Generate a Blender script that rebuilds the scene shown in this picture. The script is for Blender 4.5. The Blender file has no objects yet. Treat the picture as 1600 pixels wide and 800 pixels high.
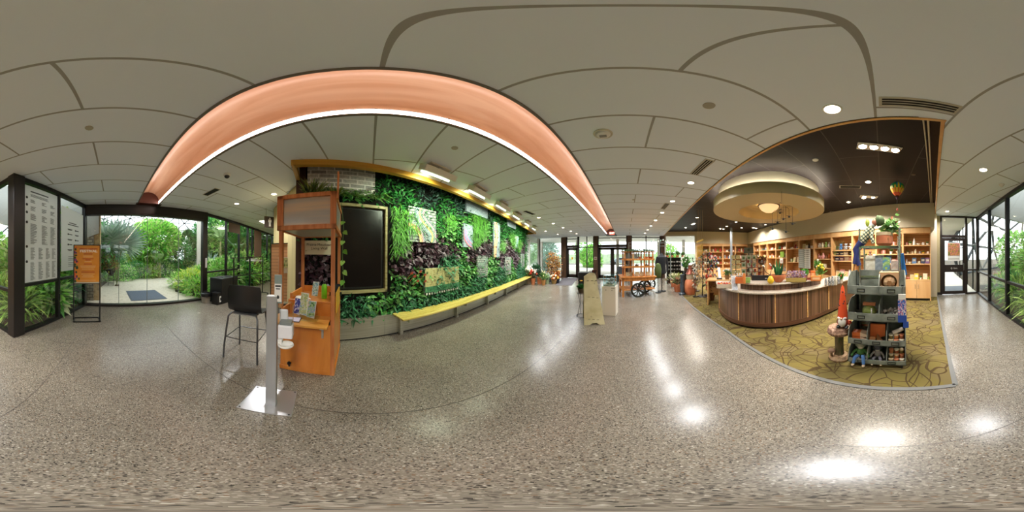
import bpy, math, random
import numpy as np
from mathutils import Vector, Matrix
random.seed(7); RS = np.random.RandomState(11)
SC = bpy.context.scene; COL = SC.collection
R = math.radians; PI = math.pi

# ------------------------------------------------------------------ camera, world, exposure
cam_d = bpy.data.cameras.new('camera'); cam = bpy.data.objects.new('camera', cam_d); COL.objects.link(cam)
cam_d.type = 'PANO'
try: cam_d.panorama_type = 'EQUIRECTANGULAR'
except Exception: pass
try: cam_d.cycles.panorama_type = 'EQUIRECTANGULAR'
except Exception: pass
cam_d.clip_start = 0.02; cam_d.clip_end = 400
cam.location = (0, 0, 1.5); cam.rotation_euler = (R(90.45), 0, R(40.0))
SC.camera = cam
SC.view_settings.view_transform = 'Standard'; SC.view_settings.look = 'None'
SC.view_settings.gamma = 1.0; SC.view_settings.use_curve_mapping = False
SC.view_settings.exposure = 0.36
W = bpy.data.worlds.new('world'); SC.world = W; W.use_nodes = True
bg = W.node_tree.nodes['Background']; bg.inputs[0].default_value = (0.90, 0.96, 1.0, 1); bg.inputs[1].default_value = 2.8
SC.cycles.use_denoising = True
SC.cycles.max_bounces = 8; SC.cycles.diffuse_bounces = 4; SC.cycles.transparent_max_bounces = 12
SC.cycles.caustics_reflective = False; SC.cycles.caustics_refractive = False
SC.cycles.sample_clamp_indirect = 4.0

DOWN_W = 23.0      # watts of a ceiling downlight
WALLWASH_W = 21.0  # watts of a living-wall lamp
COVE_E = 10.0       # emission of the cove strip
SHOP_W = 42.0
RING_E = 45.0

def area_light(name, loc, size, power, color=(1, .93, .82), rot=(0, 0, 0), shape='DISK', size_y=None, spread=180, parent=None):
    d = bpy.data.lights.new(name, 'AREA'); d.shape = shape; d.size = size
    if size_y: d.size_y = size_y
    d.energy = power; d.color = color; d.spread = R(spread)
    o = bpy.data.objects.new(name, d); COL.objects.link(o); o.location = loc; o.rotation_euler = rot
    if parent: o.parent = parent
    return o

# ------------------------------------------------------------------ materials
def lin(h):
    h = h.lstrip('#'); c = [int(h[i:i + 2], 16) / 255 for i in (0, 2, 4)]
    return tuple((x / 12.92 if x <= .04045 else ((x + .055) / 1.055) ** 2.4) for x in c) + (1,)
_m = {}
def newmat(name):
    m = bpy.data.materials.new(name); m.use_nodes = True
    nt = m.node_tree; b = nt.nodes['Principled BSDF']
    return m, nt, b
def mat(h, rough=.55, metal=0, spec=.5, emit=0, coat=0, name=None):
    k = (h, rough, metal, spec, emit, coat)
    if k in _m: return _m[k]
    m, nt, b = newmat(name or 'mat_' + h.strip('#'))
    b.inputs['Base Color'].default_value = lin(h); b.inputs['Roughness'].default_value = rough
    b.inputs['Metallic'].default_value = metal; b.inputs['Specular IOR Level'].default_value = spec
    b.inputs['Coat Weight'].default_value = coat
    if emit:
        b.inputs['Emission Color'].default_value = lin(h); b.inputs['Emission Strength'].default_value = emit
    n = nt.nodes.new('ShaderNodeTexNoise'); n.inputs['Scale'].default_value = 18
    tc = nt.nodes.new('ShaderNodeTexCoord'); nt.links.new(tc.outputs['Object'], n.inputs['Vector'])
    mr = nt.nodes.new('ShaderNodeMapRange'); mr.inputs[3].default_value = max(0, rough - .06); mr.inputs[4].default_value = min(1, rough + .06)
    nt.links.new(n.outputs['Fac'], mr.inputs[0]); nt.links.new(mr.outputs[0], b.inputs['Roughness'])
    _m[k] = m; return m
def nmat(name, cols, scale=5, rough=.6, stretch=(1, 1, 1), bump=0, detail=4, metal=0, coat=0, distort=0, lo=.3, hi=.7):
    if len(cols) == 1: cols = cols * 2
    k = ('n', name)
    if k in _m: return _m[k]
    m, nt, b = newmat(name); N = nt.nodes.new; L = nt.links.new
    tc = N('ShaderNodeTexCoord'); mp = N('ShaderNodeMapping'); mp.inputs['Scale'].default_value = stretch
    n = N('ShaderNodeTexNoise'); n.inputs['Scale'].default_value = scale; n.inputs['Detail'].default_value = detail; n.inputs['Distortion'].default_value = distort
    cr = N('ShaderNodeValToRGB'); e = cr.color_ramp.elements
    while len(e) < len(cols): e.new(.5)
    for i, c in enumerate(cols):
        e[i].position = lo + (hi - lo) * i / (len(cols) - 1); e[i].color = lin(c)
    L(tc.outputs['Object'], mp.inputs[0]); L(mp.outputs[0], n.inputs['Vector']); L(n.outputs['Fac'], cr.inputs[0]); L(cr.outputs[0], b.inputs['Base Color'])
    b.inputs['Roughness'].default_value = rough; b.inputs['Metallic'].default_value = metal; b.inputs['Coat Weight'].default_value = coat
    if bump:
        bp = N('ShaderNodeBump'); bp.inputs['Strength'].default_value = bump; bp.inputs['Distance'].default_value = .02
        L(n.outputs['Fac'], bp.inputs['Height']); L(bp.outputs[0], b.inputs['Normal'])
    _m[k] = m; return m
def leafmat(name, cols, rough=.45, trans=.25, gain=1.0):
    k = ('l', name)
    if k in _m: return _m[k]
    m, nt, b = newmat(name); N = nt.nodes.new; L = nt.links.new
    g = N('ShaderNodeNewGeometry'); cr = N('ShaderNodeValToRGB'); e = cr.color_ramp.elements
    while len(e) < len(cols): e.new(.5)
    for i, c in enumerate(cols): e[i].position = i / (len(cols) - 1); e[i].color = tuple(min(.9, q * gain) for q in lin(c)[:3]) + (1,)
    L(g.outputs['Random Per Island'], cr.inputs[0]); L(cr.outputs[0], b.inputs['Base Color'])
    b.inputs['Roughness'].default_value = rough
    t = N('ShaderNodeBsdfTranslucent'); L(cr.outputs[0], t.inputs[0])
    mx = N('ShaderNodeMixShader'); mx.inputs[0].default_value = trans
    L(b.outputs[0], mx.inputs[1]); L(t.outputs[0], mx.inputs[2]); L(mx.outputs[0], nt.nodes['Material Output'].inputs[0])
    _m[k] = m; return m
def glassmat(name='clear_glass', tint=(.96, .98, .97, 1), refl=.9):
    k = ('g', name)
    if k in _m: return _m[k]
    m = bpy.data.materials.new(name); m.use_nodes = True; nt = m.node_tree; nt.nodes.clear(); N = nt.nodes.new; L = nt.links.new
    o = N('ShaderNodeOutputMaterial'); t = N('ShaderNodeBsdfTransparent'); t.inputs[0].default_value = tint
    g = N('ShaderNodeBsdfGlossy'); g.inputs['Roughness'].default_value = .02; g.inputs[0].default_value = (refl, refl, refl, 1)
    f = N('ShaderNodeLayerWeight'); f.inputs[0].default_value = .5
    fp = math_node(nt, 'MULTIPLY_ADD', math_node(nt, 'POWER', f.outputs['Facing'], 5.0), .9, .035)
    mx = N('ShaderNodeMixShader'); L(fp, mx.inputs[0]); L(t.outputs[0], mx.inputs[1]); L(g.outputs[0], mx.inputs[2]); L(mx.outputs[0], o.inputs[0])
    _m[k] = m; return m
def frostmat(name, h, alpha=.5):
    k = ('f', name)
    if k in _m: return _m[k]
    m, nt, b = newmat(name); N = nt.nodes.new; L = nt.links.new
    b.inputs['Base Color'].default_value = lin(h); b.inputs['Roughness'].default_value = .35
    tl = N('ShaderNodeBsdfTranslucent'); tl.inputs[0].default_value = lin(h)
    mx = N('ShaderNodeMixShader'); mx.inputs[0].default_value = alpha
    L(b.outputs[0], mx.inputs[1]); L(tl.outputs[0], mx.inputs[2]); L(mx.outputs[0], nt.nodes['Material Output'].inputs[0])
    _m[k] = m; return m
def math_node(nt, op, a, b=None, c=None):
    n = nt.nodes.new('ShaderNodeMath'); n.operation = op
    for i, x in enumerate((a, b, c)):
        if x is None: continue
        if isinstance(x, (int, float)): n.inputs[i].default_value = x
        else: nt.links.new(x, n.inputs[i])
    return n.outputs[0]
def ceiling_mat(name, tile, groove, x_even, y0=.04, dy=.6, dx=1.84, gw=.011, rough=.8):
    """long ceiling panels in running bond; grooves are part of the panel pattern"""
    m, nt, b = newmat(name); N = nt.nodes.new; L = nt.links.new; MN = lambda *a: math_node(nt, *a)
    tc = N('ShaderNodeTexCoord'); sp = N('ShaderNodeSeparateXYZ'); L(tc.outputs['Object'], sp.inputs[0])
    x, y = sp.outputs[0], sp.outputs[1]
    ry = MN('DIVIDE', MN('SUBTRACT', y, y0), dy); row = MN('FLOOR', ry); fy = MN('SUBTRACT', ry, row)
    dyy = MN('MULTIPLY', MN('MINIMUM', fy, MN('SUBTRACT', 1.0, fy)), dy)
    par = MN('MULTIPLY', MN('FLOORED_MODULO', row, 2.0), dx / 2)
    rx = MN('DIVIDE', MN('SUBTRACT', MN('SUBTRACT', x, x_even), par), dx); fx = MN('SUBTRACT', rx, MN('FLOOR', rx))
    dxx = MN('MULTIPLY', MN('MINIMUM', fx, MN('SUBTRACT', 1.0, fx)), dx)
    d = MN('MINIMUM', dxx, dyy); g = MN('LESS_THAN', d, gw)
    nz = N('ShaderNodeTexNoise'); nz.inputs['Scale'].default_value = 120; nz.inputs['Detail'].default_value = 3; L(tc.outputs['Object'], nz.inputs['Vector'])
    mx = N('ShaderNodeMix'); mx.data_type = 'RGBA'; L(g, mx.inputs[0]); mx.inputs[6].default_value = lin(tile); mx.inputs[7].default_value = lin(groove)
    L(mx.outputs[2], b.inputs['Base Color']); b.inputs['Roughness'].default_value = rough; b.inputs['Specular IOR Level'].default_value = .2
    h = MN('SUBTRACT', MN('MULTIPLY', nz.outputs['Fac'], .04), MN('SMOOTH_MIN', MN('MULTIPLY', MN('LESS_THAN', d, gw), 1.0), 1.0, .001))
    bp = N('ShaderNodeBump'); bp.inputs['Strength'].default_value = .5; bp.inputs['Distance'].default_value = .01
    L(h, bp.inputs['Height']); L(bp.outputs[0], b.inputs['Normal'])
    return m
def terrazzo_mat():
    m, nt, b = newmat('terrazzo'); N = nt.nodes.new; L = nt.links.new
    tc = N('ShaderNodeTexCoord')
    v = N('ShaderNodeTexVoronoi'); v.inputs['Scale'].default_value = 125; L(tc.outputs['Object'], v.inputs['Vector'])
    sp = N('ShaderNodeSeparateColor'); L(v.outputs['Color'], sp.inputs[0])
    cr = N('ShaderNodeValToRGB'); e = cr.color_ramp.elements; cr.color_ramp.interpolation = 'CONSTANT'
    for i in range(5): e.new(.5)
    for i, (p, c) in enumerate([(0, '#37342f'), (.10, '#676056'), (.3, '#857d70'), (.55, '#999082'), (.78, '#aca496'), (.92, '#7d654e'), (.97, '#c4beb0')]):
        e[i].position = p; e[i].color = lin(c)
    L(sp.outputs[0], cr.inputs[0])
    v2 = N('ShaderNodeTexVoronoi'); v2.feature = 'DISTANCE_TO_EDGE'; v2.inputs['Scale'].default_value = 125; L(tc.outputs['Object'], v2.inputs['Vector'])
    lt = math_node(nt, 'LESS_THAN', v2.outputs['Distance'], .09)
    mx = N('ShaderNodeMix'); mx.data_type = 'RGBA'; L(lt, mx.inputs[0]); L(cr.outputs[0], mx.inputs[6]); mx.inputs[7].default_value = lin('#857d70')
    n = N('ShaderNodeTexNoise'); n.inputs['Scale'].default_value = 1.6; n.inputs['Detail'].default_value = 3; L(tc.outputs['Object'], n.inputs['Vector'])
    m2 = N('ShaderNodeMix'); m2.data_type = 'RGBA'; m2.blend_type = 'MULTIPLY'; m2.inputs[0].default_value = .38
    L(mx.outputs[2], m2.inputs[6]); L(n.outputs['Fac'], m2.inputs[7]); L(m2.outputs[2], b.inputs['Base Color'])
    b.inputs['Roughness'].default_value = .3; b.inputs['Specular IOR Level'].default_value = .55
    rr = N('ShaderNodeMapRange'); rr.inputs[3].default_value = .2; rr.inputs[4].default_value = .3; L(n.outputs['Fac'], rr.inputs[0]); L(rr.outputs[0], b.inputs['Roughness'])
    return m
def carpet_mat():
    m, nt, b = newmat('vine_carpet'); N = nt.nodes.new; L = nt.links.new; MN = lambda *a: math_node(nt, *a)
    tc = N('ShaderNodeTexCoord')
    nz = N('ShaderNodeTexNoise'); nz.inputs['Scale'].default_value = 1.9; nz.inputs['Detail'].default_value = .5; L(tc.outputs['Object'], nz.inputs['Vector'])
    ma = N('ShaderNodeMix'); ma.data_type = 'RGBA'; ma.blend_type = 'ADD'; ma.inputs[0].default_value = .6
    L(tc.outputs['Object'], ma.inputs[6]); L(nz.outputs['Color'], ma.inputs[7])
    ds = []
    for s, w in ((2.3, .024), (3.7, .022), (1.5, .02)):
        v = N('ShaderNodeTexVoronoi'); v.feature = 'DISTANCE_TO_EDGE'; v.inputs['Scale'].default_value = s; L(ma.outputs[2], v.inputs['Vector'])
        ds.append(MN('LESS_THAN', v.outputs['Distance'], w * s / 3.3))
    g = MN('MAXIMUM', MN('MAXIMUM', ds[0], ds[1]), ds[2])
    v3 = N('ShaderNodeTexVoronoi'); v3.inputs['Scale'].default_value = 3.3; L(ma.outputs[2], v3.inputs['Vector'])
    sc = N('ShaderNodeSeparateColor'); L(v3.outputs['Color'], sc.inputs[0])
    cr = N('ShaderNodeValToRGB'); e = cr.color_ramp.elements; e.new(.5)
    for i, (p, c) in enumerate([(0, '#655a36'), (.5, '#746737'), (1, '#716344')]): e[i].position = p; e[i].color = lin(c)
    L(sc.outputs[0], cr.inputs[0])
    mx = N('ShaderNodeMix'); mx.data_type = 'RGBA'; L(g, mx.inputs[0]); L(cr.outputs[0], mx.inputs[6]); mx.inputs[7].default_value = lin('#4e3f28')
    f = N('ShaderNodeTexNoise'); f.inputs['Scale'].default_value = 260; L(tc.outputs['Object'], f.inputs['Vector'])
    bp = N('ShaderNodeBump'); bp.inputs['Strength'].default_value = .6; bp.inputs['Distance'].default_value = .006; L(f.outputs['Fac'], bp.inputs['Height'])
    L(mx.outputs[2], b.inputs['Base Color']); L(bp.outputs[0], b.inputs['Normal']); b.inputs['Roughness'].default_value = .95; b.inputs['Specular IOR Level'].default_value = .1
    return m
def brick_mat(name, c1, c2, mortar, bw=.24, bh=.07, plane='YZ', ms=.012):
    m, nt, b = newmat(name); N = nt.nodes.new; L = nt.links.new
    tc = N('ShaderNodeTexCoord'); sp = N('ShaderNodeSeparateXYZ'); cb = N('ShaderNodeCombineXYZ'); L(tc.outputs['Object'], sp.inputs[0])
    L(sp.outputs['XYZ'.index(plane[0])], cb.inputs[0]); L(sp.outputs['XYZ'.index(plane[1])], cb.inputs[1])
    br = N('ShaderNodeTexBrick'); L(cb.outputs[0], br.inputs['Vector']); br.inputs['Scale'].default_value = 1
    br.inputs['Color1'].default_value = lin(c1); br.inputs['Color2'].default_value = lin(c2); br.inputs['Mortar'].default_value = lin(mortar)
    br.inputs['Brick Width'].default_value = bw; br.inputs['Row Height'].default_value = bh; br.inputs['Mortar Size'].default_value = ms
    n = N('ShaderNodeTexNoise'); n.inputs['Scale'].default_value = 25; n.inputs['Detail'].default_value = 5; L(tc.outputs['Object'], n.inputs['Vector'])
    mx = N('ShaderNodeMix'); mx.data_type = 'RGBA'; mx.blend_type = 'OVERLAY'; mx.inputs[0].default_value = .55; L(br.outputs['Color'], mx.inputs[6]); L(n.outputs['Fac'], mx.inputs[7])
    L(mx.outputs[2], b.inputs['Base Color']); b.inputs['Roughness'].default_value = .8
    bp = N('ShaderNodeBump'); bp.inputs['Strength'].default_value = .6; bp.inputs['Distance'].default_value = .01; bp.invert = True
    L(br.outputs['Fac'], bp.inputs['Height']); L(bp.outputs[0], b.inputs['Normal'])
    return m
def stripe_mat(name, c1, c2, axis, period, frac, rough=.6, c3=None):
    """c1 boards separated by thin c2 lines every period along axis"""
    m, nt, b = newmat(name); N = nt.nodes.new; L = nt.links.new; MN = lambda *a: math_node(nt, *a)
    tc = N('ShaderNodeTexCoord'); sp = N('ShaderNodeSeparateXYZ'); L(tc.outputs['Object'], sp.inputs[0])
    q = MN('DIVIDE', sp.outputs['XYZ'.index(axis)], period); fr = MN('FRACT', q); lt = MN('LESS_THAN', fr, frac)
    mx = N('ShaderNodeMix'); mx.data_type = 'RGBA'; L(lt, mx.inputs[0]); mx.inputs[6].default_value = lin(c1); mx.inputs[7].default_value = lin(c2)
    out = mx.outputs[2]
    if c3:
        wn = N('ShaderNodeTexWhiteNoise'); wn.noise_dimensions = '1D'; L(MN('FLOOR', q), wn.inputs['W'])
        m2 = N('ShaderNodeMix'); m2.data_type = 'RGBA'; L(wn.outputs['Value'], m2.inputs[0]); L(out, m2.inputs[6]); m2.inputs[7].default_value = lin(c3); out = m2.outputs[2]
    L(out, b.inputs['Base Color']); b.inputs['Roughness'].default_value = rough
    return m

# ------------------------------------------------------------------ mesh building
class B:
    def __init__(s): s.v = []; s.f = []; s.mi = []; s.cur = 0
    def add(s, vs, fs):
        o = len(s.v); s.v += [tuple(v) for v in vs]; s.f += [tuple(i + o for i in f) for f in fs]; s.mi += [s.cur] * len(fs); return s
    def m(s, i): s.cur = i; return s
    def box(s, x0, x1, y0, y1, z0, z1):
        return s.add([(x0, y0, z0), (x1, y0, z0), (x1, y1, z0), (x0, y1, z0), (x0, y0, z1), (x1, y0, z1), (x1, y1, z1), (x0, y1, z1)],
                     [(0, 3, 2, 1), (4, 5, 6, 7), (0, 1, 5, 4), (1, 2, 6, 5), (2, 3, 7, 6), (3, 0, 4, 7)])
    def obox(s, c, sz, rot=(0, 0, 0)):
        M = Matrix.Translation(c) @ (Matrix.Rotation(rot[2], 4, 'Z') @ Matrix.Rotation(rot[1], 4, 'Y') @ Matrix.Rotation(rot[0], 4, 'X'))
        a, b, c2 = [q / 2 for q in sz]
        vs = [M @ Vector(p) for p in [(-a, -b, -c2), (a, -b, -c2), (a, b, -c2), (-a, b, -c2), (-a, -b, c2), (a, -b, c2), (a, b, c2), (-a, b, c2)]]
        return s.add(vs, [(0, 3, 2, 1), (4, 5, 6, 7), (0, 1, 5, 4), (1, 2, 6, 5), (2, 3, 7, 6), (3, 0, 4, 7)])
    def seg(s, p0, p1, w, h, z0):
        """horizontal bar between plan points p0,p1: width w, from z0 to z0+h"""
        dx, dy = p1[0] - p0[0], p1[1] - p0[1]; L = math.hypot(dx, dy)
        return s.obox(((p0[0] + p1[0]) / 2, (p0[1] + p1[1]) / 2, z0 + h / 2), (L, w, h), (0, 0, math.atan2(dy, dx)))
    def cyl(s, p0, p1, r0, r1=None, n=12, cap=True):
        r1 = r0 if r1 is None else r1; p0 = Vector(p0); p1 = Vector(p1); d = (p1 - p0).normalized()
        a = d.orthogonal().normalized(); b = d.cross(a)
        vs = [p0 + (a * math.cos(2 * PI * i / n) + b * math.sin(2 * PI * i / n)) * r0 for i in range(n)] + [p1 + (a * math.cos(2 * PI * i / n) + b * math.sin(2 * PI * i / n)) * r1 for i in range(n)]
        fs = [(i, (i + 1) % n, n + (i + 1) % n, n + i) for i in range(n)]
        if cap: fs += [tuple(range(n - 1, -1, -1)), tuple(range(n, 2 * n))]
        return s.add(vs, fs)
    def tube(s, pts, r, n=6):
        pts = [Vector(p) for p in pts]; rr = r if isinstance(r, (list, tuple)) else [r] * len(pts)
        up = None; rings = []; o = []
        for i, p in enumerate(pts):
            d = (pts[min(i + 1, len(pts) - 1)] - pts[max(i - 1, 0)]).normalized()
            if up is None: up = d.orthogonal().normalized()
            a = (up - d * up.dot(d))
            a = a.normalized() if a.length > 1e-6 else d.orthogonal().normalized()
            up = a; b = d.cross(a)
            o += [p + (a * math.cos(2 * PI * k / n) + b * math.sin(2 * PI * k / n)) * rr[i] for k in range(n)]
        fs = []
        for i in range(len(pts) - 1):
            for k in range(n): fs.append((i * n + k, i * n + (k + 1) % n, (i + 1) * n + (k + 1) % n, (i + 1) * n + k))
        e = (len(pts) - 1) * n
        fs += [tuple(range(n - 1, -1, -1)), tuple(range(e, e + n))]
        return s.add(o, fs)
    def lathe(s, prof, n=20, c=(0, 0, 0)):
        vs = []; fs = []
        for r, z in prof:
            r = max(r, 1e-4)
            for i in range(n):
                a = 2 * PI * i / n; vs.append((c[0] + r * math.cos(a), c[1] + r * math.sin(a), c[2] + z))
        for j in range(len(prof) - 1):
            for i in range(n): fs.append((j * n + i, j * n + (i + 1) % n, (j + 1) * n + (i + 1) % n, (j + 1) * n + i))
        fs.append(tuple(range(n - 1, -1, -1))); e = (len(prof) - 1) * n; fs.append(tuple(range(e, e + n)))
        return s.add(vs, fs)
    def prism(s, poly, z0, z1):
        n = len(poly); vs = [(x, y, z0) for x, y in poly] + [(x, y, z1) for x, y in poly]
        return s.add(vs, [tuple(range(n - 1, -1, -1)), tuple(range(n, 2 * n))] + [(i, (i + 1) % n, n + (i + 1) % n, n + i) for i in range(n)])
    def band(s, inner, outer, z0, z1):
        """solid strip between two plan polylines of equal count"""
        n = len(inner)
        for i in range(n - 1):
            q = [outer[i], outer[i + 1], inner[i + 1], inner[i]]
            vs = [(x, y, z0) for x, y in q] + [(x, y, z1) for x, y in q]
            fs = [(3, 2, 1, 0), (4, 5, 6, 7), (0, 1, 5, 4), (2, 3, 7, 6)]
            if i == 0: fs.append((3, 0, 4, 7))
            if i == n - 2: fs.append((1, 2, 6, 5))
            s.add(vs, fs)
        return s
    def sphere(s, c, r, n=14, m_=9):
        rx, ry, rz = (r, r, r) if isinstance(r, (int, float)) else r
        vs = [(c[0], c[1], c[2] - rz)]; fs = []
        for j in range(1, m_):
            t = -PI / 2 + PI * j / m_
            for i in range(n): a = 2 * PI * i / n; vs.append((c[0] + rx * math.cos(t) * math.cos(a), c[1] + ry * math.cos(t) * math.sin(a), c[2] + rz * math.sin(t)))
        vs.append((c[0], c[1], c[2] + rz)); top = len(vs) - 1
        for i in range(n): fs.append((0, 1 + (i + 1) % n, 1 + i)); fs.append((top, top - n + i, top - n + (i + 1) % n))
        for j in range(m_ - 2):
            for i in range(n): a0 = 1 + j * n; fs.append((a0 + i, a0 + (i + 1) % n, a0 + n + (i + 1) % n, a0 + n + i))
        return s.add(vs, fs)
    def torus(s, c, Rr, r, axis='Z', n=28, k=8):
        vs = []; fs = []
        for i in range(n):
            a = 2 * PI * i / n
            for j in range(k):
                b = 2 * PI * j / k; q = Rr + r * math.cos(b); p = (q * math.cos(a), q * math.sin(a), r * math.sin(b))
                if axis == 'Y': p = (p[0], p[2], p[1])
                if axis == 'X': p = (p[2], p[0], p[1])
                vs.append((c[0] + p[0], c[1] + p[1], c[2] + p[2]))
        for i in range(n):
            for j in range(k): fs.append((i * k + j, ((i + 1) % n) * k + j, ((i + 1) % n) * k + (j + 1) % k, i * k + (j + 1) % k))
        return s.add(vs, fs)
    def leaf(s, p, d, nrm, L, w, droop=.2, segs=3, fold=.15):
        """a bent, folded leaf from p along d"""
        p = Vector(p); d = Vector(d).normalized(); nrm = Vector(nrm); nrm = (nrm - d * nrm.dot(d)); nrm = nrm.normalized() if nrm.length > 1e-5 else d.orthogonal().normalized()
        sd = d.cross(nrm); vs = []; fs = []
        for i in range(segs + 1):
            t = i / segs; q = p + d * (L * t) + Vector((0, 0, -1)) * (droop * L * t * t)
            ww = w * .5 * math.sin(PI * (.12 + .88 * t) ** .8) if i < segs else 0
            vs += [q + sd * ww + nrm * fold * ww, q, q - sd * ww + nrm * fold * ww]
        for i in range(segs):
            a = i * 3; fs += [(a, a + 1, a + 4, a + 3), (a + 1, a + 2, a + 5, a + 4)]
        return s.add(vs, fs)
    def build(s, name, mats, parent=None, smooth=False, bev=0, loc=None, rz=None):
        me = bpy.data.meshes.new(name); me.from_pydata([tuple(v) for v in s.v], [], s.f)
        ms = mats if isinstance(mats, (list, tuple)) else [mats]
        for m_ in ms: me.materials.append(m_)
        if len(ms) > 1: me.polygons.foreach_set('material_index', s.mi)
        if smooth: me.shade_smooth() if smooth is True else None
        o = bpy.data.objects.new(name, me); COL.objects.link(o)
        if smooth and smooth is not True: 
            me.shade_smooth()
        if smooth: me.set_sharp_from_angle(angle=R(40))
        me.update()
        if bev:
            md = o.modifiers.new('bevel', 'BEVEL'); md.width = bev; md.segments = 2; md.limit_method = 'ANGLE'; md.angle_limit = R(40)
        if parent: o.parent = parent
        if loc: o.location = loc
        if rz is not None: o.rotation_euler = (0, 0, rz)
        return o
def tag(o, label=None, cat=None, group=None, kind=None):
    if label: o['label'] = label
    if cat: o['category'] = cat
    if group: o['group'] = group
    if kind: o['kind'] = kind
    return o
def thing(name, label, cat, loc=(0, 0, 0), rz=0, group=None):
    o = bpy.data.objects.new(name, None); COL.objects.link(o); o.empty_display_size = .05
    o.location = loc; o.rotation_euler = (0, 0, rz); return tag(o, label, cat, group)
def struct(o): o['kind'] = 'structure'; return o
def dup(root, loc, rz=None, label=None, group=None, scale=None):
    r = root.copy(); COL.objects.link(r); r.location = loc
    if rz is not None: r.rotation_euler = (0, 0, rz)
    if scale: r.scale = (scale,) * 3 if isinstance(scale, (int, float)) else scale
    if label: r['label'] = label
    if group: r['group'] = group
    for ch in list(root.children):
        c = ch.copy(); COL.objects.link(c); c.parent = r
        for g in list(ch.children):
            d = g.copy(); COL.objects.link(d); d.parent = c
    return r
def text(name, body, size, m_, parent, loc, rot, ext=.0008, align='CENTER', bold=0):
    cu = bpy.data.curves.new('t', 'FONT'); cu.body = body; cu.size = size; cu.align_x = align; cu.align_y = 'CENTER'; cu.extrude = ext; cu.offset = bold
    t = bpy.data.objects.new('t', cu); COL.objects.link(t)
    dg = bpy.context.evaluated_depsgraph_get(); me = bpy.data.meshes.new_from_object(t.evaluated_get(dg)); me.name = name
    bpy.data.objects.remove(t); me.materials.clear(); me.materials.append(m_)
    o = bpy.data.objects.new(name, me); COL.objects.link(o); o.location = loc; o.rotation_euler = rot
    if parent: o.parent = parent
    return o
def leafmesh(name, P, D, Nn, L, Wd, m_, parent=None, fold=.12, droop=.15):
    P = np.asarray(P, float); D = np.asarray(D, float); Nn = np.asarray(Nn, float); L = np.asarray(L, float)[:, None]; Wd = np.asarray(Wd, float)[:, None]
    D = D / np.linalg.norm(D, axis=1, keepdims=True); S = np.cross(D, Nn); S /= np.maximum(np.linalg.norm(S, axis=1, keepdims=True), 1e-6); U = np.cross(S, D)
    dz = np.zeros_like(P); dz[:, 2] = -1
    b = P; c = P + D * L * .5 - U * fold * Wd + dz * droop * L * .25; l = P + D * L * .42 + S * Wd * .5 + dz * droop * L * .2; r = P + D * L * .42 - S * Wd * .5 + dz * droop * L * .2; t = P + D * L + dz * droop * L
    n = len(P); V = np.stack([b, l, r, c, t], 1).reshape(-1, 3); base = (np.arange(n) * 5)[:, None, None]
    F = (np.array([[0, 2, 3], [2, 4, 3], [4, 1, 3], [1, 0, 3]])[None] + base).reshape(-1, 3)
    me = bpy.data.meshes.new(name); me.vertices.add(len(V)); me.vertices.foreach_set('co', V.ravel())
    me.loops.add(F.size); me.loops.foreach_set('vertex_index', F.ravel().astype(np.int32))
    me.polygons.add(len(F)); me.polygons.foreach_set('loop_start', (np.arange(len(F)) * 3).astype(np.int32))
    try: me.polygons.foreach_set('loop_total', np.full(len(F), 3, np.int32))
    except Exception: pass
    me.update(calc_edges=True); me.validate()
    me.materials.append(m_); o = bpy.data.objects.new(name, me); COL.objects.link(o)
    if parent: o.parent = parent
    return o
def rnd(n): 
    v = RS.normal(size=(n, 3)); return v / np.linalg.norm(v, axis=1, keepdims=True)
def blob_leaves(name, blobs, dens, L, wd, m_, parent=None, up=.5, droop=.25):
    """leaves over a union of ellipsoid shells: blobs = [(cx,cy,cz,rx,ry,rz)]"""
    P = []; D = []; 
    for (cx, cy, cz, rx, ry, rz) in blobs:
        n = max(8, int(dens * (rx * ry + ry * rz + rx * rz) * 4)); u = rnd(n); rad = .55 + .47 * RS.rand(n, 1) ** .6
        P.append(np.array([cx, cy, cz]) + u * rad * np.array([rx, ry, rz])); d = u + rnd(n) * .6; d[:, 2] += up; D.append(d)
    P = np.concatenate(P); D = np.concatenate(D); n = len(P); ok = P[:, 2] > .01; P = P[ok]; D = D[ok]; n = len(P)
    Nn = rnd(n) * .5; Nn[:, 2] += 1
    return leafmesh(name, P, D, Nn, L * (.6 + .8 * RS.rand(n)), wd * (.6 + .8 * RS.rand(n)), m_, parent, droop=droop)
def frame_empty_matrix(origin, ang):
    c, s = math.cos(ang), math.sin(ang)
    return lambda x, y, z=0: (origin[0] + c * x - s * y, origin[1] + s * x + c * y, z)

# ------------------------------------------------------------------ shared colours
A18 = R(18.5); LW = frame_empty_matrix((0, 0), A18)              # living wall: x = depth, y = along
AG = R(-18.4); OG = (1.6, -2.28); RG = frame_empty_matrix(OG, AG)   # glass corner by the right corridor
AS = R(-17.0); OS = (4.93, -1.55); SH = frame_empty_matrix(OS, AS)  # shop shelf wall
AF = math.atan2(.3968, -.9179 * 1.0); AF = math.atan2(10.75 - 8.59, 2.6 - 8.03); OF = (8.03, 8.59); FS = frame_empty_matrix(OF, AF)
CZ = 2.97; SZ = 3.2
BRONZE = mat('#2a211c', .4, .3); DKGLASSFRAME = mat('#1d1c1c', .4, .3); BLACK = mat('#121212', .45); BLACKPL = mat('#18181a', .35)
WHITE = mat('#e4e2dc', .5); OFFW = mat('#cfc8ba', .7); STEEL = mat('#b9bab8', .3, .9); CHROME = mat('#d6d8da', .18, 1); GREYMET = mat('#8f9193', .4, .6)
MAPLE = nmat('maple', ['#c98f52', '#dba768', '#e3b679'], 3, .4, (1, 1, 12), coat=.15, distort=.4)
MAPLEH = nmat('maple_long', ['#c98f52', '#dba768', '#e3b679'], 3, .4, (1, .12, 8), coat=.15, distort=.4)
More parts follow.
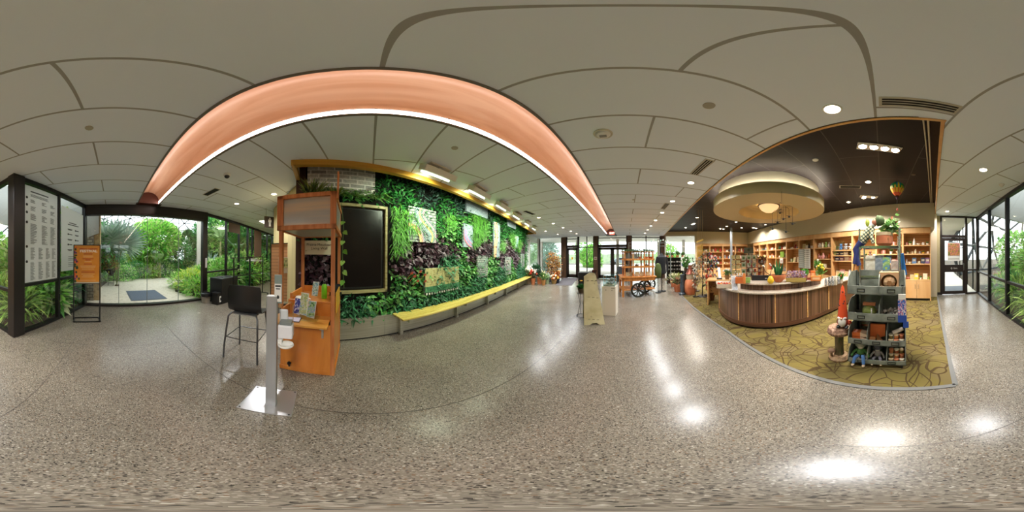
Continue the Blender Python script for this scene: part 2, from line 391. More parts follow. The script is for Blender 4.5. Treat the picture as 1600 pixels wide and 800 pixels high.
CEDAR = nmat('cedar', ['#a55f2f', '#bb7440', '#c98651'], 4, .55, (6, 6, .6), distort=.3)
PLY = nmat('honey_plywood', ['#b9681f', '#c97a2c', '#d68a3a'], 2.2, .35, (1, 2, .5), coat=.25, distort=.8)
PINE = nmat('pine', ['#b9742f', '#cf8b42', '#dc9d55'], 4, .5, (4, 4, .8), distort=.3)
WALLB = mat('#b09f6e', .85); SHOPWALL = mat('#cfc2a8', .85); GLASS = glassmat()
TERRA = nmat('terracotta', ['#b4623c', '#c4734a', '#cf835c'], 6, .75, bump=.05)
SOIL = nmat('soil', ['#241a12', '#3a2b1d'], 30, .95, bump=.4)

# ------------------------------------------------------------------ floor
fl = B().prism([(-12.5, -7.6), (-2.95, -4.72), (.79, -4.72), (1.55, -2.36), (5.3, -3.65), (9.9, 10.2), (2.7, 11.3), (-7.2, 11.3)], -.12, 0)
struct(fl.build('floor', terrazzo_mat()))
jm = mat('#3b352e', .5)
j = B(); j.box(-1.047, -1.04, -4.6, 11.1, -.001, .0012); j.box(-1.9, 1.75, 3.0, 3.006, -.001, .0011)
j.box(.62, .625, -3.3, 0.2, -.001, .001); j.box(-1.04, 1.3, -2.4, -2.395, -.001, .001)
struct(j.build('trim_1', jm))
CARP = [(1.31, -.63), (2.23, -.935), (3.74, -1.4), (5.45, -1.93), (8.9, 8.9), (2.62, 10.9), (2.42, 9.73), (2.13, 6.3), (1.87, 4.35), (1.75, 2.41), (1.62, 1.6), (1.45, .47), (1.39, -.1)]
struct(B().prism(CARP, .0, .008).build('floor_carpet', carpet_mat()))
e = [CARP[i] for i in (3, 2, 1, 0, 12, 11, 10, 9, 8, 7, 6)]
tb = B()
for a, b in zip(e[:-1], e[1:]): tb.seg(a, b, .05, .011, 0)
struct(tb.build('trim_2', mat('#6f6f6c', .5)))

# ------------------------------------------------------------------ ceiling
CT, CG = '#e6edf8', '#a09f9c'
pA = [(-1.22, -4.62), (-1.22, 11.2), (-6.9, 11.2), LW(-2.85, 9.3)[:2], LW(-2.2, 9.3)[:2], LW(-2.2, -.3)[:2], LW(-2.9, -.3)[:2], (-4.03, -2.66), (-12.5, -4.9), (-12.5, -7.4), (-2.95, -4.62)]
pA = pA[::-1]
struct(B().prism(pA[::-1], CZ, CZ + .1).build('ceiling', ceiling_mat('ceiling_panels_west', CT, CG, -2.16)))
def bl(y): return 1.31 + .118 * y
pB = [(-.65, -4.62), (.79, -4.62), (1.6, -2.28), (5.25, -3.5), (5.7, -1.95), (1.26, -.51), (bl(.3), .3), (bl(11.2), 11.2), (-.65, 11.2)]
struct(B().prism(pB, CZ, CZ + .1).build('ceiling_east', ceiling_mat('ceiling_panels_east', CT, CG, .23)))
pC = [(1.30, -.36), (5.75, -1.8), (9.6, 10.3), (2.7, 11.4), (bl(11.2), 11.2), (bl(.3), .3)]
struct(B().prism(pC, SZ, SZ + .06).build('ceiling_shop', ceiling_mat('ceiling_panels_dark', '#231e1f', '#4b4444', .6, gw=.006, rough=.55)))
# bulkheads with a thin maple nosing
bk = B(); bk.seg((bl(-.3), -.3), (bl(11.2), 11.2), .03, SZ - CZ, CZ); bk.seg((1.26, -.51), (5.72, -1.96), .03, SZ - CZ + .05, CZ)
struct(bk.build('trim_3', mat('#4a3222', .6)))
bk = B(); bk.seg((bl(-.53) + .012, -.53), (bl(11.2) + .012, 11.2), .03, .03, CZ - .012); bk.seg((1.25, -.5), (5.72, -1.95), .035, .035, CZ - .014)
struct(bk.build('trim_4', MAPLE))
struct(B().prism([(1.25, -.5), (5.72, -1.94), (5.78, -1.76), (1.3, -.33)], SZ + .02, SZ + .05).build('trim_5', mat('#3a281c', .7)))
cd = B(); cd.tube([(1.36, -.4, SZ - .03), (5.0, -1.6, SZ - .03)], .012, 8); cd.tube([(1.41, -.37, SZ - .03), (4.9, -1.52, SZ - .03)], .009, 8)
tag(cd.build('conduit', mat('#c9bfa8', .5), smooth=True), 'pair of cream conduits running along the edge of the dark shop ceiling', 'conduit')
# unseen roof slab, added to stop daylight leaking in above the ceilings
struct(B().prism([(-12.6, -7.5), (-2.95, -4.8), (.85, -4.8), (1.72, -2.45), (5.4, -3.7), (10.1, 10.7), (2.7, 11.45), (-7.3, 11.45)], 3.75, 3.85).build('roof', mat('#777777')))

# luminous cove: a maple vault with a strip light along its left side
cv = B(); X0, X1 = -.65, -1.22; prof = []
for i in range(13):
    a = PI * i / 12; prof.append(((X0 + X1) / 2 + (X0 - X1) / 2 * math.cos(a), 3.07 + .24 * math.sin(a)))
prof = [(X0, CZ + .02)] + prof + [(X1 - .03, 3.03)]
YA, YB = -4.35, 10.3
vs = []; fs = []
for y in (YA, YB): vs += [(x, y, z) for x, z in prof]
n = len(prof)
for i in range(n - 1): fs.append((i, i + 1, n + i + 1, n + i))
cv.add(vs, fs)
cvm = nmat('maple_veneer', ['#d6a480', '#e3b896', '#eecaaa'], 2.5, .35, (3, .25, 3), coat=.2, distort=.6)
struct(cv.build('ceiling_cove', cvm, smooth=True))
struct(B().box(X1 - .1, X0 + .05, YA - .4, YA, CZ, 3.4).box(X1 - .1, X0 + .05, YB, YB + 1.2, CZ - .0, 3.4).build('trim_6', mat('#4d2415', .5)))
o = B().box(X1 - .012, X1 + .006, YA, YB, CZ + .004, CZ + .075).build('cove_light', mat('#ffe6dc', .5, emit=COVE_E))
tag(o, 'long glowing strip light along the edge of the orange wooden ceiling cove', 'light strip')
struct(B().box(X1 - .02, X1 + .008, YA, YB, CZ - .012, CZ + .004).box(X0 - .004, X0 + .02, YA, YB, CZ - .015, CZ + .05).build('trim_7', mat('#6d665c', .5)))
ex = thing('exit_sign', 'red exit sign hung at the far end of the orange ceiling cove', 'exit sign', (-.83, 9.9, 2.86))
B().box(-.16, .16, -.03, .03, 0, .2).build('housing', mat('#8a2018', .5), ex, bev=.005)
B().box(-.15, .15, -.034, -.03, .01, .19).build('face', mat('#ff5a40', .5, emit=1.2), ex)
text('lettering', 'EXIT', .15, mat('#fff4ec', .5, emit=1.5), ex, (0, -.036, .1), (R(90), 0, 0), bold=.004)
B().box(-.02, .02, -.01, .01, .2, .25).build('bracket', BRONZE, ex)

# ------------------------------------------------------------------ walls
wl = B(); 
LWW = lambda d, t: LW(d, t)[:2]
wl.prism([LWW(-2.95, -.3), LWW(-2.82, -.3), LWW(-2.82, 12.9), LWW(-2.95, 12.9)], 0, 3.74); struct(wl.build('wall_living', mat('#12120f', .9)))
struct(B().prism([LWW(-2.82, 9.2), LWW(-2.78, 9.2), LWW(-2.78, 12.8), LWW(-2.82, 12.8)], 0, CZ + .3).build('wall_panel', mat('#cfd8d0', .35)))
wb = B(); wb.seg((-2.70, -1.17), (-4.05, -2.68), .06, 3.2, 0); struct(wb.build('wall_beige', stripe_mat('cream_grooved_boards', '#cdbb84', '#a8966a', 'X', .15, .05)))
struct(B().seg((-4.03, -2.66), (-12.5, -4.85), .06, 3.1, 0).build('wall_hall', WALLB)); struct(B().seg((-12.4, -7.6), (-12.4, -4.7), .08, 3.1, 0).build('wall_end', WALLB))
# recess over the living wall
struct(B().prism([LWW(-2.85, -.3), LWW(-2.2, -.3), LWW(-2.2, 9.3), LWW(-2.85, 9.3)], 3.27, 3.33).build('ceiling_recess', mat('#3a2418', .6)))
fa = B()
vs = []
for t in (-.32, 9.3):
    vs += [LW(-2.16, t, CZ - .1), LW(-2.16, t, CZ + .02), LW(-2.2, t, 3.3), LW(-2.24, t, 3.3), LW(-2.24, t, CZ - .1)]
fa.add(vs, [(0, 5, 6, 1), (1, 6, 7, 2), (2, 7, 8, 3), (3, 8, 9, 4), (4, 9, 5, 0), (0, 1, 2, 3, 4), (9, 8, 7, 6, 5)])
fa.prism([LWW(-2.85, -.36), LWW(-2.16, -.36), LWW(-2.16, -.3), LWW(-2.85, -.3)], CZ - .1, 3.3); fa.prism([LWW(-2.85, 9.3), LWW(-2.16, 9.3), LWW(-2.16, 9.36), LWW(-2.85, 9.36)], CZ - .1, 3.3)
struct(fa.build('trim_8', nmat('olive_maple', ['#a9781f', '#bb8a30'], 3, .4, (1, 1, 9))))
struct(B().prism([LWW(-2.85, -.36), LWW(-2.7, -.36), LWW(-2.7, -.2), LWW(-2.85, -.2)], 0, 3.3).build('trim_9', mat('#40231a', .5)))

def glazing(name, fr, ang_o, segs, top=CZ, rail=.95, w=.07, dpt=.1, bottom=.06, parent_loc=(0, 0, 0), rz=0, head=.09, framem=DKGLASSFRAME, glass=True):
    """frame local: runs along +X; segs = mullion x positions"""
    b = B()
    for i, x in enumerate(segs): b.box(x - w / 2, x + w / 2, -dpt / 2, dpt / 2, 0, top)
    x0, x1 = segs[0], segs[-1]
    b.box(x0, x1, -dpt / 2, dpt / 2, 0, bottom); b.box(x0, x1, -dpt / 2, dpt / 2, top - head, top)
    if rail: b.box(x0, x1, -dpt / 2 * .8, dpt / 2 * .8, rail - .03, rail + .03)
    o = b.build(name, framem, bev=.004); o.location = parent_loc; o.rotation_euler = (0, 0, rz); struct(o)
    if glass:
        g = B(); g.box(x0, x1, -.004, .004, bottom, top - head); g.build('glass_pane', GLASS, o)
    return o
# right glass wall, left glass wall, corner post
w1 = glazing('window_1', None, None, [.08, 1.2, 2.45, 3.8], parent_loc=(OG[0], OG[1], 0), rz=AG, rail=.86)
w2 = glazing('window_2', None, None, [0, 1.2, 2.4], parent_loc=RG(0, 0)[:2] + (0,), rz=AG - PI / 2, rail=.95)
post = B().box(-.09, .09, -.17, .07, 0, CZ); o = post.build('trim_10', mat('#1c1715', .4), bev=.006); o.location = (OG[0], OG[1], 0); o.rotation_euler = (0, 0, AG); struct(o)
# printed panels behind the left glass
def sheet(name, x0, x1, z0, z1a, z1b, label):
    t = thing(name, label, 'sign panel', RG(0, 0), AG - PI / 2)
    b = B(); vs = [(x0, -.02, z0), (x1, -.02, z0), (x1, -.02, z1b), (x0, -.02, z1a), (x0, -.012, z0), (x1, -.012, z0), (x1, -.012, z1b), (x0, -.012, z1a)]
    b.add(vs, [(0, 1, 2, 3), (7, 6, 5, 4), (0, 4, 5, 1), (1, 5, 6, 2), (2, 6, 7, 3), (3, 7, 4, 0)]); b.build('sheet', frostmat('frosted_sheet', '#f0f2f2', .5), t); return t
s1 = sheet('directory_panel', .13, 1.15, .99, 2.84, 2.84, 'tall white sheet of small grey columns of text on the glass beside the corner post')
INK = mat('#5d6163', .6); INKD = mat('#2c2e30', .6); b = B(); rr = random.Random(3)
def rows(b, x, w, z0, z1, step, h):
    z = z1
    while z > z0: b.box(x, x + w * rr.uniform(.45, 1), -.0235, -.021, z - h, z); z -= step
YS = [(2.56, 2.50), (2.42, 2.34), (2.27, 2.15)]
for (za, zb) in YS:
    for x in (.36, .66, .92): rows(b, x, .15, zb, za, .018, .008)
for x in (.36, .66, .92): rows(b, x, .17, 1.83, 2.08, .016, .007); rows(b, x, .17, 1.7, 1.82, .016, .007)
for x in (.36, .57, .78, .97): rows(b, x, .13, 1.42, 1.63, .015, .006); rows(b, x, .13, 1.03, 1.36, .015, .006)
rows(b, .36, .7, 2.62, 2.67, .02, .008); b.box(.36, .85, -.0235, -.021, 2.715, 2.74)
b.build('printed_text', INK, s1)
b = B()
for z in (2.585, 2.44, 2.29, 2.1, 1.65, 1.375): b.cyl((.27, -.024, z), (.27, -.021, z), .026, n=14)
b.build('round_marker', INKD, s1)
s2 = sheet('sponsor_panel', 1.3, 2.3, 1.12, 2.66, 2.62, 'white frosted sheet of small logos on the glass behind the festival poster')
b = B(); b.box(1.62, 1.95, -.0235, -.021, 2.28, 2.3); b.box(1.56, 2.05, -.0235, -.021, 2.235, 2.255)
for i, z in enumerate((2.12, 2.0, 1.87, 1.75, 1.62)):
    for x in (1.55, 1.88):
        if i == 4 and x > 1.8: continue
        w = .2 if x < 1.8 else .18
        if (i + (x > 1.8)) % 2: b.box(x, x + .05, -.0235, -.021, z - .02, z + .02); b.box(x + .06, x + w, -.0235, -.021, z - .01, z + .008)
        else: b.box(x, x + w, -.0235, -.021, z - .008, z + .012); b.box(x + .03, x + w - .03, -.0235, -.021, z - .022, z - .014)
for z in (1.45, 1.41, 1.37, 1.3, 1.26, 1.22): b.box(1.58, 2.1, -.0235, -.021, z, z + .01)
b.build('printed_text', INKD, s2)

# sliding entrance to the glasshouse (y = -4.65)
b = B(); b.box(.78, .9, -4.72, -4.58, 0, CZ); b.box(-2.97, -2.79, -4.72, -4.58, 0, CZ); b.box(-2.97, .9, -4.74, -4.56, 2.66, CZ + .02); b.box(-2.97, .9, -4.73, -4.57, 0, .06)
b.box(-2.8, .8, -4.60, -4.54, 2.70, 2.9)
o = struct(b.build('door_1', mat('#1f1917', .4, .2), bev=.004))
B().box(-2.8, .8, -4.655, -4.645, .06, 2.66).build('glass_pane', GLASS, o)
b = B()
for x in (-.15, -.97, -1.95): b.box(x - .006, x + .006, -4.665, -4.635, .06, 2.66)
b.build('panel_edge', mat('#7f8a86', .3), o)
B().box(-2.93, -2.87, -4.57, -4.55, 1.1, 1.42).build('reader_plate', mat('#c9c5bd', .4), o)
# glass wall to the left of it, with two brown blinds
GA = math.atan2(-6.35 + 4.66, -9.6 + 2.95); 
w3 = glazing('window_3', None, None, [.0, 1.15, 2.1, 2.9, 3.4, 4.4, 5.4, 6.3, 7.3, 8.3, 9.3], parent_loc=(-2.95, -4.66, 0), rz=GA, rail=.93, w=.06)
bl1 = thing('roller_blind', 'short brown roller blind half way along the left glass wall', 'blind', (-2.95, -4.66, 0), GA, 'brown roller blinds')
B().box(1.2, 2.06, -.09, -.075, 2.45, 2.86).build('fabric', mat('#54402f', .8), bl1); B().cyl((1.2, -.08, 2.86), (2.06, -.08, 2.86), .025).build('roller', BRONZE, bl1)
bl2 = thing('roller_blind', 'long brown roller blind lowered beside the restroom sign', 'blind', (-2.95, -4.66, 0), GA, 'brown roller blinds')
B().box(3.45, 4.35, -.09, -.075, .95, 2.86).build('fabric', mat('#5d4634', .8), bl2); B().cyl((3.45, -.08, 2.86), (4.35, -.08, 2.86), .025).build('roller', BRONZE, bl2)

# right corridor door wall : local x = 3.8, y 0..2
fr = B(); x = 3.8
fr.box(x - .05, x + .05, -.02, .07, 0, CZ); fr.box(x - .05, x + .05, .42, .5, 0, CZ); fr.box(x - .05, x + .05, 1.36, 1.44, 0, CZ)
fr.box(x - .05, x + .05, 0, 1.44, CZ - .06, CZ); fr.box(x - .05, x + .05, .5, 1.44, 2.14, 2.24); fr.box(x - .045, x + .045, 0, .45, .9, .96); fr.box(x - .05, x + .05, 0, .45, 0, .06)
o = struct(fr.build('door_2', mat('#2a211d', .4, .2), bev=.004)); o.location = (OG[0], OG[1], 0); o.rotation_euler = (0, 0, AG)
B().box(x - .004, x + .004, .05, .42, .06, 2.9).box(x - .004, x + .004, .5, 1.36, 2.24, 2.9).build('glass_pane', GLASS, o)
d = B(); d.box(x - .03, x + .02, .5, .6, .02, 2.13); d.box(x - .03, x + .02, 1.26, 1.36, .02, 2.13); d.box(x - .03, x + .02, .6, 1.26, .02, .14); d.box(x - .03, x + .02, .6, 1.26, .86, 1.13); d.box(x - .03, x + .02, .6, 1.26, 2.02, 2.13)
dl = d.build('door_leaf', mat('#2a211d', .4, .2), o, bev=.004); B().box(x - .006, x, .6, 1.26, .14, 2.02).build('leaf_glass', GLASS, dl)
B().tube([(x - .03, .56, .92), (x - .08, .56, .94), (x - .08, .56, 1.16), (x - .03, .56, 1.18)], .012).build('handle', STEEL, dl, smooth=True)
text('lettering', 'Q  Exits', .075, WHITE, dl, (x - .034, .92, 1.0), (R(90), 0, R(-90)))
B().obox((x - .05, .98, 2.18), (.06, .25, .05)).build('closer', BRONZE, dl)
po = thing('garden_poster', 'framed photo poster of pink flowers taped inside the corridor door', 'poster', RG(x - .045, .93, 1.27), AG)
B().box(0, .008, -.24, .24, 0, .68).build('sheet', WHITE, po)
B().box(-.004, 0, -.22, .22, .2, .66).build('picture', nmat('flower_print', ['#5b6b2c', '#8d8a34', '#b5566d', '#d8a04a', '#3c2a20'], 14, .5, lo=.35, hi=.65), po)
B().box(-.004, 0, -.2, .2, .07, .1).build('caption_bar', mat('#b5aea4', .6), po)
struct(B().prism([RG(3.76, 1.44)[:2], RG(3.9, 1.44)[:2], RG(3.9, 2.4)[:2], RG(3.76, 2.4)[:2]], 0, SZ + .1).build('wall_corridor', nmat('speckled_cream_wall', ['#a8946a', '#b8a67c', '#c2b188'], 60, .85)))
struct(B().prism([RG(3.74, 1.44)[:2], RG(3.76, 1.44)[:2], RG(3.76, 1.95)[:2], RG(3.74, 1.95)[:2]], 0, .1).build('baseboard_corridor', mat('#2a241f', .6)))
sw = thing('wall_switch', 'small white switch box on a pipe beside the corridor door', 'switch', RG(3.74, 1.62, 1.15), AG)
B().box(-.03, 0.02, -.04, .04, 0, .12).build('box', WHITE, sw, bev=.004); B().cyl((-.012, 0, .12), (-.012, 0, 1.75), .01).build('conduit', mat('#c2ae80', .6), sw)

# far entrance wall (y = 11.2)
b = B(); DB = nmat('dark_bronze_wood', ['#3a2415', '#4d3320', '#5a3d26'], 5, .45, (3, 3, .5))
b.box(-4.62, -4.27, 11.1, 11.35, 0, CZ + .2); b.box(-2.21, -1.94, 11.1, 11.35, 0, CZ + .2); b.box(.1, .37, 11.1, 11.35, 0, CZ + .2); b.box(2.43, 2.74, 11.05, 11.4, 0, SZ + .2)
struct(b.build('trim_11', DB))
b = B(); b.box(-6.95, -6.55, 11.1, 11.3, 0, CZ + .2); struct(b.build('trim_12', WHITE)); struct(B().box(-7.1, -6.95, 11.0, 11.2, 0, CZ).build('trim_13', BLACK))
def lite(name, x0, x1, bars_v=(), bars_h=(), y=11.2, top=CZ + .12, bottom=.06):
    b = B()
    for xx in (x0 + .03, x1 - .03) + tuple(bars_v): b.box(xx - .03, xx + .03, y - .04, y + .04, 0, top)
    for z in bars_h: b.box(x0, x1, y - .04, y + .04, z - .03, z + .03)
    b.box(x0, x1, y - .04, y + .04, 0, bottom); b.box(x0, x1, y - .04, y + .04, top - .05, top)
    o = struct(b.build(name, BRONZE)); B().box(x0, x1, y - .004, y + .004, bottom, top).build('glass_pane', GLASS, o); return o
lite('window_4', -6.55, -4.62); lite('window_5', -3.34, -2.21, (-2.72,), (2.2,)); lite('window_6', .37, 2.43, (1.4,), (2.85, ))
def glazed_door(name, x0, x1, leaves, y=11.2):
    b = B(); 
    for xx in (x0 + .03, x1 - .03): b.box(xx - .04, xx + .04, y - .06, y + .06, 0, CZ + .12)
    b.box(x0, x1, y - .06, y + .06, 2.18, 2.36); b.box(x0, x1, y - .05, y + .05, CZ - .17, CZ - .12); b.box(x0, x1, y - .06, y + .06, CZ + .05, CZ + .12)
    o = struct(b.build(name, BRONZE)); B().box(x0, x1, y - .004, y + .004, 2.36, CZ + .05).build('glass_pane', GLASS, o)
    n = leaves; w = (x1 - x0 - .14) / n
    for i in range(n):
        a = x0 + .07 + i * w; c = a + w; st = .13
        q = B(); q.box(a, a + st, y - .03, y + .03, .02, 2.17); q.box(c - st, c, y - .03, y + .03, .02, 2.17); q.box(a, c, y - .03, y + .03, .02, .26); q.box(a, c, y - .03, y + .03, 2.0, 2.17); q.box(a, c, y - .03, y + .03, .98, 1.03)
        q = q.build('door_leaf', BRONZE, o, bev=.004); B().box(a + st, c - st, y - .004, y + .004, .26, 2.0).build('leaf_glass', GLASS, q)
        B().tube([(a + .16, y - .09, 1.0), (c - .16, y - .09, 1.0)], .014).tube([(a + .16, y, 1.0), (a + .16, y - .09, 1.0)], .01).tube([(c - .16, y, 1.0), (c - .16, y - .09, 1.0)], .01).build('push_bar', STEEL, q, smooth=True)
    return o
glazed_door('door_3', -4.27, -3.34, 1); glazed_door('door_4', -1.94, .1, 2)
B().box(-3.86, -3.74, 11.14, 11.145, 1.33, 1.5).build('yellow_notice', mat('#d8a51c', .5)).parent = bpy.data.objects['door_3']
nb = thing('notice_plate', 'small pale notice plate on the dark post between the entrance doors', 'sign', (-2.08, 11.09, 1.32))
B().box(-.1, .1, -.01, 0, 0, .2).build('plate', mat('#a99f90', .5), nb, bev=.003); B().box(-.07, .07, -.013, -.01, .05, .15).build('print', mat('#7a4f3c', .5), nb)
# shop: far wall with a window, shelf wall, soffits
b = B(); b.prism([FS(-1.5, -.5)[:2], FS(3.72, -.5)[:2], FS(3.72, -.6)[:2], FS(-1.5, -.6)[:2]][::-1], 0, SZ + .1); b.prism([FS(3.68, 0)[:2], FS(3.76, 0)[:2], FS(3.76, -.6)[:2], FS(3.68, -.6)[:2]][::-1], 0, SZ + .1)
b.prism([FS(3.72, 0)[:2], FS(5.85, 0)[:2], FS(5.85, -.12)[:2], FS(3.72, -.12)[:2]][::-1], 2.97, SZ + .1)
b.prism([FS(-.6, 0)[:2], FS(3.72, 0)[:2], FS(3.72, -.5)[:2], FS(-.6, -.5)[:2]][::-1], 2.36, SZ)
struct(b.build('wall_shop_far', SHOPWALL))
b = B(); b.prism([SH(.5, -.2)[:2], SH(.62, -.2)[:2], SH(.62, 12.0)[:2], SH(.5, 12.0)[:2]], 0, SZ + .1); b.prism([SH(-.03, -.1)[:2], SH(.5, -.1)[:2], SH(.5, 10.7)[:2], SH(-.03, 10.7)[:2]], 2.39, SZ)
struct(b.build('wall_shop_right', SHOPWALL))
b = B(); 
for xx in (3.76, 5.78): b.obox(FS(xx, -.06, 1.5), (.08, .1, 3.0), (0, 0, AF))
b.obox(FS(4.78, -.06, .05), (2.0, .1, .1), (0, 0, AF)); b.obox(FS(4.78, -.06, 2.93), (2.0, .1, .08), (0, 0, AF))
o = struct(b.build('window_7', mat('#d9d6cf', .5))); B().obox(FS(4.78, -.06, 1.5), (2.0, .008, 2.9), (0, 0, AF)).build('glass_pane', GLASS, o)
struct(B().cyl((5.78, 7.64, 0), (5.78, 7.64, SZ), .07, n=16).build('trim_14', mat('#6c7277', .5), smooth=True))

# ------------------------------------------------------------------ ceiling lights and fittings
LAMP = mat('#fff0d4', .5, emit=14); 
def downlight_proto():
    t = thing('downlight', 'x', 'ceiling light', (0, 0, 0), 0, 'round ceiling downlights')
    B().torus((0, 0, -.004), .066, .01, n=24).build('trim_ring', WHITE, t, smooth=True)
    B().cyl((0, 0, .0), (0, 0, -.006), .058, n=20).build('lens', LAMP, t)
    return t
dproto = downlight_proto()
def place_down(x, y, z, label, w, i, col=(.98, .985, 1)):
    r = dproto if i == 0 else dup(dproto, (x, y, z))
    r.location = (x, y, z); r['label'] = label
    area_light('downlight_lamp', (x, y, z - .03), .15, w, col, spread=150)
dl = [((1.12, .34), 'large round downlight nearest the dark shop ceiling corner, beside the long slotted vent'),
      ((2.07, -1.49), 'round downlight between the smoke detector and the shop corner, right corridor'),
      ((4.93, -2.1), 'round downlight closest to the corridor glass door')]
for k, y in enumerate((2.77, 3.96, 5.14, 6.33, 7.55, 8.7, 9.9)):
    dl.append(((1.18, y), 'round downlight in the row along the shop edge, %s from the striped square vent' % ['first', 'second', 'third', 'fourth', 'fifth', 'sixth', 'seventh'][k]))
for k, y in enumerate((5.08, 6.29, 7.41, 8.58, 9.65)):
    dl.append(((-3.0, y), 'round downlight in the row running towards the left entrance door, %s along' % ['first', 'second', 'third', 'fourth', 'fifth'][k]))
dl += [((-4.28, 7.99), 'round downlight just past the end of the plant wall header'), ((-4.2, 9.47), 'round downlight above the autumn flower display'),
       ((-3.02, -3.23), 'round downlight above the black bins by the garden glass'), ((-3.04, -2.04), 'round downlight just beside the wooden kiosk roof')]
for i, ((x, y), lb) in enumerate(dl): place_down(x, y, CZ, lb, DOWN_W, i)
sl = [((3.5, .28), 'bright shop downlight between the slatted vent and the balloon'), ((4.9, 1.0), 'shop downlight between the wooden ring and the balloon'), ((4.6, .5), 'shop downlight right beside the small balloon spotlight panel'),
      ((2.96, 6.3), 'shop downlight above the chiminea, nearest the lobby edge'), ((5.0, 6.2), 'shop downlight just beyond the ring, above the card rack'), ((5.3, 7.4), 'shop downlight closest to the grey column'),
      ((6.6, 5.7), 'shop downlight at the ring rim near the right shelves'), ((6.3, 7.3), 'shop downlight in the far shop corner'), ((3.4, 8.8), 'shop downlight near the far shop window')]
for i, ((x, y), lb) in enumerate(sl):
    r = dup(dproto, (x, y, SZ), label=lb, group='round downlights in the dark shop ceiling'); area_light('shop_lamp', (x, y, SZ - .03), .15, SHOP_W, (1, .93, .84), spread=140)
def multi_light(x, y, rz, n, label, z=SZ, w=26, ln=.6):
    t = thing('recessed_spot_panel', label, 'ceiling light', (x, y, z), rz, 'recessed multi lamp panels in the shop ceiling')
    B().box(-ln / 2, ln / 2, -.09, .09, -.012, .0).build('tray', mat('#dcd9d2', .4), t, bev=.004)
    for i in range(n):
        xx = -ln / 2 + ln * (i + .5) / n
        l = B(); l.cyl((xx, 0, -.014), (xx, 0, -.03), .05, .045, n=16); l.build('lamp', mat('#fff6e6', .5, emit=16), t)
        B().torus((xx, 0, -.014), .06, .01, n=20, k=6).build('lamp_ring', CHROME, t, smooth=True)
    area_light('shop_panel_lamp', (x, y, z - .05), .5, w, (1, .93, .82), spread=140)
multi_light(2.18, .02, R(-75), 4, 'white panel of four bright lamps at the front of the dark shop ceiling', w=40)
multi_light(4.5, .35, R(-70), 2, 'white lamp panel just behind the hot air balloon', ln=.5)
multi_light(3.35, 7.6, R(90), 2, 'lamp panel in the shop ceiling above the ornament racks', ln=.45)
multi_light(5.5, 8.2, R(0), 2, 'lamp panel in the shop ceiling beside the grey column', ln=.45)
multi_light(6.9, 6.8, R(0), 2, 'lamp panel in the shop ceiling near the right shelf wall', ln=.45)
def slot_vent(x, y, L, w, rz, label, z=CZ, n=3, dark=True):
    t = thing('slot_vent', label, 'vent', (x, y, z), rz, 'ceiling air vents')
    B().box(-L / 2, L / 2, -w / 2, w / 2, -.006, 0).build('frame', mat('#b9b3a3', .5), t)
    for i in range(n):
        yy = -w / 2 + w * (i + 1) / (n + 1); B().box(-L / 2 + .02, L / 2 - .02, yy - w * .07, yy + w * .07, -.009, -.0061).build('slot', mat('#0f0e0c', .8), t)
slot_vent(1.065, -.27, .56, .13, R(90), 'long slotted air vent at the corner of the dark shop ceiling')
slot_vent(1.09, 2.16, .55, .15, R(90), 'slotted air vent beside the first downlight along the shop edge')
slot_vent(1.1, 4.45, .55, .15, R(90), 'slotted air vent further down the row of downlights')
slot_vent(-2.0, -2.96, .5, .15, R(90), 'slotted air vent over the black bins', n=5)
slot_vent(-2.92, 4.35, .55, .15, R(90), 'slotted air vent beyond the plant wall spotlights', n=5)
slot_vent(3.73, .72, .5, .16, R(-75), 'pale slatted vent in the dark shop ceiling', z=SZ, n=5)
slot_vent(6.0, 1.7, .5, .16, R(-75), 'pale slatted vent in the shop ceiling beside the ring', z=SZ, n=5)
def disc(x, y, z, r, label, name='sprinkler_cover', cat='sprinkler', m_=None):
    t = B().cyl((0, 0, 0), (0, 0, -.008), r, r * .94, n=24).build(name, m_ or mat('#aaa596', .5)); t.location = (x, y, z); tag(t, label, cat, 'round ceiling covers'); return t
disc(.55, .96, CZ, .045, 'flat round sprinkler cover between the smoke alarm and the big downlight'); disc(.23, -1.47, CZ, .04, 'flat round sprinkler cover above the left glass wall')
disc(-1.61, .92, CZ, .04, 'flat round sprinkler cover above the first plant wall spotlight'); disc(-2.0, -.9, CZ, .04, 'flat round sprinkler cover beside the kiosk roof')
disc(.2, 4.0, CZ, .04, 'flat round sprinkler cover midway to the entrance doors'); disc(2.35, 1.0, SZ, .05, 'white round sprinkler cover in the dark shop ceiling', m_=WHITE); disc(3.1, -.62, SZ, .045, 'dim round sprinkler cover near the shop ceiling conduit', m_=mat('#4a3a30'))
sm = thing('smoke_detector', 'white smoke alarm with a printed label on the ceiling', 'smoke detector', (-.21, 1.54, CZ)); B().lathe([(.075, 0), (.075, -.012), (.062, -.035), (.03, -.045)], 24).build('body', WHITE, sm, smooth=True)
B().box(-.035, .035, -.02, .02, -.05, -.044).build('label_plate', mat('#8f8d88', .5), sm); B().torus((0, 0, -.006), .085, .01).build('base_ring', mat('#c9c4b4'), sm, smooth=True)
sm = thing('smoke_detector', 'small round smoke alarm above the right corridor glass', 'smoke detector', (2.36, -2.14, CZ)); B().lathe([(.06, 0), (.055, -.02), (.03, -.05), (.02, -.06)], 20).build('body', WHITE, sm, smooth=True)
cm = thing('dome_camera', 'black and white dome camera on the ceiling near the kiosk', 'security camera', (-1.71, -2.07, CZ)); B().lathe([(.06, 0), (.06, -.03), (.05, -.04)], 20).build('mount', WHITE, cm, smooth=True); B().sphere((0, 0, -.045), (.045, .045, .045)).build('dome', BLACKPL, cm, smooth=True)
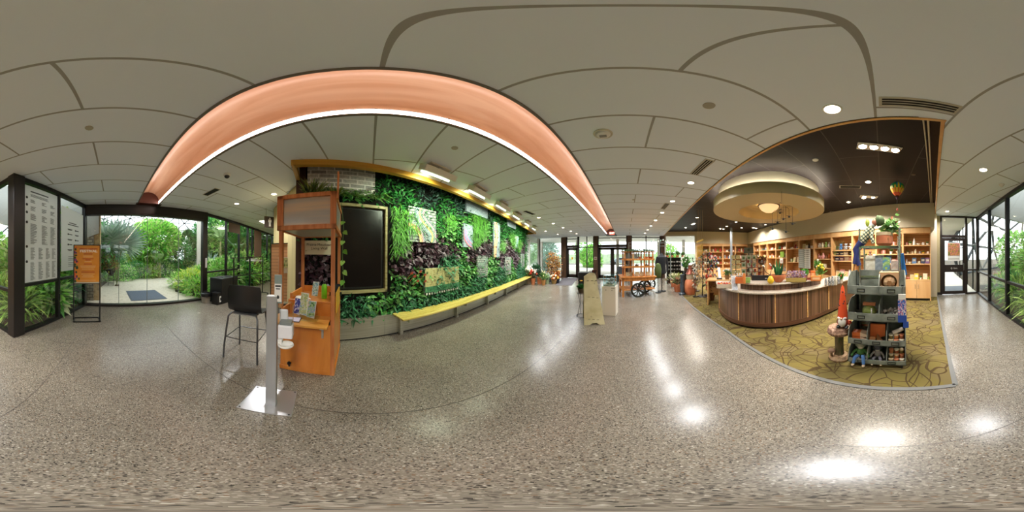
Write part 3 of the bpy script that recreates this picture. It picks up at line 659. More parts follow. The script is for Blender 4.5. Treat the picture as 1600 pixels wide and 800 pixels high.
# white fixtures washing the plant wall
for k, t_ in enumerate((1.62, 2.72, 3.85, 5.0, 6.25, 7.4)):
    f = thing('wall_wash_light', 'white box floodlight aimed at the plants, %s along from the kiosk' % ['first', 'second', 'third', 'fourth', 'fifth', 'sixth'][k], 'spotlight', LW(-1.75, t_, 2.86), A18, 'white floodlights above the living wall')
    b = B(); b.obox((0, 0, 0), (.17, .62, .1), (0, R(28), 0)); b.build('housing', mat('#dcd6c8', .5), f, bev=.008)
    b = B(); b.box(-.03, .06, -.2, .2, .085, .11); b.box(0, .02, -.02, .02, .05, .09); b.build('mount', mat('#cfc8b8', .5), f)
    b = B(); b.obox((-.065, 0, -.03), (.014, .56, .05), (0, R(28), 0)); b.build('tube_lens', mat('#f3ffe8', .5, emit=4), f)
    area_light('wall_wash_lamp', LW(-1.8, t_, 2.77), .5, WALLWASH_W, (.86, 1, .72), (0, R(44), A18), 'RECTANGLE', .08, spread=150)
# bright panel in the hallway ceiling
hp = B().box(-.6, .6, -.3, .3, -.01, 0).build('light_panel', mat('#fff8e6', .5, emit=5)); hp.location = (-5.9, -4.1, CZ - .002); hp.rotation_euler = (0, 0, R(15)); tag(hp, 'flat rectangular light panel in the hallway ceiling by the restroom sign', 'light panel')
area_light('hall_lamp', (-5.9, -4.1, CZ - .05), .8, 25, (1, .93, .8)); area_light('hall_lamp', (-9.5, -5.0, CZ - .05), .8, 25, (1, .93, .8))

# ------------------------------------------------------------------ big drum ring over the counter
RC = (3.28, 2.71); rg = thing('ring_light', 'huge tan double drum ceiling ring with a glowing cove above the counter', 'ceiling ring', (RC[0], RC[1], 0))
DRUM = mat('#c2b38c', .4); DRUMI = mat('#c9ad78', .5)
b = B(); n = 96
def ring(b, r0, r1, z0, z1, n=96):
    a = [(r0 * math.cos(2 * PI * i / n), r0 * math.sin(2 * PI * i / n)) for i in range(n + 1)]; c = [(r1 * math.cos(2 * PI * i / n), r1 * math.sin(2 * PI * i / n)) for i in range(n + 1)]
    for i in range(n):
        q = [c[i], c[i + 1], a[i + 1], a[i]]; vs = [(x, y, z0) for x, y in q] + [(x, y, z1) for x, y in q]
        b.add(vs, [(3, 2, 1, 0), (4, 5, 6, 7), (0, 1, 5, 4), (2, 3, 7, 6)])
    return b
ring(b, .78, 1.42, 2.66, 2.7); ring(b, 1.38, 1.42, 2.7, 2.9); ring(b, .78, .82, 2.7, 2.96); b.build('lower_drum', DRUM, rg, smooth=True)
b = B(); b.cyl((0, 0, 2.95), (0, 0, 2.97), .82, n=64); b.build('inner_dome', DRUMI, rg)
ring(B(), 1.24, 1.29, 2.74, SZ).build('upper_drum', mat('#ddd8c6', .5), rg, smooth=True)
ring(B(), 1.30, 1.345, 2.82, 2.835).build('light_cove', mat('#fff5e2', .5, emit=RING_E), rg)
pn = thing('bowl_pendant', 'cream glass bowl pendant lamp in the middle of the ceiling ring', 'pendant lamp', (RC[0], RC[1], 2.95))
B().lathe([(.02, -.29), (.12, -.27), (.2, -.22), (.26, -.13), (.27, -.1), (.255, -.1), (.19, -.19), (.1, -.24)], 32).build('glass_bowl', mat('#ffdca0', .4, emit=.6), pn, smooth=True)
B().torus((0, 0, -.1), .275, .02, n=40).build('rim', mat('#4a2c1a', .4, .5), pn, smooth=True); B().cyl((0, 0, -.1), (0, 0, 0), .02).build('stem', mat('#4a2c1a', .4, .5), pn)
area_light('pendant_glow', (RC[0], RC[1], 2.84), .3, 14, (1, .8, .5), (PI, 0, 0)); 

# ------------------------------------------------------------------ outdoors : glasshouse garden and entrance side
gm = nmat('garden_ground', ['#4b4030', '#5d5240', '#3a3226'], 6, .95, bump=.2); pm = nmat('path_concrete', ['#c9beab', '#d6ccba', '#bdb19d'], 5, .9, detail=6, bump=.03)
struct(B().prism([(-45, -45), (45, -45), (45, -3.9), (6, -3.9), (1.5, -2.5), (.8, -4.8), (-2.95, -4.8), (-13, -7.7), (-45, -15)], -.16, -.06).build('ground', gm))
path = [(.95, -4.74), (.6, -7.4), (.3, -9.2), (-1.5, -10.3), (-4.2, -10.4), (-7.8, -10.6), (-13, -11.2), (-25, -14), (-25, -11.5), (-13.5, -9.4), (-8.6, -8.9), (-5.2, -8.6), (-3.0, -7.5), (-2.45, -6.2), (-2.95, -4.74)]
struct(B().prism(path[::-1], -.06, -.005).build('path', pm)); 
struct(B().prism([(-50, 11.36), (60, 11.36), (60, 70), (-50, 70)], -.1, -.01).build('ground_entrance', nmat('forecourt', ['#c8c2b6', '#d5d0c6'], 2, .9)))
struct(B().prism([(-11, 11.4), (-11, 17.5), (9, 17.5), (9, 9.6), (6.5, 10.2), (2.8, 11.4)], 3.15, 3.3).build('ceiling_porch', mat('#dedbd4', .7)))
b = B()
for x in (-8.6, -4.6, -.75, 3.1, 5.6): b.box(x - .12, x + .12, 15.0, 15.24, 0, 3.15)
struct(b.build('trim_15', mat('#b9b2a6', .6)))
om = thing('door_mat', 'dark grey entrance mat inside the left entrance door', 'mat', (0, 0, 0)); b = B(); q = [(-3.62, 7.8), (-2.8, 8.1), (-3.35, 11.0), (-4.35, 10.9)]
B().prism(q, 0.001, .014).build('pile', nmat('mat_pile', ['#565356', '#636064'], 40, .95, bump=.3), om)
om = thing('door_mat', 'blue grey ribbed mat on the path outside the sliding glass door', 'mat', (-1.15, -5.95, -.004), R(2)); B().box(-.58, .58, -.72, .72, 0, .012).build('pile', stripe_mat('ribbed_mat', '#667182', '#3f4652', 'X', .04, .4, .95), om)
B().box(-.62, .62, -.76, .76, 0, .006).build('edge', mat('#565c66', .8), om)
# glass dome: geodesic lattice far behind the plants
import bmesh
bm = bmesh.new(); bmesh.ops.create_icosphere(bm, subdivisions=4, radius=26); b = B()
seen = set()
for ed in bm.edges:
    a, c = ed.verts[0].co, ed.verts[1].co
    if a.z < -1 or c.z < -1: continue
    aa = Vector((a.x - 10, a.y - 21, a.z * .62)); cc = Vector((c.x - 10, c.y - 21, c.z * .62))
    if aa.y > -4 and aa.z < 6 or cc.y > -4 and cc.z < 6 or aa.y > 1: continue
    b.cyl(aa, cc, .12, n=4, cap=False)
bm.free(); struct(b.build('glasshouse_dome_frame', mat('#3f4447', .6)))

# ------------------------------------------------------------------ living wall: stainless planter, plants, art, screen, bench
pl = thing('planter_trough', 'long brushed stainless trough planter running under the plant wall', 'planter', (0, 0, 0), A18)
SS = nmat('brushed_steel', ['#a3a28f', '#b4b3a2', '#c2c1b2'], 3, .32, (1, .3, 14), metal=.75)
B().box(-2.62, -2.6, -.35, 9.2, .03, .42).build('front_panel', SS, pl); B().box(-2.66, -2.595, -.36, 9.2, .42, .435).build('rim', SS, pl, bev=.003)
B().box(-2.64, -2.61, -.35, 9.2, 0, .03).build('toe_kick', BLACK, pl); B().box(-2.8, -2.62, -.35, 9.2, .34, .38).build('soil', SOIL, pl)
for t_ in (1.15, 2.7, 4.2, 5.7, 7.2): B().box(-2.599, -2.5985, t_ - .002, t_ + .002, .03, .42).build('panel_seam', mat('#6c6b60', .5), pl)

species = {
 'dark_fern': ('mid green fern and bromeliad leaves packed over the upper plant wall', ['#16411f', '#235c2a', '#2f7a35', '#4d9a4a'], .13, .042, 430),
 'bluegreen': ('dull blue green leaves along the top edge of the plant wall', ['#28453c', '#3b5d53', '#557a6e', '#2a5236'], .13, .034, 420),
 'feathery': ('bright lime feathery fern clumps hanging on the plant wall', ['#3f7a22', '#55942c', '#68a53a', '#336d20'], .12, .011, 2300),
 'purple': ('dark purple and silver leaves across the middle of the plant wall', ['#2a1822', '#3d2230', '#5a3c4a', '#8b7a86', '#241418'], .10, .072, 430),
 'broad': ('mid green broad oval leaves over the lower plant wall', ['#1d5a26', '#2f7d33', '#5aa04a', '#8fc074', '#24481f'], .10, .056, 470),
 'palmate': ('deep green cut leaves spilling over the steel planter rim', ['#1c5230', '#2b6e42', '#4b9163', '#1a4527'], .13, .03, 700)}
pts = [(.6, 2.75, 'dark_fern', .6), (1.45, 2.8, 'dark_fern', .7), (2.2, 2.95, 'bluegreen', .5), (3.0, 2.95, 'bluegreen', .5), (2.7, 2.65, 'dark_fern', .6), (4.7, 3.0, 'bluegreen', .4), (5.3, 2.8, 'dark_fern', .6),
       (6.2, 2.6, 'dark_fern', .6), (7.6, 2.8, 'dark_fern', .7), (8.6, 2.7, 'dark_fern', .8), (1.4, 2.25, 'feathery', .42), (1.35, 1.75, 'feathery', .3), (2.75, 2.45, 'feathery', .33), (4.1, 2.3, 'feathery', .52),
       (6.5, 2.35, 'feathery', .4), (5.7, 1.95, 'feathery', .22), (7.6, 2.2, 'feathery', .3), (3.3, 2.3, 'broad', .4), (3.0, 1.95, 'broad', .5), (4.7, 2.3, 'broad', .4), (1.5, 1.35, 'purple', .35), (1.9, 1.58, 'purple', .42), (2.4, 1.6, 'purple', .35), (2.9, 1.68, 'purple', .35),
       (4.4, 1.85, 'purple', .5), (3.7, 1.5, 'purple', .3), (6.2, 1.95, 'purple', .45), (5.6, 1.4, 'purple', .35), (8.2, 2.0, 'purple', .4), (7.2, 1.2, 'purple', .35), (2.8, 1.4, 'palmate', .35), (1.3, .9, 'broad', .5), (1.9, .9, 'broad', .4), (3.5, 1.1, 'broad', .5), (3.9, .7, 'palmate', .4),
       (4.9, 1.1, 'broad', .5), (5.4, .8, 'palmate', .4), (6.8, .8, 'broad', .5), (7.5, .8, 'palmate', .4), (8.6, 1.2, 'broad', .6), (8.2, .7, 'palmate', .4), (.5, .62, 'palmate', .45), (1.1, .55, 'broad', .3), (1.7, .55, 'palmate', .35), (2.5, .55, 'palmate', .45), (3.2, .6, 'palmate', .3), (0, 1.2, 'purple', .5), (0, 2.2, 'dark_fern', .5), (-.1, .6, 'broad', .4), (.6, 2.55, 'broad', .2)]
PT = np.array([(a, b_) for a, b_, c, d in pts]); WT = np.array([d for *_, d in pts]); SPN = [c for _, _, c, _ in pts]
holes = [(.22, 1.3, .82, 2.5), (-.3, 1.0, 2.62, 3.3), (3.4, 4.5, 2.78, 3.3), (6.1, 7.1, 2.84, 3.3)]
for sname, (lab, cols, L_, w_, dens) in species.items():
    n = int(9.5 * 2.85 * dens * (1.35 if sname != 'feathery' else 1)); P = np.stack([RS.rand(n) * 9.45 - .27, RS.rand(n) * 2.82 + .36], 1)
    q = P + RS.normal(size=P.shape) * .05
    dd = np.hypot(q[:, None, 0] - PT[None, :, 0], (q[:, None, 1] - PT[None, :, 1]) * 1.15) / WT[None]; k = dd.argmin(1)
    ok = np.array([SPN[i] == sname for i in k])
    for (a, c, e_, f_) in holes: ok &= ~((P[:, 0] > a) & (P[:, 0] < c) & (P[:, 1] > e_) & (P[:, 1] < f_))
    P = P[ok]; n = len(P)
    X = -2.8 + .03 + RS.rand(n) * .14; 
    if sname == 'feathery': X += .05 + .05 * RS.rand(n)
    if sname == 'palmate': X += .04
    d = rnd(n) * .75; d[:, 0] = np.abs(d[:, 0]) * .7 + .25; d[:, 2] += (.25 if sname != 'feathery' else -.75)
    Nn = rnd(n) * .45; Nn[:, 0] += .9; Nn[:, 2] += .5
    o = leafmesh('living_' + {'dark_fern': 'ferns', 'bluegreen': 'blue_leaves', 'feathery': 'feathery_ferns', 'purple': 'purple_leaves', 'broad': 'oval_leaves', 'palmate': 'cut_leaves'}[sname], np.stack([X, P[:, 0], P[:, 1]], 1), d, Nn, L_ * (.6 + .8 * RS.rand(n)), w_ * (.6 + .8 * RS.rand(n)), leafmat(sname, cols, gain=1.15), droop=.3)
    o.rotation_euler = (0, 0, A18); tag(o, lab, 'wall plants', kind='stuff')
# long strap leaves above the screen
n = 260; P = np.stack([-2.72 + .08 * RS.rand(n), .1 + 1.1 * RS.rand(n), 2.54 + .12 * RS.rand(n)], 1); d = rnd(n) * .8; d[:, 0] = np.abs(d[:, 0]) + .2; d[:, 2] = np.abs(d[:, 2]) + .2
o = leafmesh('spider_plants', P, d, rnd(n) + np.array([.3, 0, 1]), .16 + .1 * RS.rand(n), .014 + .008 * RS.rand(n), leafmat('strap', ['#4f8a34', '#7db04c', '#a9cc7a', '#2f6528']), droop=.8); o.rotation_euler = (0, 0, A18)
tag(o, 'row of arching pale green spider plants above the black screen', 'wall plants', kind='stuff')
for k, (t_, z_) in enumerate([(1.72, 1.12), (1.86, 1.2), (1.8, 1.02), (1.97, 1.13), (1.98, 1.0), (1.66, 1.18)]):
    b = B(); b.leaf((0, 0, 0), (.4, .3, .5), (1, 0, .3), .07, .055, .1); b.tube([(.01, .01, .01), (.04, .015, .05)], .004, 5); b.tube([(-.12, -.03, -.12), (0, 0, 0)], .003, 4)
    o = b.build('anthurium_flower', mat('#e8705c', .35)); o.location = LW(-2.56, t_, z_); o.rotation_euler = (0, 0, A18); tag(o, 'salmon pink anthurium flower on the plant wall beside the garden landscape panel', 'flower', 'salmon anthurium flowers')
# screen
tv = thing('display_screen', 'tall black portrait screen in a tan wooden frame set in the plant wall', 'screen', LW(-2.72, .74, 1.65), A18)
b = B(); hw, hh = .5, .79
b.box(-.06, .03, -hw, hw, hh - .055, hh); b.box(-.06, .03, -hw, hw, -hh, -hh + .055); b.box(-.06, .03, -hw, -hw + .045, -hh, hh); b.box(-.06, .03, hw - .045, hw, -hh, hh)
b.build('frame', nmat('weathered_frame', ['#7d7145', '#9a8f63', '#aba074'], 4, .6, (1, 1, 8)), tv, bev=.004)
B().box(-.06, -.04, -hw + .04, hw - .04, -hh + .05, hh - .05).build('backboard', BLACK, tv)
b = B(); b.box(-.04, .005, -.40, .40, -.70, .70); b.build('bezel', mat('#2a2e2f', .35, .4), tv, bev=.006); B().box(.0, .008, -.385, .385, -.675, .685).build('glass_panel', mat('#050404', .3, spec=.25), tv)
# mosaic panels
def art(t0, t1, z0, z1, m_, label, deco=None, d=-2.6):
    t = thing('mosaic_panel', label, 'wall art', LW(d, (t0 + t1) / 2, (z0 + z1) / 2), A18, 'brick mosaic panels on the living wall')
    w, h = (t1 - t0) / 2, (z1 - z0) / 2
    B().box(-.05, 0, -w, w, -h, h).build('brick_face', m_, t)
    if deco: deco(t, w, h)
    return t
WB = brick_mat('whitewashed_brick', '#b9b7b2', '#8e8b88', '#dedbd6', .26, .085); WS = brick_mat('small_white_brick', '#a6aaa4', '#8a918b', '#59625e', .13, .062); WS2 = brick_mat('pale_glass_brick', '#9fa9b2', '#8792a0', '#6d7883', .1, .04, ms=.006)
art(-.17, .98, 2.6, 3.18, WB, 'whitewashed brick panel above the black screen', d=-2.66)
def ribbons(cols, path, wd):
    def f(t, w, h):
        for k, c in enumerate(cols):
            b = B(); off = (k - (len(cols) - 1) / 2) * wd; L_ = []; Rr = []
            for i in range(25):
                s_ = i / 24; y, z = path(s_, w, h); y2, z2 = path(min(1, s_ + .01), w, h); y1, z1 = path(max(0, s_ - .01), w, h); l = math.hypot(y2 - y1, z2 - z1) or 1; ny, nz = -(z2 - z1) / l, (y2 - y1) / l
                cl = lambda a, m_: max(-m_, min(m_, a))
                L_.append((cl(y + ny * (off - wd / 2), w), cl(z + nz * (off - wd / 2), h))); Rr.append((cl(y + ny * (off + wd / 2), w), cl(z + nz * (off + wd / 2), h)))
            for i in range(24):
                q = [L_[i], L_[i + 1], Rr[i + 1], Rr[i]]; b.add([(.0, y, z) for y, z in q] + [(.012, y, z) for y, z in q], [(0, 1, 2, 3), (7, 6, 5, 4), (0, 4, 5, 1), (1, 5, 6, 2), (2, 6, 7, 3), (3, 7, 4, 0)])
            b.build('glass_ribbon', brick_mat('ribbon_%s' % c, '#' + c, '#' + c, '#c8ccc4', .05, .03, ms=.0025), t)
    return f
def spath(s, w, h): return (-.1 * w + .75 * w * s + .28 * w * math.sin(s * 2 * PI) * -1, h - 2 * h * s)
def deco_snake(t, w, h):
    ribbons(['46606a', '6f8790', 'b9a94a', '4d6c66', 'a07c8c', '3d5560'], spath, .045)(t, w, h)
    ribbons(['d6c06a', 'c77a55', '8d7a8f', '3f5663'], lambda s, w, h: (-w + (.42 + .0) * math.sin(s * PI / 2) * .8, -h + .36 * math.cos(s * PI / 2)), .04)(t, w, h)
art(1.63, 2.32, 1.8, 2.5, WS, 'white brick mosaic with a winding multicoloured road beside the bright fern', deco_snake)
art(3.38, 4.5, 2.74, 3.16, WS2, 'blank white brick panel at the top of the plant wall, nearer the kiosk')
def deco_land(t, w, h):
    B().box(0, .008, -w, w, -.1, h).build('golden_field', nmat('gold_field', ['#8d8a4a', '#bfb784', '#7b6a33'], 12, .6, (1, 1, 5)), t)
    B().box(0, .010, -w, w, -.22, -.1).build('green_band', nmat('green_band', ['#234a3a', '#3d7a55', '#5a9a6a'], 14, .6), t)
    b = B(); 
    for k in range(14): b.box(.008, .014, -w + .02 + k * (2 * w - .04) / 14, -w + .0 + (k + .75) * (2 * w - .04) / 14, -h + .01, -h + .05)
    b.build('white_fence', WHITE, t); B().box(0, .006, -w, w, -h, -.22).build('dark_band', mat('#23291f', .7), t)
art(2.03, 3.08, .7, 1.27, WS, 'wide mosaic of a golden field over dark green trees', deco_land)
def deco_bits(cols, n, region):
    def f(t, w, h):
        r_ = random.Random(len(cols) * 7 + n)
        for c in cols:
            b = B()
            for k in range(n):
                y = w * r_.uniform(*region[0]); z = h * r_.uniform(*region[1]); a = .5 * (y / w); b.obox((.004, y, z), (.01, .06, .022), (r_.uniform(-.5, .5), 0, 0))
            b.build('glass_shards', mat('#' + c, .3), t)
    return f
art(3.27, 3.68, 1.77, 2.38, WS2, 'white mosaic panel with pink and blue swirls', lambda t, w, h: (ribbons(['c0507a', '5f6fae', 'b05a9a', '6f7fbe'], lambda s, w, h: (-w * .7 + 1.5 * w * s ** 2, h * .5 - 1.3 * h * s ** .6), .05)(t, w, h)))
art(3.92, 4.5, .9, 1.55, WS, 'white mosaic panel with a dark green leafy curve', lambda t, w, h: ribbons(['39524a', '55766a'], lambda s, w, h: (-w * .9 + 1.8 * w * s, -.1 * h + .55 * h * s + .15 * h * math.sin(s * 9)), .07)(t, w, h))
art(4.9, 5.4, 1.5, 2.74, WS2, 'tall narrow mosaic panel with orange streaks', lambda t, w, h: ribbons(['c98a5a', 'd8a070', 'b5793f'], lambda s, w, h: (-w * .45 + .25 * w * math.sin(s * 5), h - 2 * h * s), .07)(t, w, h))
art(6.1, 7.1, 2.8, 3.12, WS2, 'blank white brick panel at the top of the plant wall, nearer the entrance')
art(7.0, 7.5, 1.95, 2.5, WS, 'small white mosaic panel with a blue feather shape', lambda t, w, h: ribbons(['4a7a96', '2f5a70', '7fa0a8'], lambda s, w, h: (-w * .5 + w * s, -h * .8 + 1.6 * h * s), .05)(t, w, h))
art(5.85, 6.5, .8, 1.52, WS, 'white mosaic panel with grey and brown animal shapes', lambda t, w, h: (ribbons(['6f6862', '8d8279'], lambda s, w, h: (-w * .6 + w * s, h * .25 + .2 * h * math.sin(s * PI)), .07)(t, w, h), ribbons(['5b5650'], lambda s, w, h: (-w * .7 + 1.3 * w * s, -h * .5), .07)(t, w, h)))
art(7.8, 8.45, .95, 1.68, WS, 'white mosaic panel with a black bird shape nearest the bench end', lambda t, w, h: ribbons(['2f3336', '4a5055'], lambda s, w, h: (-w * .1 + .3 * w * s, h * .7 - 1.3 * h * s), .07)(t, w, h))
sg = thing('title_sign', 'cream Living Wall title sign among purple leaves, seen through the kiosk', 'sign', LW(-2.55, .03, 1.64), A18); B().box(-.01, 0, -.24, .24, -.11, .11).build('board', mat('#cfc8b0', .5), sg)
text('lettering', 'Prairie Meadows\nLiving Wall', .058, INKD, sg, (.003, 0, .015), (R(90), 0, R(90)))
# bench
bn = thing('slatted_bench', 'long yellow slatted wooden bench cantilevered from the steel planter', 'bench', (0, 0, 0), A18)
YW = nmat('yellow_cedar', ['#b8a24c', '#cdb65e', '#d9c474'], 3, .5, (3, .4, 3)); 
for k in range(4): B().box(-2.60 + k * .098, -2.60 + k * .098 + .085, 1.3, 8.8, .425, .455).build('slat', YW, bn, bev=.003)
for t_ in (1.45, 2.95, 4.4, 5.85, 7.3, 8.7):
    b = B(); b.box(-2.6, -2.52, t_ - .03, t_ + .03, 0, .40); b.box(-2.6, -2.24, t_ - .02, t_ + .02, .36, .425); b.build('bracket', SS, bn)
# glass display beyond the planting
gd = thing('display_case', 'tall pale glass display case with white flowers past the end of the plant wall', 'display case', (0, 0, 0), A18)
b = B(); b.box(-2.78, -2.7, 9.9, 9.98, .4, 2.6); b.box(-2.78, -2.7, 12.2, 12.28, .4, 2.6); b.box(-2.78, -2.7, 9.9, 12.28, 2.55, 2.6); b.box(-2.78, -2.7, 9.9, 12.28, .4, .5); b.build('frame', WHITE, gd); B().box(-2.715, -2.708, 9.98, 12.2, .5, 2.55).build('glass', GLASS, gd)
B().box(-2.77, -2.75, 9.98, 12.2, .5, 2.55).build('back', mat('#9fb5a5', .4), gd)

# ------------------------------------------------------------------ kiosk
kz = R(6); K = thing('wooden_kiosk', 'tall open cedar and plywood welcome kiosk with a frosted sign box on top', 'kiosk', (-1.6, -.655, 0), kz); K.scale = (1, .9, 1)
# local: +x towards the viewer face, y from -.33 to .33
KD = -.78
b = B(); b.box(KD, 0, -.34, .34, .0, .075); b.build('plinth', PLY, K, bev=.006)
b = B(); b.box(-.02, 0, -.30, .29, .075, .74); b.box(KD, 0, .30, .325, .075, .9); b.box(KD, 0, -.325, -.30, .075, .9); b.build('body_panel', PLY, K)
for (x, y) in ((0, .29), (0, -.36), (KD, .29), (KD, -.33)):
    B().box(x - .05 if x == 0 else x, x + .005 if x == 0 else x + .05, y - .0, y + .045, .0 if y > 0 else .9, 2.17).build('post', CEDAR, K, bev=.003)
B().box(-.26, .12, -.43, .27, .745, .77).build('desk_shelf', nmat('amber_desk', ['#c98a32', '#d99b42', '#e3ab57'], 2, .35, (2, .5, 1), coat=.2), K, bev=.004)
B().box(KD, -.22, -.33, .33, .93, .955).build('counter_top', PLY, K, bev=.004); B().box(-.24, -.22, -.33, .33, .77, .93).build('riser', PLY, K); B().box(KD, -.28, -.33, -.30, .955, 1.02).box(KD, KD + .02, -.33, .33, .955, 1.05).build('ledge', PLY, K)
b = B(); b.box(-.26, -.235, .18, .2, .77, .96); b.build('batten', PLY, K)
b = B(); 
for y in (-.25, .2): b = B(); b.box(0, .012, y - .012, y + .012, .58, .745); b.box(0, .1, y - .012, y + .012, .728, .745); b.build('shelf_bracket', STEEL, K)
b = B(); b.cyl((.01, -.2, .14), (.03, -.2, .14), .024); b.box(.005, .02, -.21, -.19, .08, .13); b.cyl((.03, -.2, .14), (.045, -.2, .14), .014); b.build('hose_outlet', BLACK, K)
b = B(); zt, zb = 2.205, 1.84
b.box(KD - .02, .02, -.38, -.33, zt - .05, zt); b.box(KD - .02, .02, .31, .35, zt - .05, zt); b.box(-.03, .02, -.38, .35, zt - .05, zt); b.box(KD - .02, KD + .03, -.38, .35, zt - .05, zt)
b.box(KD - .02, .02, -.38, -.33, zb - .05, zb); b.box(KD - .02, .02, .31, .35, zb - .05, zb); b.box(-.03, .02, -.38, .35, zb - .05, zb); b.box(KD - .02, KD + .03, -.38, .35, zb - .05, zb)
b.box(-.03, .02, -.38, -.30, zb, zt); b.box(-.03, .02, .28, .35, zb, zt); b.build('sign_box_frame', CEDAR, K, bev=.004)
B().box(-.015, -.005, -.31, .29, zb, zt - .05).box(KD, -.01, .32, .33, zb, zt - .05).box(KD, -.01, -.36, -.35, zb, zt - .05).box(KD, KD + .01, -.36, .33, zb, zt - .05).build('frosted_panel', nmat('frosted_polycarbonate', ['#9c9a96', '#c2a98e', '#a39f9a', '#8b8d8f'], 1.4, .3, (1, .2, 5), metal=.3, lo=.25, hi=.75), K)
B().box(KD, -.01, -.35, .33, zb - .04, zb - .03).build('underside_panel', mat('#9fa79f', .4, .2), K)
B().obox((.03, .37, 2.27), (.035, .02, .35), (0, R(-7), 0)).build('side_arm', CEDAR, K)
B().box(-.5, -.1, .335, .35, .86, 1.1).build('side_flap', mat('#d9a53a', .4), K, bev=.01)
def grass_plant(name, label, loc, n, L, w, cols, cat='plant', droop=.7, spread=.6, par=None, grp=None):
    t = thing(name, label, cat, loc, 0, grp); d = rnd(n) * spread; d[:, 2] = np.abs(d[:, 2]) + .55
    leafmesh('leaves', RS.normal(size=(n, 3)) * np.array([.03, .03, .0]), d, rnd(n) + np.array([0, 0, .6]), L * (.6 + .6 * RS.rand(n)), w * (.7 + .5 * RS.rand(n)), leafmat(name + '_leaf' + cols[0], cols), t, droop=droop); return t
g = grass_plant('strap_leaf_plant', 'spiky green strap leaf plant in a trough on the kiosk roof', (-1.95, -.72, 2.3), 150, .33, .022, ['#3f5a22', '#6a8435', '#97a558', '#2b3f18'], droop=.25)
B().box(-.08, .08, -.22, .22, -.06, .02).build('trough', BLACKPL, g)
g = grass_plant('strap_leaf_plant', 'smaller strap leaf plant on the kiosk roof near its right arm', (-1.9, -.42, 2.27), 60, .18, .02, ['#5a7a2a', '#86a04a', '#3f5a22'], droop=.25); B().lathe([(.05, -.03), (.06, .03)], 14).build('pot', BLACKPL, g)
vn = thing('pothos_vine', 'pothos vine hanging down the right side of the kiosk beside the screen', 'plant', (-2.02, -.36, 2.2)); b = B(); b.tube([(0, 0, 0), (.0, .03, -.3), (.02, .02, -.7), (0, .04, -1.1)], .004, 5); b.build('stem', mat('#4b6b2a'), vn, smooth=True)
b = B()
for k, z in enumerate((-.25, -.38, -.5, -.62, -.75, -.88, -1.0)): b.leaf((0, .03, z), (.5, .5 if k % 2 else -.1, -.3), (1, 0, .3), .09, .065, .2)
b.build('leaves', leafmat('pothos', ['#5f9a3a', '#7fb84a', '#9fce6a']), vn)

# things on the kiosk
def card(name, label, cat, loc, rz, w, h, cols, tilt=-12, thick=.006, grp=None, scale=30):
    t = thing(name, label, cat, loc, rz, grp); 
    B().obox((0, 0, h / 2), (w, thick, h), (R(tilt), 0, 0)).build('board', WHITE if thick < .02 else mat('#d9d4c8'), t)
    B().obox((0, -thick / 2 - .0015, h / 2), (w * .94, .001, h * .94), (R(tilt), 0, 0)).build('printed_face', nmat('print_' + ''.join(cols), cols, scale, .5, lo=.38, hi=.62), t); return t
kp = lambda x, y, z: (-1.6 + x * math.cos(kz) - y * math.sin(kz), -.62 + x * math.sin(kz) + y * math.cos(kz), z)
bt = thing('water_bottle', 'bright green metal water bottle with a black cap on the kiosk counter', 'bottle', kp(-.4, .09, .955)); B().lathe([(.034, 0), (.036, .01), (.036, .15), (.03, .175), (.018, .19)], 24).build('body', mat('#76c01e', .3, .3), bt, smooth=True); B().lathe([(.015, .19), (.015, .215), (.01, .22)], 16).build('cap', BLACKPL, bt, smooth=True)
B().torus((0, 0, .235), .014, .003, 'X').build('loop', GREYMET, bt, smooth=True); b = B()
for i in range(5):
    for j_ in range(2): b.cyl((.0355, -.02 + .01 * i, .03 + .02 * j_), (.0375, -.02 + .01 * i, .03 + .02 * j_), .003, n=6)
b.build('punched_dots', mat('#244a0a'), bt)
card('leaflet', 'blue and white leaflet leaning behind the green bottle', 'leaflet', kp(-.5, -.05, .955), R(80), .09, .2, ['#6fa6b8', '#d9e6df', '#4b8a5a'], -14)
card('map_leaflet', 'tall cream garden map in the clear holder on the kiosk desk', 'leaflet', kp(-.14, -.1, .80), R(75), .11, .27, ['#c9c48a', '#8fae6a', '#e3ddb9', '#7aa3b5'], -10)
card('brochure', 'narrow photo brochure in the clear holder beside the garden map', 'brochure', kp(-.1, -.0, .79), R(80), .1, .2, ['#3f6a3a', '#a8c07a', '#5a83a8', '#c9b0a0'], -16)
card('brochure', 'dark blue brochure standing behind the garden map', 'brochure', kp(-.2, -.2, .775), R(70), .1, .21, ['#1f2f7a', '#2c3fa0', '#d8dce8'], -8)
hd = thing('leaflet_holder', 'clear acrylic stand holding the garden map and brochures', 'holder', kp(-.08, -.05, .772), kz); b = B(); b.box(-.12, .08, -.12, .13, 0, .004); b.obox((-.06, 0, .07), (.004, .22, .14), (0, R(15), 0)); b.obox((.03, 0, .05), (.004, .22, .1), (0, R(15), 0)); b.build('acrylic', GLASS, hd)
pp = thing('paper_stack', 'loose sheets of white paper on the kiosk counter', 'paper', kp(-.35, -.2, .956), R(30)); b = B(); b.obox((0, 0, .002), (.2, .14, .003)); b.obox((.03, .02, .005), (.2, .14, .003), (0, 0, .2)); b.build('sheets', WHITE, pp)
pp = thing('open_book', 'dark blue notebook lying open on the kiosk desk', 'notebook', kp(.0, -.2, .7705), R(15)); B().obox((0, 0, .004), (.13, .2, .008)).build('cover', mat('#2a2340', .4), pp); B().obox((0, .0, .0095), (.12, .19, .003)).build('pages', mat('#cfc7dd', .6), pp)
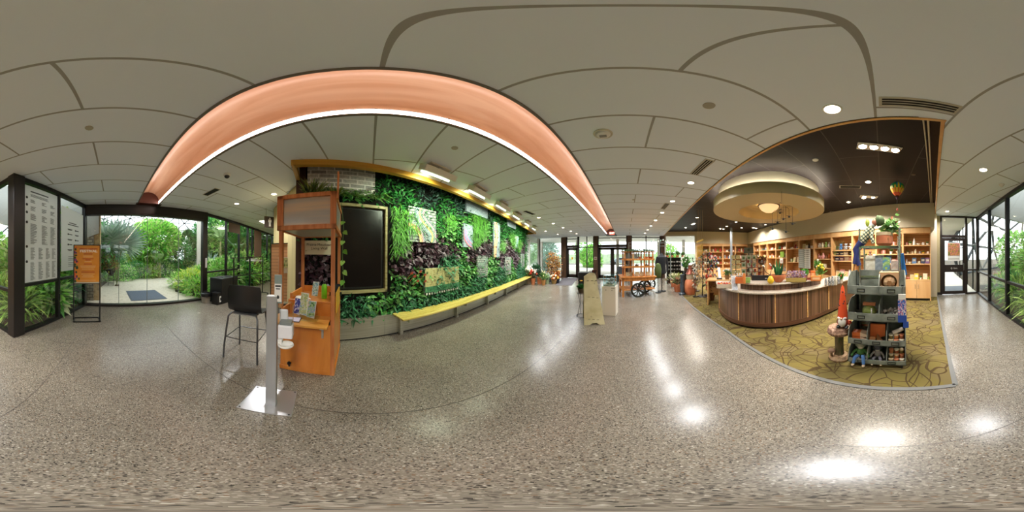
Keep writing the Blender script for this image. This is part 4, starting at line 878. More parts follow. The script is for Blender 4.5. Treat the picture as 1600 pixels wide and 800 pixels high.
cp = thing('payment_terminal', 'black card terminal at the back of the kiosk counter', 'terminal', kp(-.55, .22, .955), R(70)); b = B(); b.obox((0, 0, .03), (.14, .1, .05)); b.obox((0, .02, .1), (.12, .02, .14), (R(-25), 0, 0)); b.build('case', BLACKPL, cp, bev=.006); B().obox((0, .005, .105), (.1, .004, .11), (R(-25), 0, 0)).build('display', mat('#1f2b33', .15), cp)

# ------------------------------------------------------------------ sanitiser stand
st = thing('sanitizer_stand', 'grey metal hand sanitizer post on a square plate in front of the kiosk', 'sanitizer stand', (-.985, -.66, 0), R(0))
q = [(.215, -.15), (-.145, -.27), (-.255, .08), (.095, .21)]
B().prism(q[::-1], 0, .008).build('base_plate', mat('#b9b9bb', .3, .7), st, bev=.003)
b = B()
for x, y in [(.19, -.14), (-.13, -.24), (-.235, .07), (.085, .185)]: b.cyl((x, y, .008), (x, y, .0095), .008, n=10)
b.build('plate_bolt', BLACK, st)
B().obox((.025, .01, .61), (.05, .075, 1.21), (0, 0, R(20))).build('post', mat('#a9abad', .38, .5), st, bev=.004)
b = B(); b.obox((.02, .055, 1.265), (.008, .055, .21), (0, 0, R(20))); b.build('sign_plate', mat('#7d8c86', .4), st, bev=.004)
b = B(); b.obox((.026, .057, 1.24), (.002, .05, .13), (0, 0, R(20))); b.build('sign_print', WHITE, st); b = B(); b.obox((.028, .058, 1.29), (.001, .04, .012), (0, 0, R(20))); b.obox((.028, .058, 1.27), (.001, .03, .008), (0, 0, R(20))); b.sphere((.028, .058, 1.21), (.002, .01, .014)); b.build('sign_symbol', INKD, st)
dsp = B(); dsp.obox((.01, .115, .955), (.09, .1, .11), (0, 0, R(20))); dsp.obox((-.02, .08, 1.0), (.02, .06, .22), (0, 0, R(20))); dsp.build('dispenser', mat('#dddde0', .3), st, bev=.012)
b = B(); b.obox((.01, .115, 1.09), (.085, .095, .17), (0, 0, R(20))); b.build('reservoir', GLASS, st, bev=.015); b = B(); b.obox((.01, .115, 1.02), (.07, .08, .025), (0, 0, R(20))); b.build('gel_cartridge', mat('#7c8282', .2), st)
b = B(); b.lathe([(.02, -.02), (.045, -.012), (.055, .0), (.052, .012), (.046, .008), (.03, -.004), (.001, -.006)], 24, (.02, .12, .83)); b.obox((.01, .07, .85), (.05, .03, .05), (0, 0, R(20))); b.build('drip_tray', WHITE, st, smooth=True)

# ------------------------------------------------------------------ bar chair
ch = thing('bar_chair', 'black plastic shell bar chair with curved grey legs at the kiosk', 'chair', (-1.62, -1.5, 0), R(20))
prof = [(.16, .98 + .14), (.165, 1.05), (.17, .95), (.17, .86), (.15, .78), (.09, .735), (-.02, .72), (-.14, .725), (-.2, .715)]
b = B(); nW = 8; vs = []; fs = []
for sgn, off in ((1, 0), (-1, .012)):
    for i, (x, z) in enumerate(prof):
        wv = .235 - (.02 if i in (0, len(prof) - 1) else 0); 
        for k in range(nW + 1): y = -wv + 2 * wv * k / nW; cu = (y / wv) ** 2; vs.append((-x + off * .7 - (-.035 * cu if i < 5 else 0) , y, z + (.02 * cu if i >= 5 else -.015 * cu * (i == 0)) - off * (i >= 4)))
m_ = len(prof) * (nW + 1)
for s_ in range(2):
    for i in range(len(prof) - 1):
        for k in range(nW): a = s_ * m_ + i * (nW + 1) + k; f = (a, a + 1, a + nW + 2, a + nW + 1); fs.append(f if s_ == 0 else f[::-1])
for i in range(len(prof) - 1):
    for k in (0, nW): a = i * (nW + 1) + k; fs.append((a, a + nW + 1, a + m_ + nW + 1, a + m_))
for k in range(nW):
    for i in (0, len(prof) - 1): a = i * (nW + 1) + k; fs.append((a, a + 1, a + 1 + m_, a + m_))
shell = B().add([(-x, y, z) for x, y, z in vs], fs).build('seat_shell', BLACKPL, ch, smooth=True)
GL = mat('#5f6265', .35, .8)
for sx in (1, -1):
    for sy in (1, -1):
        x0 = .13 * sx; x1 = .235 * sx; B().tube([(x0, .17 * sy, .72), (x0 + .04 * sx, .2 * sy, .68), (x1 - .03 * sx, .215 * sy, .45), (x1, .225 * sy, .2), (x1 + .005 * sx, .23 * sy, 0.0)], .0125, 8).build('leg', GL, ch, smooth=True)
B().tube([(.21, .212, .36), (-.21, .212, .36), (-.21, -.212, .36), (.21, -.212, .36), (.21, .212, .36)], .008, 6).build('foot_ring', GL, ch, smooth=True)
B().box(-.14, .14, -.17, .17, .705, .72).build('seat_frame', GREYMET, ch)

# ------------------------------------------------------------------ left side: poster stand, bins, rack, signs
ea = thing('poster_stand', 'black metal floor stand holding the orange festival poster by the sliding door', 'poster stand', (0.58, -3.5, 0), R(12))
b = B(); b.box(-.26, .26, -.14, -.115, 0, .025); b.box(-.26, .26, .115, .14, 0, .025); b.box(-.26, -.235, -.14, .14, 0, .025); b.box(.235, .26, -.14, .14, 0, .025); b.build('base_frame', BLACK, ea)
for sx in (-1, 1): B().box(sx * .255 - .012, sx * .255 + .012, -.012, .012, .02, 1.25).build('upright', BLACK, ea)
b = B(); b.box(-.265, .265, -.015, .015, .61, .63); b.box(-.265, .265, -.015, .015, 1.66, 1.68); b.box(-.265, -.245, -.015, .015, .61, 1.68); b.box(.245, .265, -.015, .015, .61, 1.68); b.build('poster_frame', BLACK, ea)
B().box(-.245, .245, -.005, .008, .63, 1.66).build('poster', nmat('orange_poster', ['#c77a1e', '#d98c26', '#e09a34'], 1.5, .5), ea)
B().box(-.245, .245, .008, .010, .63, .665).build('poster_foot', mat('#b9b3a4'), ea)
text('title', 'SPRING GARDEN', .046, mat('#a3251c', .5), ea, (-.03, .010, 1.565), (R(90), 0, R(180)), bold=.0015)
text('title', 'FESTIVAL', .084, mat('#f3e6cf', .5), ea, (-.03, .010, 1.505), (R(90), 0, R(180)), bold=.003)
b = B(); 
for z, w in ((1.42, .17), (1.29, .22), (1.26, .1), (1.15, .16), (.93, .26)): b.box(-.02 - w / 2, -.02 + w / 2, .008, .0095, z, z + .02)
b.build('heading_bar', mat('#a8381c', .5), ea); b = B()
for z, w in ((1.37, .2), (1.34, .18), (1.22, .14), (1.1, .3), (1.07, .28), (1.02, .24), (.88, .26), (.84, .2), (.8, .24), (.71, .3)): b.box(-.02 - w / 2, -.02 + w / 2, .008, .0092, z, z + .009)
b.build('text_bar', mat('#e6c089', .5), ea)
b = B(); rr = random.Random(5)
for k in range(26): b.m(k % 4).sphere((.235 - abs(rr.gauss(0, .035)) * (1 if k < 18 else .5), .009, rr.choice([rr.uniform(.68, 1.15), rr.uniform(1.2, 1.62)])), (rr.uniform(.015, .03), .003, rr.uniform(.015, .04)), 8, 6)
b.build('flower_picture', [mat('#243a1e'), mat('#8a2f7a'), mat('#e0622a'), mat('#39552c')], ea)

for o_ in ea.children:
    if o_.name.split('.')[0] in ('poster_frame', 'poster', 'poster_foot', 'title', 'heading_bar', 'text_bar', 'flower_picture'):
        if o_.name.startswith('title'): o_.location.z = .804 * o_.location.z + .37; o_.scale = (1, .85, 1)
        else: o_.scale.z = .804; o_.location.z = .37
ea.scale.x = 1.12

BINM = mat('#17181a', .4)
bc = thing('waste_cabinet', 'wide black double waste cabinet by the garden glass', 'bin', (-3.36, -4.16, 0), R(12)); B().box(-.42, .0, -.25, .25, 0, .78).box(.005, .42, -.25, .25, 0, .78).build('body', BINM, bc, bev=.01)
b = B(); b.box(-.42, 0, -.25, .25, .78, .8); b.box(.005, .42, -.25, .25, .78, .8); b.torus((-.21, 0, .8), .1, .015); b.torus((.21, 0, .8), .1, .015); b.build('lid', mat('#2a2b2e', .35), bc, smooth=True)
for (u, D, lb, c2, tall) in []: pass
b1 = thing('waste_bin', 'small grey bin with a black bag beside the sliding door frame', 'bin', (-2.71, -4.26, 0), R(10), 'small bins by the door'); B().lathe([(.12, 0), (.15, .24)], 4).build('body', mat('#a39a8c', .5), b1, rz=R(45)); B().lathe([(.155, .22), (.16, .32), (.13, .34), (.12, .3)], 12).build('bag', BLACKPL, b1, smooth=True); B().tube([(-.1, 0, .33), (-.05, .02, .4), (.05, .02, .4), (.1, 0, .33)], .008).build('bag_handle', BLACKPL, b1)
b2 = thing('waste_bin', 'small black bin with a white notice on its front', 'bin', (-2.96, -3.97, 0), R(12), 'small bins by the door'); B().box(-.14, .14, -.12, .12, 0, .34).build('body', BLACKPL, b2, bev=.01); B().box(-.15, .15, -.13, .13, .34, .38).build('lid', BLACK, b2, bev=.01); B().box(-.07, .07, .121, .123, .08, .27).build('notice', WHITE, b2); B().box(-.04, .04, .123, .124, .13, .22).build('notice_print', INKD, b2)

def garment_rack(name, label, loc, rz, w, h, d=.5, hangers=0):
    t = thing(name, label, 'coat rack', loc, rz)
    b = B(); 
    for sx in (-1, 1):
        b.box(sx * w / 2 - .015, sx * w / 2 + .015, -.015, .015, .06, h); b.box(sx * w / 2 - .015, sx * w / 2 + .015, -d / 2, d / 2, .05, .08)
    b.build('upright', BLACK, t); B().box(-w / 2 - .12, w / 2 + .12, -.015, .015, h, h + .03).build('top_rail', BLACK, t); B().box(-w / 2, w / 2, -.012, .012, .85, .875).build('cross_bar', BLACK, t)
    for sx in (-1, 1):
        for sy in (-1, 1): B().cyl((sx * w / 2 - .012, sy * d / 2, .025), (sx * w / 2 + .012, sy * d / 2, .025), .025, n=12).build('caster', BLACKPL, t)
    return t
gr = garment_rack('garment_rack', 'black wheeled garment rack by the garden glass, nearer the bins', (-3.76, -3.73, 0), R(0), .75, 1.42)
gr2 = garment_rack('garment_rack', 'black wheeled garment rack with white hangers, nearer the restroom sign', (-4.61, -3.84, 0), R(5), .85, 1.45)
for k in range(7):
    x = -.05 + k * .055; b = B(); b.tube([(0, -.2, -.14), (0, 0, -.05), (0, .2, -.14), (0, -.2, -.14)], .007, 5); b.tube([(0, 0, -.05), (0, 0, -.01), (0, .015, .01), (0, .0, .025)], .003, 5)
    o = b.build('clothes_hanger', WHITE, smooth=True); p = gr2.matrix_basis @ Vector((x, 0, 1.41)); o.location = (gr2.location.x + x, gr2.location.y, 1.46); o.rotation_euler = (0, 0, R(10 + k * 5)); tag(o, 'white plastic clothes hanger on the rack by the restroom sign', 'hanger', 'white hangers on the garment rack')
rs = thing('restroom_sign', 'brown hanging restroom sign with a white man symbol', 'sign', (-4.0, -2.83, 0), R(-35)); b = B(); b.box(-.17, .17, -.012, .012, 2.36, 2.71); b.build('board', mat('#3d2f25', .5), rs); b = B(); b.box(-.12, -.11, -.005, .005, 2.71, CZ); b.box(.11, .12, -.005, .005, 2.71, CZ); b.build('hanger_rod', GREYMET, rs)
for s_ in (-1, 1):
    y = .014 * s_; b = B(); b.cyl((0, y, 2.645), (0, y + .002 * s_, 2.645), .023, n=16); b.box(-.035, .035, min(y, y + .002 * s_), max(y, y + .002 * s_), 2.53, 2.615); b.box(-.05, -.037, min(y, y + .002 * s_), max(y, y + .002 * s_), 2.53, 2.61); b.box(.037, .05, min(y, y + .002 * s_), max(y, y + .002 * s_), 2.53, 2.61); b.box(-.03, -.003, min(y, y + .002 * s_), max(y, y + .002 * s_), 2.4, 2.53); b.box(.003, .03, min(y, y + .002 * s_), max(y, y + .002 * s_), 2.4, 2.53); b.build('man_symbol', WHITE, rs)
sp_ = thing('slatwall_display', 'peach slatwall display panel in a black frame behind the kiosk', 'display panel', (-3.2, -1.89, 0), R(95))
B().box(-.29, .29, -.02, .02, .45, 1.78).build('slat_panel', stripe_mat('peach_slats', '#d39f70', '#8d6240', 'Z', .075, .1), sp_)
b = B(); b.box(-.31, -.29, -.03, .03, .0, 1.8); b.box(.29, .31, -.03, .03, 0, 1.8); b.box(-.31, .31, -.03, .03, 1.78, 1.8); b.box(-.31, .31, -.2, .2, 0, .45); b.build('black_frame', BLACK, sp_)
c_ = thing('photo_card', 'small garden photo card pinned on the peach slatwall', 'photo', (-3.17, -1.86, 1.12), R(95)); B().box(-.12, .12, -.004, .002, -.0, .36).build('card', mat('#d9c8b0'), c_); B().box(-.11, .11, -.007, -.004, .12, .34).build('picture', nmat('field_photo', ['#31401f', '#6b7f35', '#c9c78a', '#1f2a18'], 9, .5), c_)
for sg_ in (c_,): pass
ts = thing('thermostat', 'small dark wall plate on the cream boards behind the kiosk', 'wall plate', (-2.77, -1.3, 1.28), R(47)); B().box(-.06, .06, -.02, .0, 0, .13).build('plate', mat('#39302a'), ts, bev=.004); B().box(-.03, .03, -.024, -.02, .04, .1).build('dial', GREYMET, ts)

# ------------------------------------------------------------------ middle of the lobby
bd = thing('sandwich_board', 'cream weathered plywood tapering display board with a flower pot on top', 'display board', (-0.71, 3.48, 0), R(18))
b = B(); prof2 = [(-.21, 0), (-.09, .0), (-.04, .04), (.05, .045), (.12, .0), (.23, .0), (.06, 1.1), (.02, 1.16), (-.09, 1.16), (-.2, 1.08)]
vs = [(x, -.16 + .12 * z / 1.16, z) for x, z in prof2] + [(x, -.145 + .12 * z / 1.16, z) for x, z in prof2]; n = len(prof2)
b.add(vs, [tuple(range(n)), tuple(range(2 * n - 1, n - 1, -1))] + [(i, i + n, (i + 1) % n + n, (i + 1) % n) for i in range(n)]).build('front_board', nmat('cream_ply', ['#b9ad80', '#c9bf94', '#d6cda5'], 4, .6), bd)
b = B(); vs = [(x, .34 - .36 * z / 1.16, z) for x, z in prof2] + [(x, .355 - .36 * z / 1.16, z) for x, z in prof2]
b.add(vs, [tuple(range(n)), tuple(range(2 * n - 1, n - 1, -1))] + [(i, i + n, (i + 1) % n + n, (i + 1) % n) for i in range(n)]).build('back_board', nmat('cream_ply', ['#b9ad80', '#c9bf94'], 4), bd)
vs = [(.225, -.15, 0), (.225, .345, 0), (.215, .345, 0), (.215, -.15, 0), (.065, -.04, 1.08), (.065, .01, 1.08), (.055, .01, 1.08), (.055, -.04, 1.08)]
B().add(vs, [(0, 3, 2, 1), (4, 5, 6, 7), (0, 1, 5, 4), (1, 2, 6, 5), (2, 3, 7, 6), (3, 0, 4, 7)]).build('edge_panel', nmat('board_edge', ['#a8803c', '#b98f48'], 4, .6), bd)
b = B(); 
for z, n_ in ((.99, 3), (.64, 3), (.14, 3)):
    for k in range(n_): b.obox((-.12 + .09 * k + (.02 if z < .9 else 0), -.163 + .12 * z / 1.16, z - .012 * k * (z < .9)), (.05, .004, .007))
b.obox((-.19, -.163 + .07, .6), (.006, .004, .03)); b.obox((.02, -.163 + .095, .93), (.006, .004, .03)); b.obox((-.06, -.163 + .02, .2), (.006, .004, .03)); b.obox((.11, -.163 + .06, .52), (.006, .004, .03)); b.build('mark', mat('#2d251a'), bd)
fp = grass_plant('flower_pot', 'small dark leafy plant with red blooms on top of the cream board', (-0.68, 3.48, 1.17), 40, .09, .03, ['#5a1f1a', '#3a2a1a', '#8a3a2a', '#2c3a1c'], droop=.2); B().lathe([(.04, -.01), (.05, .05)], 14).build('pot', BLACKPL, fp)
ps = thing('plant_stand', 'black wire stand holding a bushy green plant behind the cream board', 'plant stand', (-1.07, 3.8, 0)); b = B(); b.torus((0, 0, .02), .13, .008); b.torus((0, 0, .62), .1, .008)
for k in range(3): a = 2 * PI * k / 3; b.tube([(.13 * math.cos(a), .13 * math.sin(a), .02), (.04 * math.cos(a), .04 * math.sin(a), .35), (.1 * math.cos(a), .1 * math.sin(a), .62)], .006)
b.build('wire_frame', BLACK, ps, smooth=True)
fp = grass_plant('potted_plant', 'bushy green plant with a yellow flower in a wire stand', (-1.07, 3.8, .74), 130, .14, .05, ['#1f5a2a', '#3a7a3a', '#2a6a30'], droop=.2, spread=.9); B().lathe([(.06, -.12), (.09, 0)], 16).build('pot', mat('#5a4a3a'), fp); B().lathe([(.0, .17), (.03, .18), (.035, .19), (.0, .2)], 12).build('flower', mat('#e6b020'), fp)
pd = thing('white_pedestal', 'white square pedestal with two small holes under the glass tank', 'pedestal', (-0.4, 4.13, 0), R(-7)); B().box(-.17, .17, -.17, .17, 0, .77).build('column', mat('#d9d2c2', .5), pd, bev=.004); b = B(); b.cyl((-.07, -.171, .68), (-.07, -.168, .68), .012); b.cyl((.08, -.171, .68), (.08, -.168, .68), .012); b.build('hole', mat('#5d5648'), pd); B().box(.06, .15, -.172, -.17, .725, .74).build('label_strip', mat('#7a7468'), pd)
tk = thing('glass_terrarium', 'clear glass box terrarium with grey rocks on the white pedestal', 'terrarium', (-0.4, 4.13, .772), R(-7)); B().box(-.14, .14, -.14, .14, 0, .27).build('glass_box', glassmat('aqua_glass', (.82, .93, .93, 1)), tk)
b = B(); 
for sx in (-1, 1):
    for sy in (-1, 1): b.box(sx * .14 - .004, sx * .14 + .004, sy * .14 - .004, sy * .14 + .004, 0, .27)
b.box(-.144, .144, -.144, -.138, .262, .272); b.box(-.144, .144, .138, .144, .262, .272); b.box(-.144, -.138, -.144, .144, .262, .272); b.box(.138, .144, -.144, .144, .262, .272); b.build('edge_strip', mat('#6fb0b4', .3), tk)
B().box(-.135, .135, -.135, .135, .002, .03).build('gravel', nmat('gravel', ['#8d8a6a', '#b5b09a', '#5a6a4a'], 60, .9, bump=.5), tk)
b = B(); 
for x, y, z, r_ in ((-.05, 0, .06, .04), (.03, -.02, .07, .05), (.08, .03, .1, .035), (-.02, .02, .13, .04), (.05, 0, .17, .045)): b.sphere((x, y, z), (r_ * 1.3, r_, r_ * .8), 9, 6)
b.build('rock', nmat('rocks', ['#6b7276', '#9aa0a2', '#c9cccb'], 25, .8), tk)

# peddler's cart
CW = nmat('cart_pine', ['#b06a2a', '#c57e3a', '#d4934d'], 4, .5, (4, 4, .8))
ct = thing('flower_cart', 'orange pine market cart with shelves and black spoked wheels', 'cart', (-.14, 5.95, 0), R(9))
W_, D_ = 1.28, .95
b = B(); b.box(-.04, W_ + .04, -.04, D_ + .04, .72, .76); b.box(0, W_, 0, .03, .60, .72); b.box(0, W_, D_ - .03, D_, .60, .72); b.box(0, .03, 0, D_, .60, .72); b.box(W_ - .03, W_, 0, D_, .60, .72); b.build('tray', CW, ct, bev=.004)
for x, y in ((.0, 0), (.0, D_ - .07), (.33, 0.08)): B().box(x, x + .08, y, y + .07, 0 if x < .1 else .25, .72).build('leg', CW, ct, bev=.003)
B().box(.0, W_, .03, D_ - .03, .24, .27).build('lower_shelf', CW, ct)
for x in (.1, .42, .86, 1.2): 
    for y in (.12, .62): B().box(x, x + .05, y, y + .05, .76, 1.7).build('shelf_post', CW, ct)
for z in (1.1, 1.38): b = B(); b.box(.04, 1.28, .1, .68, z, z + .025); b.box(.04, 1.28, .08, .1, z - .01, z + .06); b.build('shelf', CW, ct)
b = B(); b.box(.02, 1.3, .1, .68, 1.68, 1.71); b.build('top_shelf', CW, ct)
def wheel(par, p, r_, ax=R(0)):
    b = B(); b.torus((0, 0, 0), r_, .024, 'Y', 36, 8); b.torus((0, 0, 0), r_ - .03, .02, 'Y', 36, 6); b.cyl((0, -.05, 0), (0, .05, 0), .035)
    for k in range(10): a = 2 * PI * k / 10; b.cyl((0, 0, 0), ((r_ - .01) * math.cos(a), 0, (r_ - .01) * math.sin(a)), .017, n=6)
    o = b.build('wheel', mat('#1c2118', .4), par, smooth=True); o.location = p; o.rotation_euler = (0, 0, ax); return o
wheel(ct, (.58, -.12, .27), .26); wheel(ct, (1.0, .55, .27), .26); wheel(ct, (1.38, 1.05, .27), .26); B().cyl((.58, -.1, .27), (.75, 1.1, .27), .02).build('axle', BLACK, ct)
def jar(name, label, cat, p, r_, h, m_, grp=None, lid=None):
    o = thing(name, label, cat, p, 0, grp); B().lathe([(r_ * .9, 0), (r_, h * .1), (r_, h * .7), (r_ * .7, h * .88), (r_ * .72, h)], 14).build('body', m_, o, smooth=True)
    if lid: B().lathe([(r_ * .75, h), (r_ * .75, h * 1.08)], 14).build('lid', lid, o, smooth=True)
    return o
CR = lambda x, y, z: (-.14 + x * math.cos(R(9)) - y * math.sin(R(9)), 5.95 + x * math.sin(R(9)) + y * math.cos(R(9)), z)
for k, x in enumerate((.2, .27, .35)): jar('glass_vase', 'tall grey glass vase on the cart middle shelf, %s from its open end' % ['first', 'second', 'third'][k], 'vase', CR(x, .3, 1.407), .03, .24, mat('#9aa3a6', .15, .2), 'grey glass vases on the cart')
for k, x in enumerate((.55, .62, .7)): jar('glass_vase', 'tall pale glass vase beside the cart centre post, %s in its row' % ['first', 'second', 'third'][k], 'vase', CR(x, .3, 1.407), .034, .26, mat('#b9bfc0', .15, .2), 'pale glass vases on the cart')
for k, x in enumerate((.22, .62, 1.0)): grass_plant('orchid_plant', 'white flowering plant on the cart %s section of the lower shelf' % ['first', 'middle', 'last'][k], CR(x, .3, 1.13), 50, .16, .03, ['#f0efe6', '#3a5a2a', '#dedfd4', '#2a4a20'], droop=.3, grp='white flowering plants on the cart')
for k, (x, c) in enumerate(((.25, '#3c5a52'), (.42, '#1f3a24'), (.62, '#b08a5a'), (.8, '#a9743f'), (1.05, '#c9a070'))):
    o = thing('gift_box', '%s patterned gift box at the back of the cart tray' % ['teal', 'dark green', 'tan', 'brown', 'cream'][k], 'box', CR(x, .25, .77), R(9)); B().box(-.07, .07, -.03, .03, 0, .14).build('carton', mat('#d6b98a'), o); B().box(-.065, .065, -.032, -.03, .01, .13).build('printed_face', nmat('gift%d' % k, [c, '#d9c9a0', c], 22, .6), o)
gv = grass_plant('trailing_garland', 'green leafy garland along the top of the market cart', CR(.65, .35, 1.72), 10, .1, .03, ['#3a5a2a', '#4a6a35']); n = 420
leafmesh('garland_leaves', np.stack([RS.rand(n) * 1.25 - .62, RS.rand(n) * .1 - .28, RS.rand(n) * .06], 1), rnd(n), rnd(n) + np.array([0, 0, .5]), .09 * np.ones(n), .025 * np.ones(n), leafmat('garland', ['#33502a', '#5a7a3f', '#26401f']), gv); gv.rotation_euler = (0, 0, R(9))
for k, x in enumerate((.75, 1.0, 1.24)):
    o = thing('terracotta_bowl', 'terracotta bowl on the cart upper shelf, %s of three' % ['nearest the centre', 'middle', 'outermost'][k], 'bowl', CR(x, .35, 1.41), 0, 'terracotta bowls on the cart'); B().lathe([(.06, 0), (.1, .07), (.11, .1), (.095, .1), (.05, .02)], 20).build('bowl', TERRA, o, smooth=True)
pr = thing('display_easel', 'tall thin metal frame with glass ornaments behind the market cart', 'display frame', (1.14, 7.21, 0)); b = B()
for sx in (-1.0, .9): b.box(sx - .015, sx + .015, -.015, .015, 0, 2.15)
b.box(-1.0, .9, -.012, .012, 2.12, 2.14); b.box(-1.0, .9, -.012, .012, 1.98, 2.0); b.build('rails', mat('#8d9494', .3, .5), pr)
b = B()
for k in range(8): b.m(k % 2).sphere((.0 + .11 * k, 0, 2.2 + .03 * (k % 3)), (.03, .02, .05), 8, 6)
b.build('glass_ornament', [mat('#8fae9e', .2), mat('#c9d2cc', .2)], pr)
co = thing('coat_mannequin', 'black garden coat hung on a stand beside the market cart', 'coat', (1.53, 6.83, 0), R(-10))
B().lathe([(.12, .75), (.19, .8), (.17, 1.1), (.2, 1.35), (.19, 1.48), (.06, 1.6), (.03, 1.66)], 20).build('coat_body', mat('#14161a', .9), co, smooth=True)
for s_ in (-1, 1): B().tube([(.17 * s_, 0, 1.5), (.24 * s_, .02, 1.2), (.23 * s_, -.02, .85)], [.06, .055, .04], 10).build('sleeve', mat('#14161a', .9), co, smooth=True)
B().cyl((0, 0, 0), (0, 0, .8), .02).build('pole', BLACK, co); B().cyl((0, 0, 0), (0, 0, .02), .18, n=20).build('base', BLACK, co)
gb = thing('garden_bag', 'olive green garden cloth hanging beside the black coat', 'cloth', (1.31, 6.57, 0)); B().lathe([(.08, .62), (.14, .7), (.15, 1.0), (.1, 1.2), (.02, 1.24)], 12).build('cloth', mat('#4a5a2a', .9), gb, smooth=True); B().cyl((0, 0, 0), (0, 0, 1.3), .012).build('stand_pole', BLACK, gb); B().cyl((0, 0, 0), (0, 0, .02), .12).build('base', BLACK, gb)
bx = thing('reception_box', 'black box table between the entrance doors and the cream board', 'box', (-1.8, 7.38, 0), R(5)); B().box(-.35, .35, -.3, .3, 0, .78).build('body', BLACKPL, bx, bev=.01); B().box(-.36, .36, -.31, .31, .78, .8).build('lid', mat('#2a2a2c'), bx)
wc = thing('wheelchair', 'grey wheelchair parked inside the entrance doors', 'wheelchair', (-0.23, 9.8, 0), R(20)); wheel(wc, (-.28, 0, .3), .29, R(90)); wheel(wc, (.28, 0, .3), .29, R(90)); B().box(-.24, .24, -.22, .22, .48, .52).build('seat', mat('#3a3f44'), wc); B().box(-.24, .24, .2, .23, .52, .92).build('backrest', mat('#3a3f44'), wc)

# ------------------------------------------------------------------ plants and flowers near the left entrance
def bouquet(name, label, loc, n, L, w, cols, pot, ph=.22, pr_=.11, blooms=(), grp=None, up=.55, bl_r=.035, hgt=.25):
    t = thing(name, label, 'potted flowers', loc, 0, grp); B().lathe([(pr_ * .7, 0), (pr_, ph), (pr_ * .85, ph), (pr_ * .8, ph * .85)], 18).build('pot', pot, t, smooth=True)
    d = rnd(n); d[:, 2] = np.abs(d[:, 2]) + up; P = np.stack([RS.normal(size=n) * pr_ * .5, RS.normal(size=n) * pr_ * .5, ph * .9 + RS.rand(n) * hgt], 1)
    leafmesh('leaves', P, d, rnd(n) + np.array([0, 0, .6]), L * (.6 + .6 * RS.rand(n)), w * (.6 + .6 * RS.rand(n)), leafmat(name + cols[0], cols), t)
    for bi, c in enumerate(blooms):
        b = B(); 
        for k in range(5): v = rnd(1)[0]; v[2] = abs(v[2]); p = (v[0] * pr_ * 1.5, v[1] * pr_ * 1.5, ph + hgt * .6 + v[2] * hgt * .8); b.sphere(p, bl_r, 8, 5); b.cyl((0, 0, ph), p, .004, n=4)
        b.build('blossom', mat(c, .6), t)
    return t
bouquet('white_flower_pot', 'white flowering pot standing against the bench end', (-5.11, 7.53, .0), 200, .22, .07, ['#4a6a35', '#6a8a4a', '#8fae6a'], mat('#b9a58a'), .3, .16, ('#f2eee6', '#f6f4ee', '#e9e3da', '#f0ece2'), bl_r=.07, hgt=.5)
bouquet('red_flower_pot', 'pot of red blooms on a stool beside the white flowers', (-4.8, 7.5, .0), 160, .2, .05, ['#3a5a2a', '#5a3a2a', '#7a8a5a'], TERRA, .35, .14, ('#c23a28', '#d9563a', '#f0e6dc'), bl_r=.06, hgt=.35)
bouquet('terracotta_flower_pot', 'tall terracotta pot with dark leaves in the entrance flower group', (-4.55, 7.76, .0), 170, .3, .04, ['#2a4a35', '#3a5f50', '#1f3a2a', '#6a8a7a'], TERRA, .42, .14, ('#e9e4da',), hgt=.35)
bouquet('green_bucket_plant', 'leafy plant in a wooden crate near the front of the entrance flower group', (-4.22, 7.61, .0), 140, .2, .04, ['#5a8a3a', '#7aa850', '#3a6a2a'], mat('#a9743f'), .28, .13, ('#e8e0a0',), hgt=.35)
bouquet('tall_leaf_plant', 'tall broad leaf plant behind the red flower pot', (-5.22, 8.53, .0), 200, .4, .09, ['#24482f', '#3a6f48', '#5a8a5a'], mat('#6f7468'), .3, .15, (), hgt=.6)
for k, (u_lb, loc, hh_) in enumerate([('taller of the two autumn trees, beside the post', (-4.39, 8.87, 0), 1.75), ('shorter of the two autumn trees, nearer the floor mat', (-4.12, 9.11, 0), 1.5)]):
    t = thing('autumn_tree', 'autumn leaf tree, ' + u_lb, 'decorative tree', loc, 0, 'autumn trees at the entrance')
    B().tube([(0, 0, 0), (.03, 0, hh_ * .5), (-.02, 0, hh_)], [.03, .02, .01], 8).build('trunk', mat('#4a3422'), t); B().lathe([(.12, 0), (.16, .22), (.13, .22)], 14).build('pot', mat('#2c3346'), t)
    n = 420; z = RS.rand(n) ** .8; P = np.stack([RS.normal(size=n) * .14, RS.normal(size=n) * .14, .3 + z * (hh_ - .25)], 1); leafmesh('leaves', P, rnd(n), rnd(n), .1 + .06 * RS.rand(n), .07 * np.ones(n), leafmat('autumn', ['#b5622a', '#d99a3a', '#7a4428', '#c9b08a', '#8a6a4a', '#e6c03a']), t)
bouquet('pumpkin_basket', 'basket of yellow and orange gourds below the autumn trees', (-3.92, 8.32, .0), 90, .14, .05, ['#8a6a2a', '#d9a03a', '#c9743a'], mat('#b08a50'), .2, .16, ('#e0902a', '#f0c03a', '#d96a2a', '#f2e6d0'), bl_r=.06, hgt=.2)
bouquet('autumn_bucket', 'dark bucket of orange leaves at the right end of the autumn display', (-3.78, 8.5, .0), 130, .16, .06, ['#c9843a', '#b5622a', '#8a4a2a'], mat('#2c3346'), .26, .12, ('#e0a05a',), bl_r=.05, hgt=.35)
bouquet('pale_green_pot', 'pale green potted bush left of the autumn trees', (-4.23, 8.06, .0), 150, .16, .05, ['#8fae7a', '#a9c09a', '#6a8a5a'], mat('#9fae8a'), .24, .14, (), hgt=.3)

